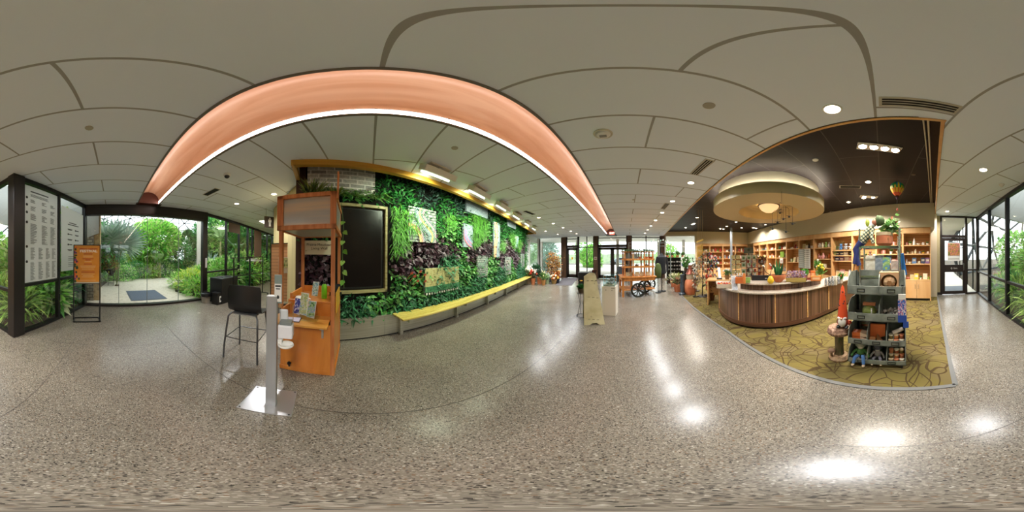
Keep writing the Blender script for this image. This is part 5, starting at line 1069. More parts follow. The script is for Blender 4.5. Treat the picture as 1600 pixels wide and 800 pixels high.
# ------------------------------------------------------------------ garden plants beyond the glass
GC = {'lush': ['#3f7a2a', '#6aa63c', '#8fc45a', '#2c5a22', '#b5d67a'], 'dark': ['#1f4a24', '#2f6a34', '#4d8a48', '#18381c'], 'silver': ['#8fa89a', '#a9bfb0', '#6f8f7c', '#c3d2c4'], 'yellow': ['#8fa83a', '#b5c24a', '#5a8a35', '#d9d67a'],
      'mixed': ['#35682c', '#5c9440', '#86b05a', '#a8c58a', '#27501f'], 'grass': ['#3a5a26', '#6a8a3a', '#93a85a', '#2a4018']}
def bush(name, label, blobs, dens, L, w, c, cat='shrub', grp=None, up=.5, droop=.3, trunk=None, trans=.3):
    cx, cy = blobs[0][0], blobs[0][1]; t = thing(name, label, cat, (cx, cy, 0), 0, grp); dens *= 1.9 if cat == 'tree' else 1.35; L *= 1.15; w *= 1.25
    bb = [(a - cx, b_ - cy, z, p, q_, r_) for a, b_, z, p, q_, r_ in blobs]
    blob_leaves('foliage', bb, dens, L, w, leafmat('garden_' + c, GC[c], trans=trans, gain=2.1), t, up=up, droop=droop)
    if trunk: 
        b = B(); b.tube([(0, 0, -.1), (.05, .03, trunk * .5), (0, 0, trunk)], [.09, .07, .04], 8)
        for k in range(5): a = k * 1.3; b.tube([(0, 0, trunk * .55), (.3 * math.cos(a), .3 * math.sin(a), trunk * .9), (.7 * math.cos(a), .7 * math.sin(a), trunk * 1.25)], [.04, .03, .012], 6)
        b.build('trunk', nmat('bark', ['#5a4a38', '#7a6a52', '#8f8068'], 8, .9, (3, 3, .6)), t, smooth=True)
    return t
def P2(p): return (p[0], p[1])
def fan_leaf(b, p, d, Rr, n=34, spread=150, fold=.1):
    """palmate fan: n narrow pleated blades from p around direction d"""
    p = Vector(p); d = Vector(d).normalized(); s_ = d.cross(Vector((0, 0, 1))).normalized(); u_ = s_.cross(d) 
    nrm = u_
    for i in range(n):
        a = R(-spread + 2 * spread * i / (n - 1)); v = (d * math.cos(a) + s_ * math.sin(a)).normalized(); L_ = Rr * (.78 + .22 * math.cos(a * .6))
        b.leaf(p, v, nrm, L_, Rr * .11, .04, 4, .35)
def fan_palm(label, loc, fronds, c, grp='fan palms in the garden', trunk=1.2):
    t = thing('fan_palm', label, 'palm', loc, 0, grp); st = B(); 
    for (dx, dy, dz, Rr) in fronds:
        b = B(); fan_leaf(b, (dx, dy, dz), (dx * .15, .5, .8), Rr); b.build('fan_frond', leafmat('palm' + c, GC[c], trans=.25), t); st.tube([(0, 0, trunk * .7), (dx * .5, dy * .5, dz * .7 + .2), (dx, dy, dz)], .018, 6)
    st.build('stalks', mat('#6a7a45', .6), t, smooth=True); B().tube([(0, 0, -.1), (0, 0, trunk)], [.14, .11], 10).build('trunk', nmat('bark', ['#5a4a38'], 8), t, smooth=True); return t
fan_palm('big silvery green fan palm beside the stone pillar', (-0.16, -7.9, 0), [(.45, .3, 2.1, 1.35), (-.35, .2, 2.0, 1.3), (-.1, -.4, 2.4, 1.2), (.3, -.5, 1.8, 1.1)], 'silver', trunk=.05)
fan_palm('darker fan palm further back, behind the green tree', (-6.17, -13.12, 0), [(.8, 0, 2.9, .9), (-.8, .2, 2.9, .9), (0, .3, 3.3, .9)], 'dark', trunk=2.4)
# stone pillar by the sliding door
pil = B(); pil.box(.65, .92, -5.6, -5.2, -.05, 3.6); struct(pil.build('trim_16', brick_mat('stacked_stone', '#8d8474', '#b0a591', '#6a6254', .17, .1, 'XZ', .014)))
struct(B().box(.44, .65, -5.6, -5.25, -.05, 3.6).build('trim_17', nmat('tan_stone_edge', ['#a5885c', '#c3a87a', '#8a7450'], 7, .9, bump=.2)))
def banana(label, loc, h, n, c, rz=0):
    t = thing('banana_plant', label, 'banana plant', loc, rz, 'banana plants in the garden'); B().tube([(0, 0, -.1), (.03, 0, h * .5), (0, 0, h)], [.11, .09, .06], 10).build('stem', nmat('banana_stem', ['#8a8a5a', '#a9a070', '#6a7a45'], 5, .7), t, smooth=True)
    for k in range(n):
        a = 2 * PI * k / n + .4; e_ = R(random.uniform(25, 70)); b = B(); d = (math.cos(a) * math.cos(e_), math.sin(a) * math.cos(e_), math.sin(e_)); p = (d[0] * .35, d[1] * .35, h + d[2] * .35)
        b.tube([(0, 0, h - .1), p], .02, 6); b.leaf(p, d, (0, 0, 1), random.uniform(1.1, 1.6), .42, .5, 6, .2); b.build('leaf', leafmat('banana' + c, GC[c], trans=.35), t)
    return t
banana('banana plant with wide leaves right behind the left glass wall', (-5.86, -6.29, 0), 1.9, 8, 'lush'); banana('taller banana plant further left, behind the white garden column', (-7.01, -9.11, 0), 2.6, 8, 'mixed', .5); banana('banana plant with drooping leaves at the centre of the green thicket', (-3.01, -10.37, 0), 1.0, 7, 'mixed', 1)
# big central thicket
def bb(u_D, z, r, rz): return (u_D[0], u_D[1], z, r, r, rz)
bush('leafy_tree', 'tall bright green leafy tree filling the middle of the sliding glass door', [bb(P2((-2.89, -11.65)), 2.6, 1.9, 1.5), bb(P2((-3.66, -11.74)), 2.9, 1.3, 1.0), bb(P2((-2.34, -11.77)), 2.0, 1.2, 1.1)], 60, .26, .11, 'lush', 'tree', trunk=2.2)
bush('leafy_tree', 'yellow green bushy tree to the left of the tall garden tree', [bb(P2((-1.81, -12.37)), 2.0, 1.2, 1.2), bb(P2((-1.38, -12.93)), 2.6, 1.1, .9)], 60, .22, .08, 'yellow', 'tree', trunk=1.8)
bush('leafy_tree', 'dark green tree right of the tall garden tree', [bb(P2((-5.02, -12.53)), 1.5, 1.5, 1.0), bb(P2((-5.92, -13.24)), 1.7, 1.3, 1.4)], 55, .24, .07, 'dark', 'tree', trunk=2)
for k, (p, r, z, c, lb) in enumerate([((-0.54, -9.79), .8, .5, 'mixed', 'rounded mixed green shrub below the fan palm'), ((-1.35, -10.71), .9, .6, 'dark', 'dark shrub at the foot of the yellow green tree'), ((-2.23, -10.77), .9, .55, 'lush', 'bright shrub under the tall garden tree'), ((-3.32, -11.11), 1.0, .6, 'mixed', 'wide shrub under the middle of the garden thicket'),
        ((-4.4, -11.38), .9, .55, 'dark', 'dark shrub on the far bend of the path'), ((-5.84, -12.17), 1.0, .6, 'mixed', 'shrub where the path runs out of sight'), ((-6.94, -12.73), 1.0, .9, 'dark', 'dark shrub at the foot of the white garden column'), ((0.69, -9.78), 1.0, .7, 'mixed', 'shrub behind the black planter on its stand'), ((0.27, -11.5), 1.2, 1.2, 'dark', 'tall dark shrub behind the fan palm')]):
    bush('garden_shrub', lb, [(p[0], p[1], z * .8, r, r, z)], 110, .16, .045, c, grp='shrubs along the far side of the path')
for k, (p, r, z, lb) in enumerate([((-3.1, -6.94), .62, .42, 'variegated shrub at the tip of the planting bed in the path'), ((-3.23, -6.21), .7, .5, 'variegated shrub in the middle of the bed beside the sliding door'), ((-3.1, -5.48), .6, .36, 'low bright shrub at the near edge of the bed by the door'), ((-4.35, -7.42), .8, .5, 'shrub at the back of the bed by the door')]):
    bush('garden_shrub', lb, [(p[0], p[1], z * .75, r, r, z)], 170, .2, .04, 'yellow' if k % 2 else 'lush', grp='shrubs in the bed by the sliding door')
struct(B().prism([P2((-2.9, -7.67)), P2((-2.77, -6.32)), P2((-2.86, -5.5)), P2((-2.95, -4.99)), P2((-3.21, -5.07)), P2((-5.18, -7.96)), P2((-4.43, -8.52))], -.01, .06).build('trim_18', nmat('mulch', ['#3a2c20', '#4d3c2c', '#2a2018'], 30, .95, bump=.5)))
struct(B().cyl((-5.74, -9.97, -.1), (-5.74, -9.97, 8), .17, n=18).build('trim_19', mat('#d8cfc6', .6), smooth=True))
# hedge and trees behind the long left glass wall
for k, (p, r, z, c, lb) in enumerate([((-4.16, -6.12), .8, .75, 'mixed', 'leafy shrub just left of the double waste cabinet, outside'), ((-4.59, -6.06), .8, .8, 'lush', 'bright shrub directly behind the double waste cabinet, outside'), ((-4.91, -5.8), .8, .9, 'mixed', 'shrub outside between the waste cabinet and the garment rack'),
        ((-5.48, -5.83), .8, .9, 'dark', 'dark shrub outside behind the near garment rack'), ((-6.03, -5.85), .8, 1.0, 'lush', 'bright shrub outside behind the second garment rack'), ((-6.9, -6.08), .9, 1.0, 'mixed', 'shrub outside near the long brown blind'), ((-8.19, -6.57), 1.0, 1.1, 'dark', 'shrub outside near the restroom sign'), ((-9.65, -7.13), 1.1, 1.2, 'lush', 'last shrub outside at the end of the left glass wall')]):
    bush('garden_shrub', lb, [(p[0], p[1], z * .7, r, r, z)], 100, .2, .06, c, grp='shrubs outside the left glass wall')
for k, (p, z, r, c, lb) in enumerate([((-8.82, -12.14), 3.4, 2.2, 'dark', 'tall dark tree behind the left banana plants'), ((-9.18, -10.57), 3.2, 2.0, 'mixed', 'tall tree behind the banana leaves, above the waste cabinet'), ((-9.55, -8.82), 3.0, 1.9, 'dark', 'tall dark tree behind the garment racks'), ((-11.06, -8.58), 3.0, 2.0, 'mixed', 'tall tree outside at the far end of the left glass wall'), ((-9.53, -15.27), 2.6, 2.0, 'silver', 'pale misty tree far beyond the white garden column'), ((-0.13, -17.0), 2.0, 2.2, 'mixed', 'hazy tree far behind the fan palm')]):
    bush('leafy_tree', lb, [(p[0], p[1], z, r, r, r * .95), (p[0] + .6, p[1] + .4, z - 1.3, r * .8, r * .8, r * .7)], 34, .34, .12, c, 'tree', 'tall trees in the garden', trunk=z * .7)
ag = grass_plant('agave', 'grey green agave on the slope seen past the sliding door post', (-5.34, -7.86, .9), 26, 1.2, .13, ['#8fa5a0', '#7a9490', '#a9bcb5'], droop=.15, spread=.9)
B().lathe([(.5, -.95), (.3, -.1), (.1, .02)], 14).build('mound', SOIL, ag)
# black planter on a stand outside
bp_ = thing('garden_planter', 'black cone planter of yellow and pink foliage on a tall stand outside', 'planter', (0.14, -8.0, -.005)); B().lathe([(.04, .52), (.12, .56), (.3, .82), (.27, .83)], 4).build('cone', BLACKPL, bp_); b = B()
for x in (-.13, .13):
    for y in (-.1, .1): b.box(x - .012, x + .012, y - .012, y + .012, 0, .6)
b.box(-.13, .13, -.11, -.09, .1, .12); b.box(-.13, .13, .09, .11, .1, .12); b.box(-.13, .13, -.11, .11, .5, .52); b.build('stand', BLACK, bp_)
blob_leaves('foliage', [(0, 0, 1.1, .3, .3, .4), (.2, 0, 1.0, .2, .2, .2), (-.25, 0, .95, .2, .2, .15)], 260, .14, .05, leafmat('planter_mix', ['#9fae3a', '#c3c24a', '#6a8a3a', '#c9808a', '#b5656a']), bp_)

# bed in the glass corner (between the two glass walls)
struct(B().prism([RG(.1, -.1)[:2], RG(.1, -2.5)[:2], RG(3.9, -3.2)[:2], RG(3.9, -.1)[:2]][::-1] if False else [RG(.08, -.12)[:2], RG(3.9, -.12)[:2], RG(3.9, -3.5)[:2], RG(.08, -2.6)[:2]][::-1], -.06, .03).build('trim_20', nmat('mulch', ['#3a2c20'], 30)))
for k, (lx, ly, z, r, c, lb, L_, w_) in enumerate([(.55, -.55, .45, .42, 'grass', 'grassy dark plant low in the glass corner bed, by the post', .3, .03), (.45, -1.5, .5, .42, 'mixed', 'broad leaved plant behind the low panes left of the post', .26, .09), (1.5, -.6, .45, .45, 'grass', 'grassy clump behind the right glass wall, nearest the post', .34, .025), (2.4, -.8, .4, .45, 'dark', 'dark low clump in the middle of the right glass bed', .3, .04), (3.2, -.8, .4, .4, 'mixed', 'low clump at the corridor door end of the glass bed', .26, .04),
        (1.0, -1.6, 1.0, .6, 'lush', 'bright leafy shrub behind the post in the glass corner', .3, .1), (2.2, -2.0, 1.1, .8, 'mixed', 'leafy shrub in the middle of the glass corner bed', .28, .09), (3.3, -2.4, 1.1, .8, 'lush', 'leafy shrub in the glass bed near the corridor door', .26, .08), (.5, -2.3, .6, .4, 'dark', 'dark shrub near the sliding door end of the glass corner bed', .26, .07)]):
    p = RG(lx, ly); bush('bed_plant', lb, [(p[0], p[1], z, r, r, r * .95 if z < .8 else r * 1.2)], 170, L_, w_, c, 'plant', 'plants in the glass corner bed')
p = RG(1.9, -3.2); tr = bush('corner_tree', 'leafy tree with bare tan branches in the glass corner bed', [(p[0], p[1], 2.6, 1.5, 1.2, .8), (p[0] + .8, p[1] - .3, 3.0, 1.2, 1.0, .8)], 60, .22, .09, 'lush', 'tree')
b = B(); b.tube([(-.2, 0, -.1), (-.1, .1, .8), (.1, .2, 1.5), (.5, .1, 2.3)], [.06, .05, .04, .02], 8); b.tube([(-.1, .1, .8), (-.5, .4, 1.2), (-.9, .7, 1.7), (-.7, .9, 2.2)], [.045, .04, .03, .015], 8); b.tube([(.1, .2, 1.5), (-.2, .5, 1.9), (-.3, .6, 2.5)], [.035, .03, .012], 8); b.build('branches', nmat('tan_bark', ['#8a6a45', '#b08f66', '#6f5538'], 8, .8), tr, smooth=True)
p = RG(.7, -1.95); tp = thing('terracotta_pot', 'large terracotta pot in the glass corner bed', 'pot', (p[0], p[1], .03)); B().lathe([(.13, 0), (.2, .35), (.22, .36), (.22, .42), (.19, .42), (.17, .36)], 24).build('body', TERRA, tp, smooth=True)
# curved white fascia of the building beyond the glass corner
b = B(); q = []
for k in range(13): a = R(-8 + 5.6 * k); q.append((1.2 + 5.2 * math.sin(a), -1.6 - 3.6 * math.cos(a)))
vs = []; fs = []
for k, (x, y) in enumerate(q): zl = 1.75 + 1.9 * abs((k - 2.0) / 12) ** .8; vs += [(x, y, zl), (x, y, 4.2), (x * 1.03, y * 1.03, 4.2), (x * 1.03, y * 1.03, zl)]
for k in range(12): a = k * 4; fs += [(a, a + 4, a + 5, a + 1), (a + 1, a + 5, a + 6, a + 2), (a + 2, a + 6, a + 7, a + 3), (a + 3, a + 7, a + 4, a)]
b.add(vs, fs); struct(b.build('trim_21', mat('#b9b9b4', .7)))
# corridor beyond the right door
struct(B().prism([RG(3.9, -.0)[:2], RG(12, -.0)[:2], RG(12, 3.4)[:2], RG(3.9, 3.4)[:2]][::-1], -.1, -.002).build('floor_corridor', mat('#cfc9bd', .6)))
struct(B().prism([RG(3.9, 2.4)[:2], RG(12, 2.4)[:2], RG(12, 2.5)[:2], RG(3.9, 2.5)[:2]][::-1], 0, 3.2).build('wall_corridor_far', mat('#c9c2b2', .8))); struct(B().prism([RG(3.92, -.1)[:2], RG(12, -.1)[:2], RG(12, 3.4)[:2], RG(3.92, 3.4)[:2]][::-1], 3.1, 3.2).build('ceiling_corridor', mat('#d9d6cc', .8)))
b = B()
for k in range(6): b.box(4.6 + 1.2 * k, 4.66 + 1.2 * k, -.03, .03, 0, 3.1)
b.box(4, 12, -.02, .02, 1.9, 1.96); o = b.build('window_8', DKGLASSFRAME); o.location = (OG[0], OG[1], 0); o.rotation_euler = (0, 0, AG); struct(o)
om = thing('door_mat', 'grey mat on the floor beyond the corridor door', 'mat', (OG[0], OG[1], 0), AG); B().box(4.3, 5.4, .3, 1.5, 0, .012).build('pile', mat('#77808c', .95), om)
cb = thing('wooden_stool', 'wooden slatted stool beyond the corridor door', 'stool', RG(6.2, 1.75, 0), AG)
for x in (-.18, .15):
    for y in (-.2, .17): B().box(x, x + .04, y, y + .04, 0, .75).build('leg', PINE, cb)
B().box(-.2, .2, -.22, .22, .42, .46).box(-.18, .2, -.2, -.17, .2, .24).build('seat', PINE, cb); B().box(-.2, -.17, -.22, .22, .62, .75).build('backrest', PINE, cb)
area_light('corridor_fill', RG(7, 1.2, 3.05), 2.0, 120, (1, .98, .95))  # added fill light with no fixture, brightens the corridor behind the door

# outdoors beyond the entrance doors
for k, (p, z, r, c, lb) in enumerate([((-9.02, 16.72), 1.6, 1.7, 'silver', 'grey green bush outside the left entrance window'), ((-10.48, 18.2), 2.2, 1.8, 'silver', 'grey green tree behind the bush outside the left entrance window'), ((-6.07, 25.28), 3.0, 2.2, 'mixed', 'green tree outside between the entrance doors'), ((-5.05, 23.46), 1.6, 1.5, 'lush', 'bright green bush outside the entrance side window'), ((6.06, 23.22), 1.6, 1.6, 'lush', 'green bush outside the far shop window')]):
    bush('entrance_tree', lb, [(p[0], p[1], z, r, r, r * 1.1), (p[0] + .5, p[1], z * .5, r * .8, r * .8, z * .5)], 34, .3, .12, c, 'tree', 'trees outside the entrance', trunk=z * .6)
car = thing('parked_car', 'pale car parked outside beyond the double entrance doors', 'car', (-1.01, 31.98, 0), R(8)); b = B(); sec = [(-2.1, .35), (-2.1, .8), (-1.3, .95), (-.7, 1.4), (.8, 1.4), (1.5, .95), (2.1, .85), (2.15, .35)]
b.add([(x, -.85, z) for x, z in sec] + [(x, .85, z) for x, z in sec], [tuple(range(8)), tuple(range(15, 7, -1))] + [(i, i + 8, (i + 1) % 8 + 8, (i + 1) % 8) for i in range(8)]); b.build('body', mat('#8d98a3', .3, .4), car, bev=.06)
for x in (-1.3, 1.3):
    for y in (-.8, .8): B().cyl((x, y - .1, .33), (x, y + .1, .33), .33, n=20).build('wheel', BLACKPL, car)
B().box(-.6, 1.2, -.87, -.85, .98, 1.32).box(-.6, 1.2, .85, .87, .98, 1.32).build('side_window', mat('#2a3238', .1), car)
struct(B().box(-45, 55, 38, 39, 0, 2.2).build('trim_22', nmat('far_hedge', ['#8fa583', '#a9b79a', '#7a9070'], .6, .9)))

# ------------------------------------------------------------------ shop shelving
BIRCH = nmat('birch', ['#c8935c', '#d8a871', '#e2b985'], 2.5, .45, (1, 1, .25), distort=.4); SLAT = stripe_mat('birch_slatwall', '#c9985f', '#8f6436', 'Z', .1, .1)
ORD = ['first', 'second', 'third', 'fourth', 'fifth', 'sixth', 'seventh', 'eighth', 'ninth', 'tenth', 'eleventh', 'twelfth']
def shelf_bay(label, origin, rz, w, shelves, doors=2, slat=True, grp='birch wall shelving bays', D=.46):
    """local: x into the wall (0..D), y along 0..w"""
    t = thing('wall_shelf_unit', label, 'shelf unit', (origin[0], origin[1], 0), rz, grp)
    b = B(); b.box(0, D, 0, .03, .0, 2.2); b.box(0, D, w - .03, w, .0, 2.2); b.build('side_panel', BIRCH, t); B().box(-.0, .03, 0, w, 2.2, 2.385).box(.03, D, 0, w, 2.2, 2.23).build('fascia', BIRCH, t)
    B().box(D - .03, D - .01, .03, w - .03, .7, 2.2).build('back_panel', SLAT if slat else BIRCH, t)
    for z in shelves: B().box(.02, D - .03, .03, w - .03, z - .03, z).build('shelf', BIRCH, t)
    B().box(.0, D - .03, .03, w - .03, .67, .70).build('cabinet_top', BIRCH, t); B().box(.03, D - .03, .03, w - .03, .0, .08).build('toe_kick', BLACK, t)
    for k in range(doors):
        y0 = .03 + (w - .06) * k / doors; y1 = .03 + (w - .06) * (k + 1) / doors
        d = B().box(.0, .02, y0 + .003, y1 - .003, .09, .665).build('door', BIRCH, t); yh = y1 - .05 if k == 1 else y0 + .05 if doors == 1 else (y1 - .05 if k == 0 else y0 + .05)
        yh = y1 - .05 if k == 0 else y0 + .05; B().tube([(0, yh, .42), (-.03, yh, .44), (-.03, yh, .54), (0, yh, .56)], .006, 6).build('handle', STEEL, d, smooth=True)
    return t
KC = {'white': '#e6e2d8', 'cream': '#d9cba9', 'pink': '#d99a94', 'green': '#7f9a4a', 'dark green': '#2f5a34', 'blue': '#3f6a9a', 'navy': '#24345a', 'red': '#a8352c', 'orange': '#cf6f2e', 'yellow': '#d9b03a', 'brown': '#6a4630', 'black': '#26262a', 'grey': '#8f9294', 'purple': '#6a4a7a', 'terracotta': '#b5633e', 'teal': '#3a7a78'}
def item(kind, colour, loc, rz, label, grp, s=1.0):
    m_ = mat(KC[colour], .4); b = B(); cat = kind; nm = kind.replace(' ', '_')
    def fin(name=nm): o = b.build(name, m_, smooth=True); o.location = loc; o.rotation_euler = (0, 0, rz); o.scale = (s, s, s); return tag(o, label, cat, grp)
    if kind == 'mug': b.lathe([(.035, 0), (.042, .01), (.042, .095), (.037, .095), (.035, .015)], 16); b.torus((-.0, .055, .05), .026, .006, 'X', 14, 6); return fin()
    if kind == 'vase': b.lathe([(.03, 0), (.055, .05), (.055, .09), (.025, .15), (.032, .19), (.026, .19)], 16); return fin()
    if kind == 'bowl': b.lathe([(.03, 0), (.07, .05), (.075, .07), (.068, .07), (.03, .012)], 16); return fin()
    if kind == 'candle': b.lathe([(.036, 0), (.036, .1), (.033, .1), (.033, .088)], 16); b.cyl((0, 0, .085), (0, 0, .11), .002, n=5); return fin()
    if kind == 'figurine': b.sphere((0, 0, .05), (.04, .035, .05), 12, 8); b.sphere((-.01, 0, .12), (.028, .026, .03), 12, 8); b.sphere((0, .013, .165), (.008, .006, .03), 8, 6); b.sphere((0, -.013, .165), (.008, .006, .03), 8, 6); b.sphere((-.03, .02, .02), (.015, .01, .01), 8, 5); return fin()
    if kind == 'plush toy': b.sphere((0, 0, .07), (.05, .055, .07), 12, 8); b.sphere((-.01, 0, .17), (.045, .05, .045), 12, 8); b.sphere((0, .04, .205), .018, 8, 6); b.sphere((0, -.04, .205), .018, 8, 6); b.sphere((-.04, .04, .03), (.035, .018, .018), 8, 6); b.sphere((-.04, -.04, .03), (.035, .018, .018), 8, 6); b.sphere((-.03, .06, .1), (.015, .03, .02), 8, 6); b.sphere((-.03, -.06, .1), (.015, .03, .02), 8, 6); return fin()
    if kind == 'gnome': b.lathe([(.05, 0), (.055, .04), (.045, .1), (.05, .105), (.03, .17), (.004, .27)], 16); b.sphere((-.045, 0, .1), .013, 8, 6); b.sphere((-.035, 0, .06), (.02, .035, .05), 10, 6); return fin()
    t = thing(nm, label, cat, loc, rz, grp); t.scale = (s, s, s)
    if kind == 'book':
        B().obox((0, 0, .115), (.022, .17, .23), (0, R(12), 0)).build('cover', m_, t, bev=.002); b.obox((-.0125, 0, .13), (.001, .12, .08), (0, R(12), 0)); b.build('cover_picture', nmat('book_' + colour, [KC[colour], '#d9d2c0', '#5f7a4a'], 26, .5), t); B().obox((.004, 0, .117), (.016, .166, .222), (0, R(12), 0)).build('pages', WHITE, t)
    elif kind == 'gift box':
        B().box(-.04, .04, -.06, .06, 0, .13).build('carton', m_, t, bev=.003); B().box(-.0415, -.04, -.045, .045, .02, .11).build('label_panel', mat('#e3d9c6'), t)
    elif kind == 'framed card':
        B().obox((0, 0, .09), (.012, .15, .18), (0, R(10), 0)).build('frame', m_, t); B().obox((-.008, 0, .09), (.002, .125, .155), (0, R(10), 0)).build('picture', nmat('card_print', ['#e6dcc3', '#a8b07a', '#c9a05a', '#f0ead8'], 35, .6), t)
    elif kind == 'potted plant':
        B().lathe([(.033, 0), (.045, .07), (.04, .07), (.038, .06)], 16).build('pot', m_, t, smooth=True); n = 46; d = rnd(n); d[:, 2] = np.abs(d[:, 2]) + .4
        leafmesh('leaves', RS.normal(size=(n, 3)) * np.array([.012, .012, .008]) + np.array([0, 0, .075]), d, rnd(n) + np.array([0, 0, .5]), .075 * (.6 + .6 * RS.rand(n)), .03 * np.ones(n), leafmat('pottedleaf', ['#2f5a2a', '#4f7f3a', '#7aa04a']), t)
    elif kind == 'sign card':
        B().box(-.01, 0, -.08, .08, 0, .12).build('board', m_, t); B().box(-.011, -.01, -.06, .06, .04, .085).build('print_band', mat('#f0ece2'), t)
    return t
KW = {'mug': .16, 'vase': .115, 'bowl': .155, 'candle': .08, 'figurine': .085, 'plush toy': .17, 'book': .175, 'gift box': .13, 'framed card': .155, 'potted plant': .15, 'gnome': .115, 'sign card': .165}
kinds_all = ['mug', 'vase', 'bowl', 'candle', 'figurine', 'plush toy', 'book', 'gift box', 'framed card', 'potted plant', 'gnome', 'sign card']
def fill(frame, rzf, zs, w, bay_txt, spec_rows, x=.16, y0=0, grp='goods'):
    for (z, nm, spec) in spec_rows:
        n = len(spec); wd = [KW[kd] for kd, cl in spec]; av = w - .07; sc = min(1.25, av / (sum(wd) * 1.05)); gap = (av - sum(wd) * sc) / n; run = .035
        for i, (kd, cl) in enumerate(spec):
            yy = run + gap / 2 + wd[i] * sc / 2 - (.025 * sc if kd == 'mug' else 0); run += gap + wd[i] * sc; p = frame(x + random.uniform(-.03, .05), y0 + yy)
            item(kd, cl, (p[0], p[1], z + .001), rzf + random.uniform(-.12, .12), '%s %s, %s along the %s, %s' % (cl, kd, ORD[i], nm, bay_txt), '%s %s' % (grp, nm), sc)
rnk = random.Random(21)
def rowspec(palette, kinds, n): 
    out = []; 
    for i in range(n): out.append((rnk.choice(kinds), rnk.choice(palette)))
    return out
w = .9
S4 = dict()
bays = {0: [1.22, 1.54, 1.82], 1: [1.22, 1.54, 1.82], 2: [1.43], 3: [1.3, 1.5, 1.7], 4: [1.0, 1.37, 1.82], 5: [1.82], 6: [1.2, 1.84], 7: [1.4, 1.84], 8: [1.4, 1.84], 9: [1.4, 1.84], 10: [1.4, 1.84]}
for k in range(11):
    o = SH(0, .0 + .9 * k + .02); shelf_bay('birch shelf bay, %s from the corridor glass door along the right shop wall' % ORD[k], o, AS, .9 if k < 10 else .8, bays[k])
rows_ = {
 0: [(1.82, 'top shelf', [('potted plant', 'white'), ('mug', 'white'), ('bowl', 'white'), ('gnome', 'white'), ('potted plant', 'cream'), ('candle', 'pink')]), (1.54, 'second shelf', [('mug', 'white'), ('potted plant', 'yellow'), ('mug', 'grey'), ('vase', 'cream'), ('mug', 'cream'), ('potted plant', 'cream')]),
     (1.22, 'third shelf', [('book', 'purple'), ('book', 'navy'), ('mug', 'white'), ('book', 'blue'), ('bowl', 'white'), ('figurine', 'white')]), (.70, 'cabinet top', [('candle', 'green'), ('book', 'cream'), ('potted plant', 'white'), ('book', 'yellow'), ('framed card', 'cream'), ('bowl', 'pink')])],
 1: [(1.82, 'top shelf', [('vase', 'white'), ('candle', 'pink'), ('figurine', 'cream'), ('mug', 'grey')]), (1.54, 'second shelf', [('bowl', 'cream'), ('potted plant', 'white'), ('mug', 'pink')]), (1.22, 'third shelf', [('book', 'red'), ('gift box', 'pink'), ('book', 'blue'), ('plush toy', 'cream')]), (.7, 'cabinet top', [('plush toy', 'brown'), ('gift box', 'cream'), ('book', 'navy')])],
 2: [(1.43, 'upper shelf', [('gift box', 'terracotta'), ('plush toy', 'brown'), ('potted plant', 'brown'), ('bowl', 'black'), ('potted plant', 'black')]), (.7, 'cabinet top', [('plush toy', 'brown'), ('gift box', 'terracotta'), ('figurine', 'brown'), ('potted plant', 'green'), ('bowl', 'brown')])],
 3: [(1.7, 'top ledge', [('plush toy', 'white'), ('plush toy', 'grey'), ('plush toy', 'blue'), ('potted plant', 'black')]), (1.5, 'second ledge', [('sign card', 'black'), ('sign card', 'cream'), ('sign card', 'navy'), ('sign card', 'black')]), (1.3, 'third ledge', [('sign card', 'pink'), ('sign card', 'white'), ('sign card', 'purple'), ('sign card', 'navy')]), (.7, 'cabinet top', [('book', 'white'), ('framed card', 'pink'), ('book', 'pink'), ('framed card', 'white')])],
 4: [(1.82, 'top shelf', [('figurine', 'cream'), ('vase', 'white'), ('plush toy', 'green'), ('vase', 'cream'), ('figurine', 'white'), ('vase', 'white')]), (1.37, 'second shelf', [('candle', 'red'), ('vase', 'orange'), ('candle', 'brown'), ('vase', 'pink'), ('candle', 'pink'), ('figurine', 'pink')]), (1.0, 'third shelf', [('bowl', 'brown'), ('gift box', 'cream'), ('bowl', 'terracotta')])],
 5: [(1.82, 'top shelf', [('figurine', 'grey'), ('mug', 'white'), ('figurine', 'black'), ('gift box', 'cream'), ('framed card', 'cream')])],
 6: [(1.84, 'top shelf', [('mug', 'white'), ('mug', 'grey'), ('plush toy', 'red'), ('mug', 'white'), ('bowl', 'white')]), (1.2, 'second shelf', [('framed card', 'white'), ('framed card', 'cream'), ('gift box', 'green')])]}
pal = ['white', 'cream', 'pink', 'red', 'brown', 'teal', 'grey', 'orange', 'dark green', 'blue']
for k in (7, 8, 9, 10): rows_[k] = [(1.84, 'top shelf', rowspec(pal, ['mug', 'vase', 'bowl', 'figurine', 'plush toy', 'gift box'], 6)), (1.4, 'second shelf', rowspec(pal, ['book', 'gift box', 'mug', 'framed card', 'potted plant'], 5)), (.7, 'cabinet top', rowspec(pal, ['book', 'gift box', 'framed card', 'vase'], 4))]
for k, rw in rows_.items(): fill(lambda a, b_: SH(a, b_), AS, None, .86 if k < 10 else .76, '%s bay from the glass door' % ORD[k], rw, y0=.9 * k + .02, grp='goods, bay %s,' % ORD[k])
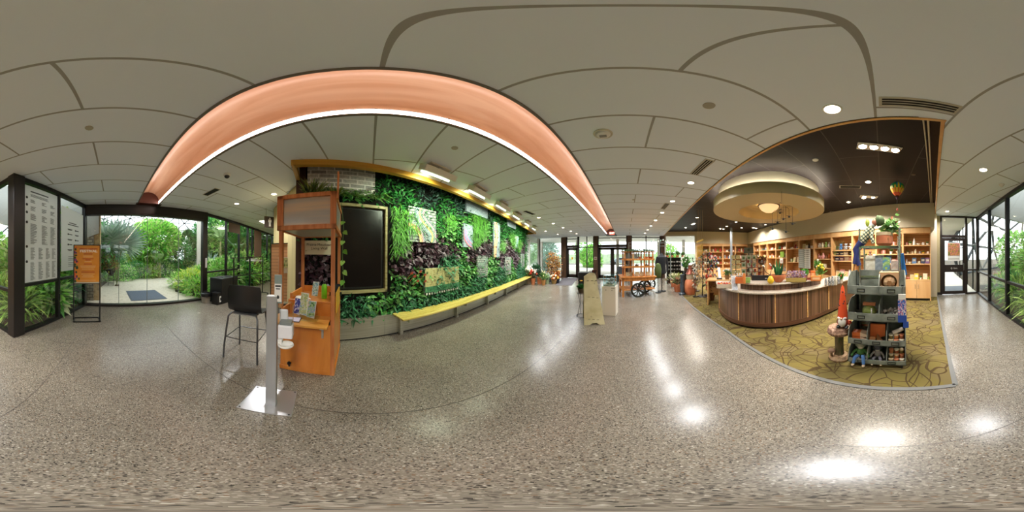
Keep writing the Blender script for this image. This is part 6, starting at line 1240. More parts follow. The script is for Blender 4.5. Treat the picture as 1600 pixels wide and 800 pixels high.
# far wall shelving : local frame FS x along, y towards the room -> use a rotated copy
AF2 = AF - PI / 2
FSW = lambda d, s_: FS(s_, -d)
for k in range(4):
    o = FSW(0, .05 + .91 * k); t = shelf_bay('birch shelf bay on the far shop wall, %s from the shop corner' % ORD[k], o, AF2, .9, [.98, 1.34, 1.81], grp='far wall shelving bays')
    rw = [(1.81, 'top shelf', rowspec(['red', 'brown', 'white', 'green', 'black', 'cream', 'terracotta'], ['figurine', 'plush toy', 'vase', 'gnome', 'gift box', 'potted plant'], 5)), (1.34, 'middle shelf', rowspec(pal, ['framed card', 'book', 'figurine', 'mug', 'plush toy'], 5)), (.98, 'lower shelf', rowspec(pal, ['gift box', 'bowl', 'potted plant', 'candle'], 4))]
    fill(FSW, AF2, None, .86, 'far wall %s bay' % ORD[k], rw, y0=.05 + .91 * k, grp='goods, far bay %s,' % ORD[k])
# grey and white jewellery strips in the fifth/sixth bay
for k, (s0, m_, lb) in enumerate([(4.72, '#e3e0d8', 'white tall jewellery card display hung in the shelf bay'), (5.08, '#9aa09c', 'grey tall jewellery card display hung in the shelf bay')]):
    t = thing('card_display', lb, 'card display', SH(-.03, s0, .95), AS); B().box(0, .04, 0, .33, 0, .85).build('board', mat(m_, .5), t); b = B()
    for i in range(4):
        for j_ in range(9): b.obox((-.004, .05 + .078 * i, .06 + .09 * j_), (.004, .035, .05))
    b.build('hanging_card', mat('#6f6f68' if k == 0 else '#c9ccc6'), t)
for s_, lb, c in ((6.55, 'green canvas bag hung on the shelf wall above the snake plant', '#7a9a2a'), ):
    t = thing('tote_bag', lb, 'bag', SH(.02, s_, 1.42), AS); B().box(0, .05, 0, .32, 0, .3).build('body', mat(c, .8), t, bev=.01); B().tube([(.02, .08, .3), (.02, .1, .4), (.02, .22, .4), (.02, .24, .3)], .008).build('handle', mat(c, .8), t); 
wh = thing('white_notice', 'white floral notice card on the shelf wall below the green bag', 'notice', SH(-.0, 6.6, 1.12), AS); B().box(0, .02, 0, .26, 0, .25).build('card', WHITE, wh); B().box(-.002, 0, .04, .22, .04, .16).build('print', nmat('card_print2', ['#f0ece2', '#8a5a5a', '#e6e0d4'], 40), wh)
# things hung in third bay
for k, (s_, z, lb) in enumerate([(2.55, 1.75, 'long dried reed bundle standing at the bay divider'), ]):
    t = thing('reed_bundle', lb, 'dried plant', SH(.05, 3.55, 1.44), AS); b = B()
    for i in range(7): b.tube([(0, 0, 0), (.02 * i - .06, -.05 - .03 * i, .3), (.03 * i - .1, -.08 - .06 * i, .62)], .006, 5)
    b.build('stems', mat('#7a7a45', .7), t)

# ------------------------------------------------------------------ counter
def spline(P, n):
    out = []; P = [P[0]] + P + [P[-1]]
    m_ = len(P) - 3
    for i in range(n + 1):
        t = i / n * m_; k = min(int(t), m_ - 1); f = t - k; a, b_, c, d = [np.array(P[k + j]) for j in range(4)]
        out.append(tuple(.5 * ((2 * b_) + (-a + c) * f + (2 * a - 5 * b_ + 4 * c - d) * f * f + (-a + 3 * b_ - 3 * c + d) * f ** 3)))
    return out
CP = spline([(2.45, 3.85), (2.2, 3.38), (2.06, 2.85), (2.09, 2.47), (2.22, 2.18), (2.45, 1.9), (2.77, 1.66), (3.22, 1.45), (3.84, 1.25), (4.5, 1.06), (5.1, .89)], 60)
def offs(P, d):
    o = []
    for i, (x, y) in enumerate(P):
        a = P[max(0, i - 1)]; c = P[min(len(P) - 1, i + 1)]; tx, ty = c[0] - a[0], c[1] - a[1]; l = math.hypot(tx, ty); o.append((x + ty / l * d, y - tx / l * d))
    return o
if offs(CP, .1)[30][0] ** 2 + offs(CP, .1)[30][1] ** 2 > CP[30][0] ** 2 + CP[30][1] ** 2: sgn = -1
else: sgn = 1
OF_ = lambda d: offs(CP, d * sgn)
cn = thing('service_counter', 'large curved walnut shop counter with pale stone tops and a raised middle', 'counter', (0, 0, 0))
WALN = stripe_mat('walnut_strips', '#5d3d2c', '#3a2418', 'X', .034, .1, .4, '#7a5640')
def walnut():
    m, nt, b = newmat('walnut_zebra'); N = nt.nodes.new; L = nt.links.new
    tc = N('ShaderNodeTexCoord'); mp = N('ShaderNodeMapping'); mp.inputs['Scale'].default_value = (16, 16, .25); n = N('ShaderNodeTexNoise'); n.inputs['Scale'].default_value = 1.6; n.inputs['Detail'].default_value = 6
    cr = N('ShaderNodeValToRGB'); e = cr.color_ramp.elements; e.new(.5); e.new(.6)
    for i, (p, c) in enumerate([(.3, '#3a251a'), (.45, '#5c3e2c'), (.58, '#7b5a45'), (.7, '#4a3020')]): e[i].position = p; e[i].color = lin(c)
    L(tc.outputs['Object'], mp.inputs[0]); L(mp.outputs[0], n.inputs['Vector']); L(n.outputs['Fac'], cr.inputs[0]); L(cr.outputs[0], b.inputs['Base Color']); b.inputs['Roughness'].default_value = .35; b.inputs['Coat Weight'].default_value = .2; return m
WALN = walnut()
STONE = nmat('pale_stone', ['#b3a392', '#c9baa8', '#d9ccbc'], 60, .3, detail=6, coat=.2)
B().band(OF_(-.12), OF_(-.04), 0, .08).build('toe_kick', BLACK, cn)
B().band(OF_(-.06), OF_(.012), .06, .15).build('base_skirting', nmat('walnut_skirting', ['#4d3022', '#6a4632', '#573828'], 3, .4, (.4, .4, 8)), cn, smooth=True)
B().band(OF_(-.06), OF_(0), .15, .77).build('curved_front', WALN, cn, smooth=True)
B().band(OF_(-.66), OF_(-.6), .05, .77).build('rear_panel', WALN, cn)
B().band(OF_(-.68), OF_(.07), .77, .81).build('lower_worktop', STONE, cn, smooth=True, bev=.008)
i0, i1 = 16, 47
B().band(OF_(-.18)[i0:i1], OF_(-.14)[i0:i1], .81, .93).build('raised_front', WALN, cn, smooth=True); B().band(OF_(-.46)[i0:i1], OF_(-.06)[i0:i1], .93, .965).build('raised_worktop', STONE, cn, smooth=True, bev=.008)
for s_ in (-1,): B().band(OF_(-.44)[i0:i1], OF_(-.40)[i0:i1], .81, .93).build('raised_back', WALN, cn)
P_ = CP; o2 = OF_(.006)
for rt in (.645, .813, 1.29, 2.04, 2.99):
    k = min(range(1, 60), key=lambda i: abs(P_[i][0] / P_[i][1] - rt)); B().seg(o2[k - 1] if 0 else ((o2[k][0] * .985 + o2[k - 1][0] * .015), (o2[k][1] * .985 + o2[k - 1][1] * .015)), ((o2[k][0] + (o2[k + 1][0] - o2[k][0]) * .28), (o2[k][1] + (o2[k + 1][1] - o2[k][1]) * .28)), .014, .62, .15).build('maple_strip', MAPLE, cn)
UZ, LZ = .966, .811
# goods on the counter
t = thing('snake_plant_pot', 'tall snake plant in a wide terracotta bowl on the raised counter', 'potted plant', (2.66, 1.96, .967)); B().lathe([(.06, 0), (.12, .06), (.155, .12), (.155, .155), (.14, .155), (.13, .13)], 28).build('bowl', TERRA, t, smooth=True); B().cyl((0, 0, .13), (0, 0, .14), .13, n=20).build('soil', SOIL, t)
b = B(); 
for k, (a, L_, lean) in enumerate([(0, .34, .05), (1, .3, .2), (2, .26, .28), (3, .36, .1), (4, .24, .35), (5, .28, .25), (6.2, .2, .45)]): b.leaf((.03 * math.cos(a), .03 * math.sin(a), .13), (lean * math.cos(a), lean * math.sin(a), 1), (math.cos(a + 1.5), math.sin(a + 1.5), 0), L_, .065, .0, 5, .25)
b.build('leaves', leafmat('snake', ['#1f4a2a', '#2f6a38', '#3f7a44']), t)
t = thing('driftwood', 'dark twisted branch with white blossoms beside the snake plant', 'branch', (2.73, 2.19, .967)); b = B(); b.tube([(0, 0, 0), (-.03, .02, .12), (-.12, .08, .2), (-.16, .1, .33)], [.012, .01, .008, .004], 6); b.tube([(-.03, .02, .12), (.03, .03, .25), (.0, .05, .36)], [.009, .006, .003], 5); b.build('twig', mat('#33241a', .8), t, smooth=True); b = B()
for p in ((-.16, .1, .33), (-.14, .09, .31), (0, .05, .36), (.02, .04, .33)): b.sphere(p, .018, 8, 5)
b.build('blossom', WHITE, t)
t = B().lathe([(.03, 0), (.06, .03), (.065, .07), (.045, .12), (.03, .145), (.01, .15)], 20).build('yellow_gourd', mat('#d9b020', .35), smooth=True); t.location = (2.42, 1.97, .967); tag(t, 'bright yellow gourd touching the terracotta bowl on the counter', 'gourd')
t = thing('computer_monitor', 'back of a black wide monitor with a small logo behind the counter', 'monitor', (2.66, 2.35, .812), R(-48)); B().box(-.27, .27, -.02, .02, .1, .27).box(-.2, .2, .02, .06, .12, .25).build('case', BLACKPL, t, bev=.008); B().box(-.03, .03, -.0, .03, 0, .12).build('stand', BLACKPL, t); B().box(-.11, .11, -.08, .08, 0, .012).build('foot', mat('#9aa0a6', .3, .5), t); text('lettering', 'DELL', .035, mat('#b9bcc0'), t, (0.06, -.0215, .2), (R(90), 0, 0))
t = thing('flower_crate', 'shallow yellow wooden crate full of purple and white dried flowers on the counter', 'flower box', (2.87, 1.67, .967), R(-62)); b = B(); b.box(-.2, .2, -.07, -.06, 0, .09); b.box(-.2, .2, .06, .07, 0, .09); b.box(-.2, -.19, -.07, .07, 0, .09); b.box(.19, .2, -.07, .07, 0, .09); b.box(-.2, .2, -.07, .07, 0, .01); b.build('crate', mat('#a8904a', .7), t)
n = 360; P = np.stack([RS.rand(n) * .38 - .19, RS.rand(n) * .12 - .06, .05 + RS.rand(n) * .16], 1); d = rnd(n) * .6; d[:, 2] += .7; leafmesh('dried_flowers', P, d, rnd(n), .05 * np.ones(n), .024 * np.ones(n), leafmat('driedmix', ['#7a5a8a', '#e0d9e0', '#a8455a', '#b59ac0', '#5a4a5a', '#d9c9b0']), t)
bouquet('herb_pot', 'bright green herb in a brown pot between the flower crate and orange boxes', (3.07, 1.57, .967), 260, .06, .03, ['#3f8a2a', '#5aa835', '#2a6a20'], mat('#6a4a30'), .12, .06, (), hgt=.12)
for k, (p, c, lb, sz) in enumerate([((3.24, 1.57, .967), '#8a3a2c', 'dark red striped box standing behind the orange tray', (.12, .07, .2)), ((3.28, 1.48, .967), '#c9682a', 'tall orange box standing beside the dark red box', (.1, .07, .2)), ((3.17, 1.36, .967), '#d07a35', 'low orange tray box at the front of the raised counter', (.22, .09, .1))]):
    o = thing('soap_box', lb, 'box', p, R(-62)); B().box(-sz[0] / 2, sz[0] / 2, -sz[1] / 2, sz[1] / 2, 0, sz[2]).build('carton', mat(c, .5), o, bev=.003); B().box(-sz[0] / 2 * .7, sz[0] / 2 * .7, -sz[1] / 2 - .001, -sz[1] / 2, sz[2] * .25, sz[2] * .75).build('label_panel', mat('#e0b080'), o)
bouquet('daffodil_pot', 'yellow daffodils in a pot at the far end of the raised counter', (3.49, 1.37, .967), 180, .14, .02, ['#4a7a2a', '#6a9a3a'], mat('#c9a05a'), .1, .06, ('#e6b82a', '#f0cc3a'), hgt=.16, bl_r=.03)
bouquet('white_flower_vase', 'white flowers in a vase behind the daffodils on the counter', (3.87, 1.62, .967), 120, .16, .04, ['#3a6a2a', '#5a8a3a'], mat('#8a9a6a'), .14, .05, ('#f0ead8',), hgt=.2, bl_r=.025)
for k, (u_, c, h_) in enumerate([((3.53, 1.26, .812), '#7d8184', .16), ((3.51, 1.17, .812), '#3a3d40', .2), ((3.53, 1.1, .812), '#5d6266', .22), ((3.6, 1.05, .812), '#b0a48a', .2), ((3.76, 1.03, .812), '#4a4e52', .18)]):
    jar('tin_container', '%s patterned tin of stickers on the lower counter, tin %s from the raised part' % (['light grey', 'black', 'dark grey', 'tan', 'charcoal'][k], ORD[k]), 'tin', u_, .035, h_, nmat('tin%d' % k, [c, '#d9d9d4', c], 45, .35, lo=.45, hi=.6), 'tins on the lower counter')
bouquet('counter_plant', 'green plant in a white and brown pot at the right end of the counter', (3.88, 0.99, .812), 90, .12, .035, ['#3a7a2a', '#5a9a3a'], mat('#c9b9a9'), .1, .05, ('#c0302a',), hgt=.1, bl_r=.012)
t = thing('orange_bottle_carton', 'orange carton of bottles on the left part of the counter', 'box', (2.06, 2.45, .967), R(-38)); B().box(-.09, .09, -.06, .06, 0, .12).build('carton', mat('#c9682e', .5), t, bev=.004); b = B()
for x in (-.05, .0, .05): b.lathe([(.02, .12), (.022, .15), (.012, .17), (.012, .2)], 12, (x, 0, 0))
b.build('bottle', mat('#b9b5a9', .3), t, smooth=True)
jar('orange_bottle', 'orange bottle with a pale cap beside the bottle carton', 'bottle', (2.09, 2.36, .967), .03, .2, mat('#cf7a3c', .4))
t = card('green_tablet', 'green booklet leaning on the counter beside the orange bottle', 'booklet', (2.18, 2.35, .967), R(-40), .1, .12, ['#6f8a3a', '#7a9a40'], -14)
t = card('grey_brochure_rack', 'slanted pale grey brochure stand at the left end of the raised counter', 'brochure stand', (2.01, 2.56, .812), R(-30), .12, .3, ['#a9adb4', '#c2c6cc'], -22, .03)
t = thing('fruit_box', 'white tray of red and yellow fruit soaps on the low counter end', 'tray', (2.01, 2.93, .812), R(-35)); b = B(); b.box(-.16, .16, -.1, .1, 0, .01); b.box(-.16, .16, -.1, -.09, 0, .09); b.box(-.16, .16, .09, .1, 0, .09); b.box(-.16, -.15, -.1, .1, 0, .09); b.box(.15, .16, -.1, .1, 0, .09); b.build('tray', mat('#cdbca6', .6), t); b = B()
for k in range(15): b.m(k % 3).sphere((-.12 + .06 * (k % 5), -.05 + .05 * (k // 5), .085), .028, 10, 6)
b.build('fruit', [mat('#b52a20', .4), mat('#d0802a', .4), mat('#8a1f24', .4)], t, smooth=True)
t = thing('picture_frame_easel', 'dark framed picture leaning back at the left of the counter', 'picture frame', (2.37, 3.1, .812), R(-40)); B().obox((0, 0, .17), (.02, .24, .34), (0, R(28), 0)).build('frame', mat('#b0a58f'), t); B().obox((-.012, 0, .17), (.004, .2, .3), (0, R(28), 0)).build('picture', mat('#2f2a20', .3), t)
t = thing('point_of_sale', 'black register stand with a white lit slanted screen edge on the maple desk', 'register', (2.71, 4.2, .8), R(-30)); B().obox((0, 0, .2), (.07, .02, .34), (R(-25), 0, R(10))).build('screen', mat('#eef0f0', .3, emit=.6), t); B().box(-.08, .08, -.08, .1, 0, .03).build('base', BLACKPL, t)  # narrow glowing bar: the lit edge is put in as emission
dk = thing('maple_desk', 'maple desk behind the left end of the counter', 'desk', (2.83, 4.24, 0), R(-35)); B().box(-.45, .45, -.3, .3, .76, .8).build('top', MAPLEH, dk, bev=.004); b = B(); b.box(-.43, -.4, -.28, .28, 0, .76); b.box(.4, .43, -.28, .28, 0, .76); b.build('end_panel', MAPLE, dk); B().box(-.4, .4, .24, .27, .2, .76).build('modesty_panel', MAPLE, dk)
bouquet('desk_pot', 'brown bowl of greenery on the maple desk', (2.88, 4.03, .801), 90, .12, .04, ['#4a6a35', '#6a8a45'], mat('#7a5a35'), .13, .08, ('#e9e4da',), hgt=.12)

# ------------------------------------------------------------------ gnome cart, rack and balloon
GZ = nmat('galvanised', ['#666a60', '#7f8478', '#94988c'], 7, .55, metal=.15, detail=6)
gx, gy = 1.79, .075; GR = math.atan2(-.12, -.0) ; ga = R(-80) - PI / 2
# local frame: x along the face, y to the back
gc = thing('tiered_bin_cart', 'grey galvanised four tier bin cart on casters in front of the chrome rack', 'display cart', (1.80, .07, 0), R(-97.0))
Wd = .66
tz = [.07, .38, .72, 1.05]; th_ = [.07, .08, .1, .1]; dv = [2, 2, 1, 1]
for k in range(4):
    z0 = tz[k]; lip = z0 + th_[k]; back = z0 + (.25 if k < 3 else .25); dp = .40
    b = B(); b.box(-Wd / 2, Wd / 2, 0, .012, z0, lip); b.box(-Wd / 2, Wd / 2, 0, dp, z0, z0 + .012); b.box(-Wd / 2, Wd / 2, dp - .012, dp, z0, back)
    ts_ = B(); b.build('tray', GZ, gc)
    for sx in ([-Wd / 2, Wd / 2 - .008] + [(-Wd / 2 + Wd * (j_ + 1) / (dv[k] + 1)) + (0.03 if dv[k] == 1 else 0) for j_ in range(dv[k])]):
        q = [(0.0, z0), (dp, z0), (dp, back), (.12, back), (.04, back - .05), (0, lip)]; vs = [(sx, y, z) for y, z in q] + [(sx + .008, y, z) for y, z in q]; n = 6
        B().add(vs, [tuple(range(n - 1, -1, -1)), tuple(range(n, 2 * n))] + [(i, (i + 1) % n, (i + 1) % n + n, i + n) for i in range(n)]).build('side_panel', GZ, gc)
    nl = [2, 3, 2, 2][k]
    for j_ in range(nl):
        xx = (-.17 + .34 * j_) if nl == 2 else (-.21 + .21 * j_); b = B(); zc = (z0 + lip) / 2; hh2 = .02
        b.box(xx - .045, xx + .045, -.006, 0, zc + hh2 - .006, zc + hh2); b.box(xx - .045, xx + .045, -.006, 0, zc - hh2, zc - hh2 + .006); b.box(xx - .045, xx - .037, -.006, 0, zc - hh2, zc + hh2); b.box(xx + .037, xx + .045, -.006, 0, zc - hh2, zc + hh2); b.build('label_holder', BLACK, gc)
b = B(); b.box(-.31, -.28, .36, .39, .05, 1.1); b.box(.28, .31, .36, .39, .05, 1.1); b.build('rear_upright', BLACK, gc)
for x in (-.28, .28):
    for y in (.04, .36): b = B(); b.cyl((x - .012, y, .032), (x + .012, y, .032), .032, n=14); b.box(x - .018, x + .018, y - .02, y + .02, .045, .07); b.build('caster', BLACK, gc)
GC_ = lambda x, y, z: (1.80 + x * math.cos(R(-97)) - y * math.sin(R(-97)), .07 + x * math.sin(R(-97)) + y * math.cos(R(-97)), z)
g97 = R(-97)
# items in the cart
t = thing('cardboard_ball_box', 'square cardboard display box with a faceted ball showing through its round hole', 'box', GC_(.14, .10, 1.065), g97)
b = B(); n = 24; Rr_ = .095; hw_ = .115; vs = []; fs = []
for i in range(n): a = 2 * PI * i / n + PI / 4; c_, s_ = math.cos(a), math.sin(a); mx_ = max(abs(c_), abs(s_)); vs += [(Rr_ * c_, 0, .12 + Rr_ * s_ * .95), (hw_ * c_ / mx_, 0, .12 + hw_ * s_ / mx_), (Rr_ * c_, .02, .12 + Rr_ * s_ * .95)]
for i in range(n): a, c_ = 3 * i, 3 * ((i + 1) % n); fs += [(a, c_, c_ + 1, a + 1), (a, a + 2, c_ + 2, c_)]
b.add(vs, fs); b.box(-hw_, hw_, .0, .13, .0, .006).box(-hw_, hw_, 0, .13, .229, .235).box(-hw_, -hw_ + .004, 0, .13, 0, .235).box(hw_ - .004, hw_, 0, .13, 0, .235).box(-hw_, hw_, .126, .13, 0, .235).build('carton', mat('#cf9f72', .8), t)
bmx = bmesh.new(); bmesh.ops.create_icosphere(bmx, subdivisions=2, radius=.085); b = B(); b.add([(v.co.x, v.co.y + .07, v.co.z * .95 + .12) for v in bmx.verts], [tuple(v.index for v in f.verts) for f in bmx.faces]); bmx.free(); b.build('faceted_ball', nmat('card_ball', ['#b5875c', '#d9b48a', '#c79b70'], 9, .8), t); B().cyl((0.005, -.018, .11), (.005, -.012, .11), .034, n=5).build('pentagon_patch', mat('#96693f', .8), t)
t = thing('green_ornament_box', 'round green gourd ornament with a cardboard header in the second tier', 'ornament', GC_(-.1, .13, .735), g97); B().sphere((0, 0, .075), (.09, .06, .075), 18, 10).build('ornament', nmat('gourd', ['#5f6a2c', '#7f8a40', '#4a5424'], 14, .6), t, smooth=True); B().box(-.075, .075, -.02, .02, .15, .185).build('header_card', mat('#b5734a'), t); b = B()
for k in range(6): b.box(.03, .045, -.062, -.058, .015 + .02 * k, .027 + .02 * k)
b.build('white_teeth', WHITE, t)
t = thing('shell_bag', 'bag of white and black speckled shells in the second tier', 'bag', GC_(.15, .13, .735), g97); blob_leaves('shells', [(0, 0, .04, .11, .07, .05), (.04, 0, .06, .07, .05, .05)], 3500, .035, .028, leafmat('shells', ['#e6e0d4', '#d9d0c2', '#4a3a2c', '#f2eee6', '#8a7a66']), t)
for k, (x, y, z, lb) in enumerate([(-.2, .12, .395, 'lower'), (-.2, .12, .46, 'upper')]):
    t = thing('prism_toy', '%s orange and cream wooden wedge toy in the third tier' % lb, 'toy', GC_(x, y, z), g97, 'orange wedge toys in the third tier'); b = B(); b.prism([(-.1, -.05), (0, -.05), (0, .05), (-.1, .05)], 0, .055); b.build('orange_half', mat('#c9622a', .6), t); b = B(); b.add([(0, -.05, 0), (.1, -.05, 0), (.1, .05, 0), (0, .05, 0), (0, -.05, .06), (.07, -.05, .04), (.07, .05, .04), (0, .05, .06)], [(0, 3, 2, 1), (4, 5, 6, 7), (0, 1, 5, 4), (1, 2, 6, 5), (2, 3, 7, 6), (3, 0, 4, 7)]); b.build('cream_half', mat('#c9a98a', .6), t)
t = thing('orange_kite_box', 'fan shaped orange paper kite box in the middle of the third tier', 'kite', GC_(0.0, .14, .395), g97); b = B(); b.add([(-.09, -.03, 0), (.09, -.03, .08), (.09, .0, .23), (-.09, .0, .23), (-.09, -.02, 0), (.09, -.02, .08), (.09, .02, .23), (-.09, .02, .23)], [(0, 1, 2, 3), (7, 6, 5, 4), (0, 4, 5, 1), (1, 5, 6, 2), (2, 6, 7, 3), (3, 7, 4, 0)]); b.build('fan', mat('#c9642a', .6), t); b = B(); b.add([(-.01, -.07, 0), (.08, -.05, 0), (.0, -.04, .12)], [(0, 1, 2), (2, 1, 0)]); b.prism([(-.09, -.06), (-.02, -.06), (-.05, -.03)], 0, .07); b.build('fold', mat('#b57a4a', .6), t)
def tin_pots(tier, z, xs, lbt, n, rows):
    for r_ in range(rows):
        for c in range(n):
            t = thing('gourmet_jar', 'small jar with a striped lid, %s column, %s row, %s' % (ORD[c], ['bottom', 'middle', 'top'][r_], lbt), 'jar', GC_(xs + .062 * c, .06 + .03 * r_, z + .062 * r_), g97, 'striped jars in the %s' % lbt); B().lathe([(.024, 0), (.028, .01), (.028, .045), (.024, .05)], 16).build('glass', mat(['#8a4a2a', '#6a5a2a', '#a86a3a'][(r_ + c) % 3], .3), t, smooth=True); B().lathe([(.028, .045), (.029, .048), (.029, .06), (.01, .061)], 16).build('lid', mat(['#d9c39a', '#c9805a', '#e0d5b8'][(r_ * 2 + c) % 3], .4), t, smooth=True)
tin_pots(2, .393, .16, 'third tier', 3, 2); tin_pots(1, .085, .16, 'bottom tier', 3, 3)
t = thing('rolled_cloth', 'rolled white cloth lying on the jars in the third tier', 'cloth', GC_(.24, .1, .53), g97); B().cyl((-.06, 0, .0), (.06, .02, .05), .025, n=14).build('roll', mat('#d9cfc0', .8), t, smooth=True)
def doll(label, loc, rz, shirt, pants, hat, head='#d9b090', s=1, pose='sit'):
    t = thing('stuffed_doll', label, 'doll', loc, rz); t.scale = (s,) * 3
    B().sphere((0, 0, .1), (.055, .04, .07), 14, 9).build('torso', mat(shirt, .9), t, smooth=True); B().sphere((0, -.01, .2), (.042, .04, .045), 14, 9).build('head', mat(head, .8), t, smooth=True); B().lathe([(.065, .215), (.045, .225), (.04, .26), (.01, .29)], 16).build('hat', mat(hat, .9), t, smooth=True)
    for sx in (-1, 1):
        B().tube([(.045 * sx, 0, .14), (.09 * sx, -.03, .09), (.1 * sx, -.06, .05)], [.02, .017, .015], 8).build('arm', mat(shirt, .9), t, smooth=True); B().tube([(.025 * sx, -.01, .045), (.05 * sx, -.09, .05), (.06 * sx, -.12, -.03)], [.026, .022, .018], 8).build('leg', mat(pants, .9), t, smooth=True); B().sphere((.062 * sx, -.135, -.045), (.02, .03, .015), 8, 6).build('foot', mat('#c9b08f', .8), t, smooth=True)
    return t
doll('scarecrow doll in a green shirt and blue jeans spilling out of the bottom tier', GC_(-.2, .1, .1), g97, '#3f6a30', '#4a6fa0', '#b0ad90', '#c9bfa9'); doll('grey plush doll with black feet in the middle of the bottom tier', GC_(0.0, .12, .1), g97, '#8a8680', '#77747a', '#4a4a4e', '#a9a49a', .8)
t = thing('sock_pair', 'blue and red printed socks on a hanger clipped to the cart right edge', 'socks', GC_(.29, -.03, .68), g97); B().box(-.045, .045, 0, .012, .14, .33).build('leg_part', nmat('sock_print', ['#2a4a9a', '#d9dde6', '#b52a35', '#3a6ab0'], 28, .9, lo=.42, hi=.58), t, bev=.004); b = B(); b.prism([(-.045, 0), (.05, 0), (.05, .012), (-.045, .012)], .05, .14); b.prism([(0.01, 0), (.07, 0), (.07, .012), (0.01, .012)], -.02, .06); b.build('foot_part', mat('#2a4a9a', .9), t, bev=.004); B().box(-.04, .04, -.002, .014, .33, .39).build('header_card', mat('#d9d4c8'), t); B().tube([(0, .006, .39), (0, .006, .45), (.01, .015, .47)], .003, 5).build('hook', BLACK, t)
# gnome on a mushroom table
mt = thing('mushroom_table', 'carved wooden mushroom side table with a smaller mushroom at its foot', 'side table', (1.985, .54, .008)); mt.scale = (.84, .84, 1); B().lathe([(.05, .4), (.17, .44), (.185, .48), (.16, .53), (.06, .55), (.0, .55)], 28).build('cap', nmat('mushroom', ['#8a6a50', '#b58f74', '#6a4a38', '#c9a58a'], 16, .7, bump=.2), mt, smooth=True)
B().lathe([(.08, .06), (.065, .2), (.07, .42)], 14).build('trunk', nmat('bark_dark', ['#4a3a28', '#6a5a3a', '#3a4a24'], 10, .9, (3, 3, .7), bump=.3), mt, smooth=True); B().lathe([(.15, 0), (.16, .03), (.12, .08), (.05, .09)], 20).build('base', nmat('mushroom_base', ['#8a7050', '#a98a68', '#6a5238'], 14, .8, bump=.3), mt, smooth=True)
b = B(); b.lathe([(.02, .08), (.018, .16)], 10, (-.1, .09, 0)); b.lathe([(.02, .15), (.06, .165), (.05, .19), (.0, .2)], 16, (-.1, .09, 0)); b.build('small_mushroom', mat('#7a5c44', .7), mt, smooth=True)
gn = thing('hat_gnome', 'ceramic gnome with a tall orange black dotted hat and white beard', 'gnome', (1.965, .485, .561)); HAT = [(.07, .13), (.062, .2), (.05, .32), (.035, .44), (.018, .54), (.002, .57)]
B().lathe(HAT, 24).build('pointed_hat', mat('#d9502a', .25, coat=.6), gn, smooth=True); B().sphere((0, 0, .07), (.075, .075, .075), 16, 10).build('body', mat('#8a3a2a', .35), gn, smooth=True)
b = B(); b.sphere((-.035, -.0, .085), (.055, .055, .075), 16, 10); b.sphere((-.045, .03, .14), (.03, .03, .02), 10, 6); b.sphere((-.04, -.03, .14), (.03, .03, .02), 10, 6); b.build('beard', mat('#e6ddd0', .4), gn, smooth=True); B().sphere((-.075, 0, .14), .018, 10, 7).build('nose', mat('#d9a080', .35), gn, smooth=True)
b = B(); rr = random.Random(2)
for k in range(22):
    z = rr.uniform(.16, .5); a = rr.uniform(0, 2 * PI); j_ = max(i for i in range(len(HAT)) if HAT[i][1] <= z); f = (z - HAT[j_][1]) / (HAT[j_ + 1][1] - HAT[j_][1]); r_ = HAT[j_][0] + f * (HAT[j_ + 1][0] - HAT[j_][0]); b.sphere((r_ * math.cos(a), r_ * math.sin(a), z), .009, 8, 6)
b.build('hat_dot', BLACK, gn, smooth=True); b = B(); b.sphere((-.06, -.06, .02), (.045, .025, .02), 10, 6); b.sphere((-.06, .04, .02), (.045, .025, .02), 10, 6); b.build('boots', BLACK, gn, smooth=True); B().sphere((.0, -.085, .06), (.03, .03, .04), 10, 6).build('sleeve', mat('#c0452a', .35), gn, smooth=True)
# chrome rack behind
cr_ = thing('chrome_rack', 'chrome post shelf rack holding books, a terracotta pot and a scarecrow', 'wire rack', (2.38, .02, 0), R(-93))
for x in (-.27, .27):
    for y in (-.2, .2): B().cyl((x, y, 0), (x, y, 1.86 if y < 0 else 1.8), .014, n=12).build('post', CHROME, cr_, smooth=True)
for z in (.5, 1.22, 1.62): 
    b = B(); b.box(-.27, .27, -.2, -.19, z - .025, z + .005); b.box(-.27, .27, .19, .2, z - .025, z + .005); b.box(-.27, -.26, -.2, .2, z - .02, z); b.box(.26, .27, -.2, .2, z - .02, z)
    for k in range(9): b.cyl((-.24 + .06 * k, -.19, z), (-.24 + .06 * k, .19, z), .003, n=5)
    b.build('wire_shelf', CHROME, cr_)
RC_ = lambda x, y, z: (2.38 + x * math.cos(R(-93)) - y * math.sin(R(-93)), .02 + x * math.sin(R(-93)) + y * math.cos(R(-93)), z)
r93 = R(-93)
t = thing('terracotta_planter', 'cream rimmed terracotta pot of trailing green plants on the chrome rack', 'potted plant', RC_(.06, -.02, 1.626), r93); B().lathe([(.08, 0), (.12, .04), (.125, .12), (.12, .15)], 28).build('pot', TERRA, t, smooth=True); B().lathe([(.12, .15), (.125, .155), (.12, .2), (.105, .2), (.1, .16)], 28).build('rim', mat('#c9b08a', .6), t, smooth=True)
n = 190; d = rnd(n); d[:, 2] = np.abs(d[:, 2]) * .8 + .1; P = RS.normal(size=(n, 3)) * np.array([.06, .05, .05]) + np.array([.08, 0, .27]); leafmesh('leaves', P, d, rnd(n) + np.array([0, 0, .6]), .11 * (.6 + .6 * RS.rand(n)), .06 * np.ones(n), leafmat('anth', ['#4f8a3a', '#8fb86a', '#2f6a30', '#c9d6a0']), t, droop=.4)
b = B(); 
for k, (x, z) in enumerate([(-.02, .36), (.1, .4), (.16, .34), (.2, .22)]): b.leaf((x, -.03, z), (.4, -.6, .5), (0, -1, .5), .06, .05, .1); b.tube([(.05, 0, .2), (x, -.03, z)], .003, 4)
b.build('flower', mat('#d98a70', .4), t)
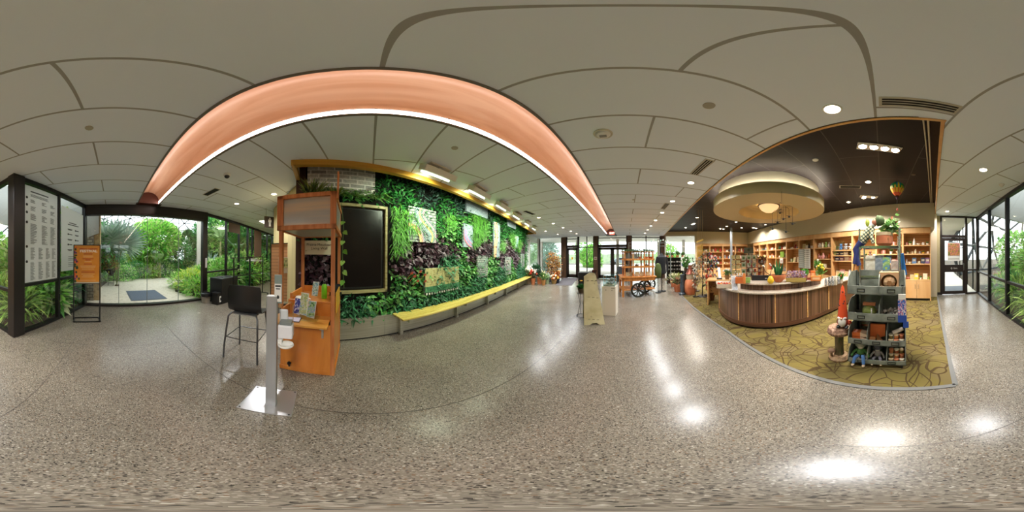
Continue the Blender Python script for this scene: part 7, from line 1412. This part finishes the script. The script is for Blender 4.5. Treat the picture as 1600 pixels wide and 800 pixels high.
d_ = thing('leaning_scarecrow', 'plaid shirted scarecrow doll with blue trousers flopped over the chrome rack', 'doll', RC_(-.17, -.12, 1.66), r93)
def plaid():
    m, nt, b = newmat('plaid'); N = nt.nodes.new; L = nt.links.new; MN = lambda *a: math_node(nt, *a)
    tc = N('ShaderNodeTexCoord'); sp = N('ShaderNodeSeparateXYZ'); L(tc.outputs['Object'], sp.inputs[0]); u = MN('ADD', sp.outputs[0], MN('MULTIPLY', sp.outputs[2], .8)); v = MN('SUBTRACT', sp.outputs[2], MN('MULTIPLY', sp.outputs[0], .8))
    a = MN('LESS_THAN', MN('FRACT', MN('MULTIPLY', u, 20.0)), .4); c = MN('LESS_THAN', MN('FRACT', MN('MULTIPLY', v, 20.0)), .4); s_ = MN('MULTIPLY', MN('ADD', a, c), .5)
    cr = N('ShaderNodeValToRGB'); cr.color_ramp.interpolation = 'CONSTANT'; e = cr.color_ramp.elements; e.new(.75); e[0].color = lin('#d9cba0'); e[1].position = .3; e[1].color = lin('#5a6a5a'); e[2].position = .75; e[2].color = lin('#1a2420'); L(s_, cr.inputs[0]); L(cr.outputs[0], b.inputs['Base Color']); b.inputs['Roughness'].default_value = .9; return m
PL_ = plaid(); BLU = mat('#2a3264', .9)
B().tube([(.06, 0, .24), (.0, -.01, .14), (-.08, -.01, .02)], [.045, .065, .06], 12).build('shirt', PL_, d_, smooth=True); B().tube([(.08, -.03, .2), (.06, -.08, .1), (.09, -.09, .0)], [.03, .028, .025], 8).build('sleeve', PL_, d_, smooth=True)
B().sphere((.11, -.02, .3), (.05, .05, .05), 14, 9).build('head', mat('#b5775c', .8), d_, smooth=True); b = B(); b.sphere((.17, -.02, .32), (.07, .065, .075), 16, 10); b.torus((.145, -.02, .32), .07, .012, 'X'); b.build('hat', mat('#4a5c34', .8), d_, smooth=True); B().sphere((-.0, .0, .3), (.03, .03, .06), 10, 7).build('feather', mat('#a9b84a', .7), d_, smooth=True); B().tube([(.06, 0, .26), (.1, -.01, .28)], .04, 10).build('collar', WHITE, d_, smooth=True)
for sx in (0, 1): B().tube([(-.08, -.01 - .05 * sx, .02), (-.13 - .03 * sx, -.06, -.08), (-.17 + .06 * sx, -.08, -.28 - .02 * sx)], [.05, .042, .032], 10).build('trouser_leg', BLU, d_, smooth=True); B().tube([(-.17 + .06 * sx, -.08, -.28), (-.19 + .07 * sx, -.08, -.38)], .012, 6).build('straw_foot', mat('#a9743f', .8), d_)
for k, (x, c, lb, w_, h_, tl) in enumerate([(-.13, ['#cfc8b5', '#bfb8a0', '#e3decf'], 'pale quilted table runner slumped on the chrome rack', .17, .27, -18), (-.01, ['#8f989c', '#77828a', '#a9b0b4'], 'grey patterned bag standing on the chrome rack', .12, .27, -5), (.09, ['#a9c23a', '#3f7ab5', '#8ab04a', '#d9e0e0'], 'calendar with a green and blue cover on the chrome rack', .1, .24, -4), (.2, ['#d9c2b0', '#b5a090', '#e6d9cc'], 'cream box set of cards on the chrome rack', .1, .2, 0)]):
    t = thing('rack_item', lb, 'shop goods', RC_(x, -.05 - .03 * k, 1.226), r93); B().obox((0, 0, h_ / 2), (w_, .05, h_), (R(tl), 0, R(0))).build('body', nmat('rackitem%d' % k, c, 14, .8), t, bev=.006)
    B().obox((0, -.026, h_ * .3), (w_ * .8, .004, h_ * .3), (R(tl), 0, 0)).build('front_panel', mat('#d6cdbb', .8), t)
t = thing('blue_towel', 'bright blue towel hanging over the right end of the chrome rack', 'towel', RC_(.33, -.08, 1.2), r93); b = B(); b.add([(-.05, -.02, .32), (0, -.02, .33), (.05, -.02, .02), (-.02, -.02, .0), (-.05, .02, .32), (0, .02, .33), (.05, .02, .02), (-.02, .02, 0)], [(0, 3, 2, 1), (4, 5, 6, 7), (0, 1, 5, 4), (1, 2, 6, 5), (2, 3, 7, 6), (3, 0, 4, 7)]); b.build('cloth', mat('#2a6fb0', .9), t, bev=.008); B().box(-.06, -.045, -.02, .02, .0, .2).build('red_edge', mat('#b52a2a', .9), t)
for k, (x, c, lb) in enumerate([(-.18, '#3a7fa5', 'teal'), (-.08, '#2f6a95', 'steel blue'), (.02, '#6a3a2c', 'brown'), (.1, '#57301f', 'dark brown'), (.19, '#a5302f', 'red'), (.25, '#2f4a8a', 'navy')]): 
    t = thing('stored_book', '%s book on the low shelf seen through the gap of the bin cart' % lb, 'book', RC_(x, -.1, .505), r93, 'books on the low chrome shelf'); B().box(-.035, .035, 0, .13, 0, .45 if k < 4 else .42).build('cover', mat(c, .5), t, bev=.003); B().box(-.03, .03, .002, .128, .44 if k < 4 else .41, .452 if k < 4 else .422).build('pages', WHITE, t)
# balloon spinner
bo = thing('balloon_spinner', 'rainbow hot air balloon spinner hanging from the dark shop ceiling', 'hanging balloon', (3.3, -.32, 2.93)); pr2 = [(.04, -.17), (.09, -.11), (.135, -.02), (.14, .04), (.12, .1), (.07, .145), (.01, .16)]
BC = ['#4a2a8a', '#2a5ab5', '#2a8ab0', '#2f9a4a', '#e6c42a', '#e0702a', '#c92a2a']
b = B(); n = 24
for j_ in range(6):
    for i in range(n):
        a0, a1 = 2 * PI * i / n, 2 * PI * (i + 1) / n; (r0, z0), (r1, z1) = pr2[j_], pr2[j_ + 1]; ci = min(6, max(0, 6 - j_ - (i % 2) * (1 if j_ < 5 else 0) + (1 if i % 3 == 0 and j_ > 2 else 0)))
        b.m(ci); b.add([(r0 * math.cos(a0), r0 * math.sin(a0), z0), (r0 * math.cos(a1), r0 * math.sin(a1), z0), (r1 * math.cos(a1), r1 * math.sin(a1), z1), (r1 * math.cos(a0), r1 * math.sin(a0), z1)], [(0, 1, 2, 3)])
b.build('envelope', [mat(c, .6) for c in BC], bo); B().lathe([(.022, -.25), (.028, -.21), (.02, -.21)], 12).build('basket', mat('#3a1a2a', .8), bo); b = B(); 
for k in range(4): a = PI / 2 * k; b.cyl((.035 * math.cos(a), .035 * math.sin(a), -.17), (.024 * math.cos(a), .024 * math.sin(a), -.21), .003, n=4)
b.cyl((0, 0, .16), (0, 0, .27), .002, n=4); b.tube([(0, 0, -.25), (.01, 0, -.36), (0, 0, -.45)], .003, 5); b.build('cord', BLACK, bo); B().sphere((.0, 0, -.48), (.015, .015, .03), 8, 6).build('tail_bead', mat('#c2452a', .5), bo)
# black wire mobile
mo = thing('wire_mobile', 'black wire mobile of small flying shapes hanging under the ceiling ring', 'mobile', (2.25, 1.58, 2.1)); mo.scale = (1.4, 1.4, 1.4); b = B(); b.tube([(0, 0, .39), (0, 0, .05)], .002, 4)
sh_pts = []
ax = Vector((-.58, .81, 0)) 
axv = Vector((math.cos(R(-55)), math.sin(R(-55)), 0))
for (x, z, h) in [(-.11, -.1, .2), (-.05, -.02, .12), (.05, -.14, .32), (.13, -.04, .22), (-.02, .1, .14), (.02, .02, .18), (.09, .05, .1)]:
    p = axv * x; q = Vector((p.x, p.y, z)); tq = Vector((p.x, p.y, z + h)); b.tube([q, tq, tq * .8 + Vector((0, 0, .05)), Vector((0, 0, tq.z * .5 + .1))], .0025, 4); sh_pts.append(q)
b.build('wires', BLACK, mo); 
for q in sh_pts: b = B(); b.sphere((q.x, q.y, q.z), (.014, .014, .012), 8, 6); b.obox((q.x, q.y, q.z + .012), (.07, .008, .004), (0, R(8), R(-55))); b.build('bird_shape', BLACK, mo)

# ------------------------------------------------------------------ left part of the shop
cm_ = thing('terracotta_chiminea', 'big orange terracotta chiminea with a copper funnel and cream collar', 'chiminea', (2.44, 5.86, .008)); B().lathe([(.17, 0), (.22, .12), (.235, .35), (.2, .55), (.13, .62)], 32).build('belly', nmat('terracotta_light', ['#b5603a', '#c9774e', '#d68a60'], 4, .7), cm_, smooth=True); B().lathe([(.14, .6), (.155, .65), (.155, .8), (.13, .82)], 28).build('collar', mat('#b9a88a', .7), cm_, smooth=True)
B().lathe([(.19, .82), (.16, .86), (.09, 1.0), (.075, 1.15), (.09, 1.16)], 28).build('copper_funnel', mat('#8a5040', .35, .7), cm_, smooth=True); b = B(); b.tube([(-.15, -.185, .3), (-.05, -.235, .26), (.08, -.23, .27), (.14, -.19, .3)], .006, 6); b.build('carved_line', mat('#8f4a2c'), cm_)
bouquet('chiminea_plant', 'leafy green plant rising from behind the terracotta chiminea', (2.42, 6.25, .9), 260, .2, .07, ['#3f7a35', '#6aa050', '#2f5a2a'], mat('#4a3a2a'), .12, .1, ('#e9e4da', '#f0ead8'), hgt=.4, bl_r=.03); B().box(-.1, .1, -.1, .1, -.9, 0).build('stand', BLACK, bpy.data.objects['chiminea_plant'])
wc_ = thing('wind_chime_stand', 'tall black pole stand hung with bead strands and bamboo wind chimes', 'wind chime stand', (2.71, 5.35, .008)); b = B(); b.cyl((0, 0, 0), (0, 0, .03), .2, .18, n=24); b.cyl((0, 0, .03), (0, 0, 1.95), .018); b.build('pole', BLACK, wc_); b = B()
for k in range(12):
    a = 2 * PI * k / 12; x, y = .16 * math.cos(a), .16 * math.sin(a); b.cyl((x, y, .45), (x, y, 1.75), .004, n=5)
    for j_ in range(14): b.sphere((x, y, .5 + .09 * j_ + .02 * (k % 3)), .013, 7, 5)
b.build('bead_strand', mat('#c9b58f', .4), wc_); b = B(); b.torus((0, 0, 1.76), .16, .008); b.torus((0, 0, 1.3), .16, .006); b.build('hoop', BLACK, wc_, smooth=True)
bam = thing('bamboo_chimes', 'yellow bamboo wind chimes on long cords from the dark ceiling', 'wind chimes', (2.51, 5.12, 0)); b = B(); b.obox((0, 0, 2.05), (.26, .05, .05), (0, R(-20), R(-30))); b.build('top_bar', mat('#c9a445', .5), bam)
for k in range(6):
    x = -.1 + .04 * k; b = B(); b.cyl((x, 0, 1.45 + .03 * k), (x, 0, 1.85 + .02 * k), .014, n=8); b.build('bamboo_tube', mat('#d0a84e', .5), bam, smooth=True)
b = B()
for x in (-.1, -.04, .02, .1): b.cyl((x, 0, 1.9), (x, 0, SZ - .02), .0025, n=4)
for k in range(6): b.cyl((-.1 + .04 * k, 0, 1.85), (-.1 + .04 * k, 0, 2.05), .002, n=4)
b.build('cord', mat('#b59a5a'), bam)
def spinner(label, loc, h, r_, cols, n=60, grp=None):
    t = thing('ornament_stand', label, 'ornament stand', loc, 0, grp); b = B(); b.cyl((0, 0, 0), (0, 0, .03), r_ * .9, n=20); b.cyl((0, 0, 0), (0, 0, h), .015)
    for z in np.arange(.4, h, .3): b.torus((0, 0, z), r_, .005, n=20, k=5)
    b.build('frame', BLACK, t); rr2 = random.Random(n)
    for ci, c in enumerate(cols):
        b = B()
        for k in range(n // len(cols)):
            a = rr2.uniform(0, 2 * PI); z = rr2.uniform(.35, h); kk = rr2.random()
            if kk < .5: b.sphere((r_ * math.cos(a), r_ * math.sin(a), z), (.03, .03, .04), 8, 6)
            else: b.obox((r_ * math.cos(a), r_ * math.sin(a), z), (.05, .015, .08), (0, 0, a + PI / 2))
        b.build('ornament', mat(c, .4), t)
    return t
spinner('revolving stand of red and white glass ornaments next to the wind chimes', (2.94, 5.35, .008), 1.6, .17, ['#b5342a', '#e0dcd0', '#6a4a35', '#2a4a3a'], 84, 'ornament stands'); spinner('revolving stand of blue and green ornaments nearer the counter', (3.21, 5.42, .008), 1.65, .15, ['#24489a', '#3a7a4a', '#d9d2c2', '#8a3a2c'], 76, 'ornament stands'); spinner('revolving stand of dark pewter ornaments behind the chiminea', (2.89, 6.27, .008), 1.45, .16, ['#3a3f42', '#8d8f8a', '#c9c0aa', '#5a4632'], 76, 'ornament stands')
spinner('low stand of white and tan ornaments at the far left of the shop racks', (2.43, 5.38, .008), 1.2, .1, ['#d9cfba', '#a9886a', '#5a4632'], 45, 'ornament stands')
t = bouquet('copper_pot_flower', 'flower in a dark copper pot on the carpet beside the counter', (2.73, 4.72, .008), 50, .2, .05, ['#4a6a35', '#6a5a3a'], mat('#6a4226', .4, .3), .28, .13, ('#d99a80',), hgt=.3)
t = spinner('red ceramic ornament column standing on the carpet', (2.77, 4.98, .008), .85, .09, ['#b53a22', '#c9583a'], 40, 'ornament stands')
bs = thing('black_shelf_unit', 'black shelf unit of small white goods by the far shop window', 'shelf unit', (2.71, 8.58, .008), R(-12)); b = B(); b.box(-.5, -.47, -.18, .18, 0, 1.45); b.box(.47, .5, -.18, .18, 0, 1.45); b.box(-.5, .5, .16, .18, 0, 1.45); b.box(-.5, .5, -.18, .18, 1.42, 1.45); b.build('carcass', BLACK, bs)
for z in (.4, .75, .95, 1.15): B().box(-.47, .47, -.17, .16, z, z + .02).build('shelf', BLACK, bs)
for k, z in enumerate((.77, .97, 1.17)):
    for j_ in range(6):
        p = bs.location + Vector((math.cos(R(-12)) * (-.38 + .15 * j_), math.sin(R(-12)) * (-.38 + .15 * j_) - .02, z + .002)); item('mug' if (k + j_) % 2 else 'bowl', 'white', tuple(p), R(-100), 'white %s, %s along the %s shelf of the black shelf unit' % ('mug' if (k + j_) % 2 else 'bowl', ORD[j_], ['low', 'middle', 'upper'][k]), 'white ware on the black shelf unit', .82)
for k, (dx, lb) in enumerate([(-.45, 'left end'), (-.2, 'left of the middle'), (.1, 'middle'), (.4, 'right end')]):
    bouquet('fern_basket', 'terracotta basket plant on top of the black shelf unit, %s' % lb, (bs.location.x + dx * .98, bs.location.y - dx * .2, 1.466), 90, .16 if k != 2 else .26, .04, ['#3a5a2a', '#5a7a3a', '#2a4020'], TERRA, .1, .1, (), hgt=.12, grp='baskets on the black shelf unit')
bn_ = thing('blue_banner', 'narrow white banner with a blue square beside the black shelf unit', 'banner', (2.96, 8.07, .008), R(-14)); B().box(-.12, .12, 0, .01, .75, 1.45).build('cloth', mat('#cfcfc8', .7), bn_); B().box(-.09, .09, -.003, 0, 1.0, 1.15).build('blue_square', mat('#24489a', .6), bn_); B().cyl((0, .02, 0), (0, .02, 1.46), .012).box(-.15, .15, -.1, .12, 0, .02).build('stand_pole', BLACK, bn_)
for k, (p, lb, cs) in enumerate([((2.32, 7.66, .008), 'low bed of cream caladium leaves at the left edge of the carpet', ['#c9c2a0', '#8a9a6a', '#e0d8b8']), ((2.43, 7.1, .008), 'pot of tall yellow green spikes near the chiminea', ['#8a9a3a', '#b5b55a', '#5a7a35']), ((2.16, 6.55, .008), 'terracotta bowl of pink and green leaves in front of the banner', ['#c98a70', '#5a7a4a', '#b5a58a'])]):
    bouquet('floor_plant_pot', lb, p, 170, .26, .08, cs, TERRA, .34, .2, (), hgt=.25)
t = thing('dark_statue', 'dark blue glazed column statue standing left of the chiminea', 'statue', (2.13, 5.93, .008)); B().lathe([(.12, 0), (.13, .05), (.07, .1), (.09, .35), (.06, .6), (.08, .75), (.1, .8)], 20).build('column', nmat('glaze', ['#2a3440', '#46525c', '#1c242c'], 12, .3), t, smooth=True)
# card spinner in front of the far corner
cs_ = thing('card_spinner', 'tall black wire greeting card spinner with green cards behind the counter', 'card rack', (4.52, 4.81, .008), R(-43)); b = B(); b.cyl((0, 0, 0), (0, 0, .03), .25, n=24); b.cyl((0, 0, 0), (0, 0, 1.72), .02)
for x in (-.31, -.1, .11, .32): b.box(x - .006, x + .006, -.09, -.07, .75, 1.56)
for z in (.75, 1.02, 1.29, 1.56): b.box(-.32, .32, -.1, -.07, z - .008, z + .008)
b.build('frame', BLACK, cs_)
for i in range(3):
    for j_ in range(3): c = B(); c.box(-.29 + .21 * i, -.12 + .21 * i, -.1, -.08, .78 + .27 * j_, .99 + .27 * j_); cc = c.build('greeting_card', mat('#a9b59a', .6), cs_); B().box(-.25 + .21 * i, -.16 + .21 * i, -.102, -.1, .83 + .27 * j_, .92 + .27 * j_).build('green_motif', mat('#4f6f3f', .6), cc)
b = B(); b.box(-.2, .2, -.08, -.06, 1.6, 1.84); b.build('header_board', mat('#5f6658', .6), cs_); B().cyl((0, -.081, 1.74), (0, -.084, 1.74), .05, n=20).build('header_roundel', mat('#2f4232'), cs_)
sr = thing('postcard_rack', 'second slim card rack with pale framed cards left of the tall card spinner', 'card rack', (4.63, 5.78, .008), R(-38)); B().cyl((0, 0, 0), (0, 0, 1.6), .02).cyl((0, 0, 0), (0, 0, .03), .2).build('frame', BLACK, sr)
for i in range(2):
    for j_ in range(4): B().box(-.2 + .21 * i, -.02 + .21 * i, -.05, -.03, .7 + .22 * j_, .88 + .22 * j_).build('framed_card', nmat('card_print', ['#e6dcc3', '#a8b07a'], 35), sr)
tw = thing('brown_tower_rack', 'brown wooden tower rack of small jars behind the monitor', 'display rack', (3.99, 3.93, .008), R(-45)); b = B(); 
for x in (-.3, -.1, .1, .3): b.box(x - .015, x + .015, -.1, .1, 0, 1.42)
b.build('uprights', mat('#7a4a2c', .5), tw)
for z in (.8, .95, 1.1, 1.25, 1.38): B().box(-.3, .3, -.09, .09, z, z + .015).build('shelf', mat('#7a4a2c', .5), tw)
for j_, z in enumerate((.815, .965, 1.115, 1.265)):
    for i in range(5):
        p = tw.location + Vector((math.cos(R(-45)) * (-.24 + .12 * i), math.sin(R(-45)) * (-.24 + .12 * i), z - .007)); item('candle', ['cream', 'black', 'white', 'red', 'grey'][(i + j_) % 5], tuple(p), 0, '%s jar candle, %s along the %s row of the brown tower rack' % (['cream', 'black', 'white', 'red', 'grey'][(i + j_) % 5], ORD[i], ORD[j_]), 'jar candles in the brown tower rack')
bouquet('wreath_basket', 'grey wreath basket of dried orange leaves above the brown tower rack', (4.23, 3.82, 1.2), 160, .1, .04, ['#8a5a2a', '#b57a3a', '#4a5a2a', '#6a3a24'], mat('#8d8a80'), .12, .14, (), hgt=.14); B().box(-.12, .12, -.12, .12, -1.19, 0).build('plinth', BIRCH, bpy.data.objects['wreath_basket'])

# more garden seen through the right glass wall
for k, (lx, ly, z, r, c, lb, cat) in enumerate([(2.6, -5.0, 2.4, 1.3, 'mixed', 'leafy tree beyond the glass corner bed, middle of three', 'tree'), (4.6, -4.6, 2.3, 1.3, 'lush', 'leafy tree beyond the glass corner bed, nearest the corridor door', 'tree'), (5.6, -2.6, 1.8, 1.0, 'mixed', 'airy tree outside just past the corridor door glass', 'tree'), (1.4, -6.2, 2.0, 1.4, 'dark', 'dark tree deep behind the glass corner bed', 'tree'), (3.2, -6.5, .9, 1.3, 'dark', 'dark shrub deep behind the glass corner bed', 'shrub'), (5.8, -6.0, .9, 1.4, 'mixed', 'wide shrub far behind the right glass wall', 'shrub')]):
    p = RG(lx, ly); bush('corner_tree' if cat == 'tree' else 'garden_shrub', lb, [(p[0], p[1], z, r, r, r * .95), (p[0] + .5, p[1] - .3, z * .6, r * .8, r * .8, r * .6)], 55, .22, .09, c, cat, 'trees behind the glass corner bed', trunk=z * .7)

# ------------------------------------------------------------------ countable little pieces become parts of their own
def split_islands(o):
    me = o.data; n = len(me.vertices); par = list(range(n))
    def find(a):
        while par[a] != a: par[a] = par[par[a]]; a = par[a]
        return a
    for e_ in me.edges:
        a, c = find(e_.vertices[0]), find(e_.vertices[1])
        if a != c: par[a] = c
    groups = {}
    for p in me.polygons: groups.setdefault(find(p.vertices[0]), []).append(p)
    if len(groups) < 2: return
    base = o.name.split('.')[0]
    for k, polys in enumerate(groups.values()):
        idx = {}; vs = []; fs = []
        for p in polys:
            f = []
            for v in p.vertices:
                if v not in idx: idx[v] = len(vs); vs.append(tuple(me.vertices[v].co))
                f.append(idx[v])
            fs.append(tuple(f))
        nm = bpy.data.meshes.new(base); nm.from_pydata(vs, [], fs)
        for m_ in me.materials: nm.materials.append(m_)
        nm.polygons.foreach_set('material_index', [p.material_index for p in polys]); nm.polygons.foreach_set('use_smooth', [p.use_smooth for p in polys]); nm.update()
        q = o if k == 0 else o.copy()
        if k: COL.objects.link(q)
        q.data = nm
for o in list(SC.objects):
    if o.type == 'MESH' and o.name.split('.')[0] in ('round_marker', 'plate_bolt', 'hole', 'rock', 'end_panel', 'uprights', 'side_window', 'fruit', 'bottle', 'glass_ornament', 'rear_upright', 'boots', 'bird_shape', 'panel_edge', 'wheelchair_wheel'): split_islands(o)
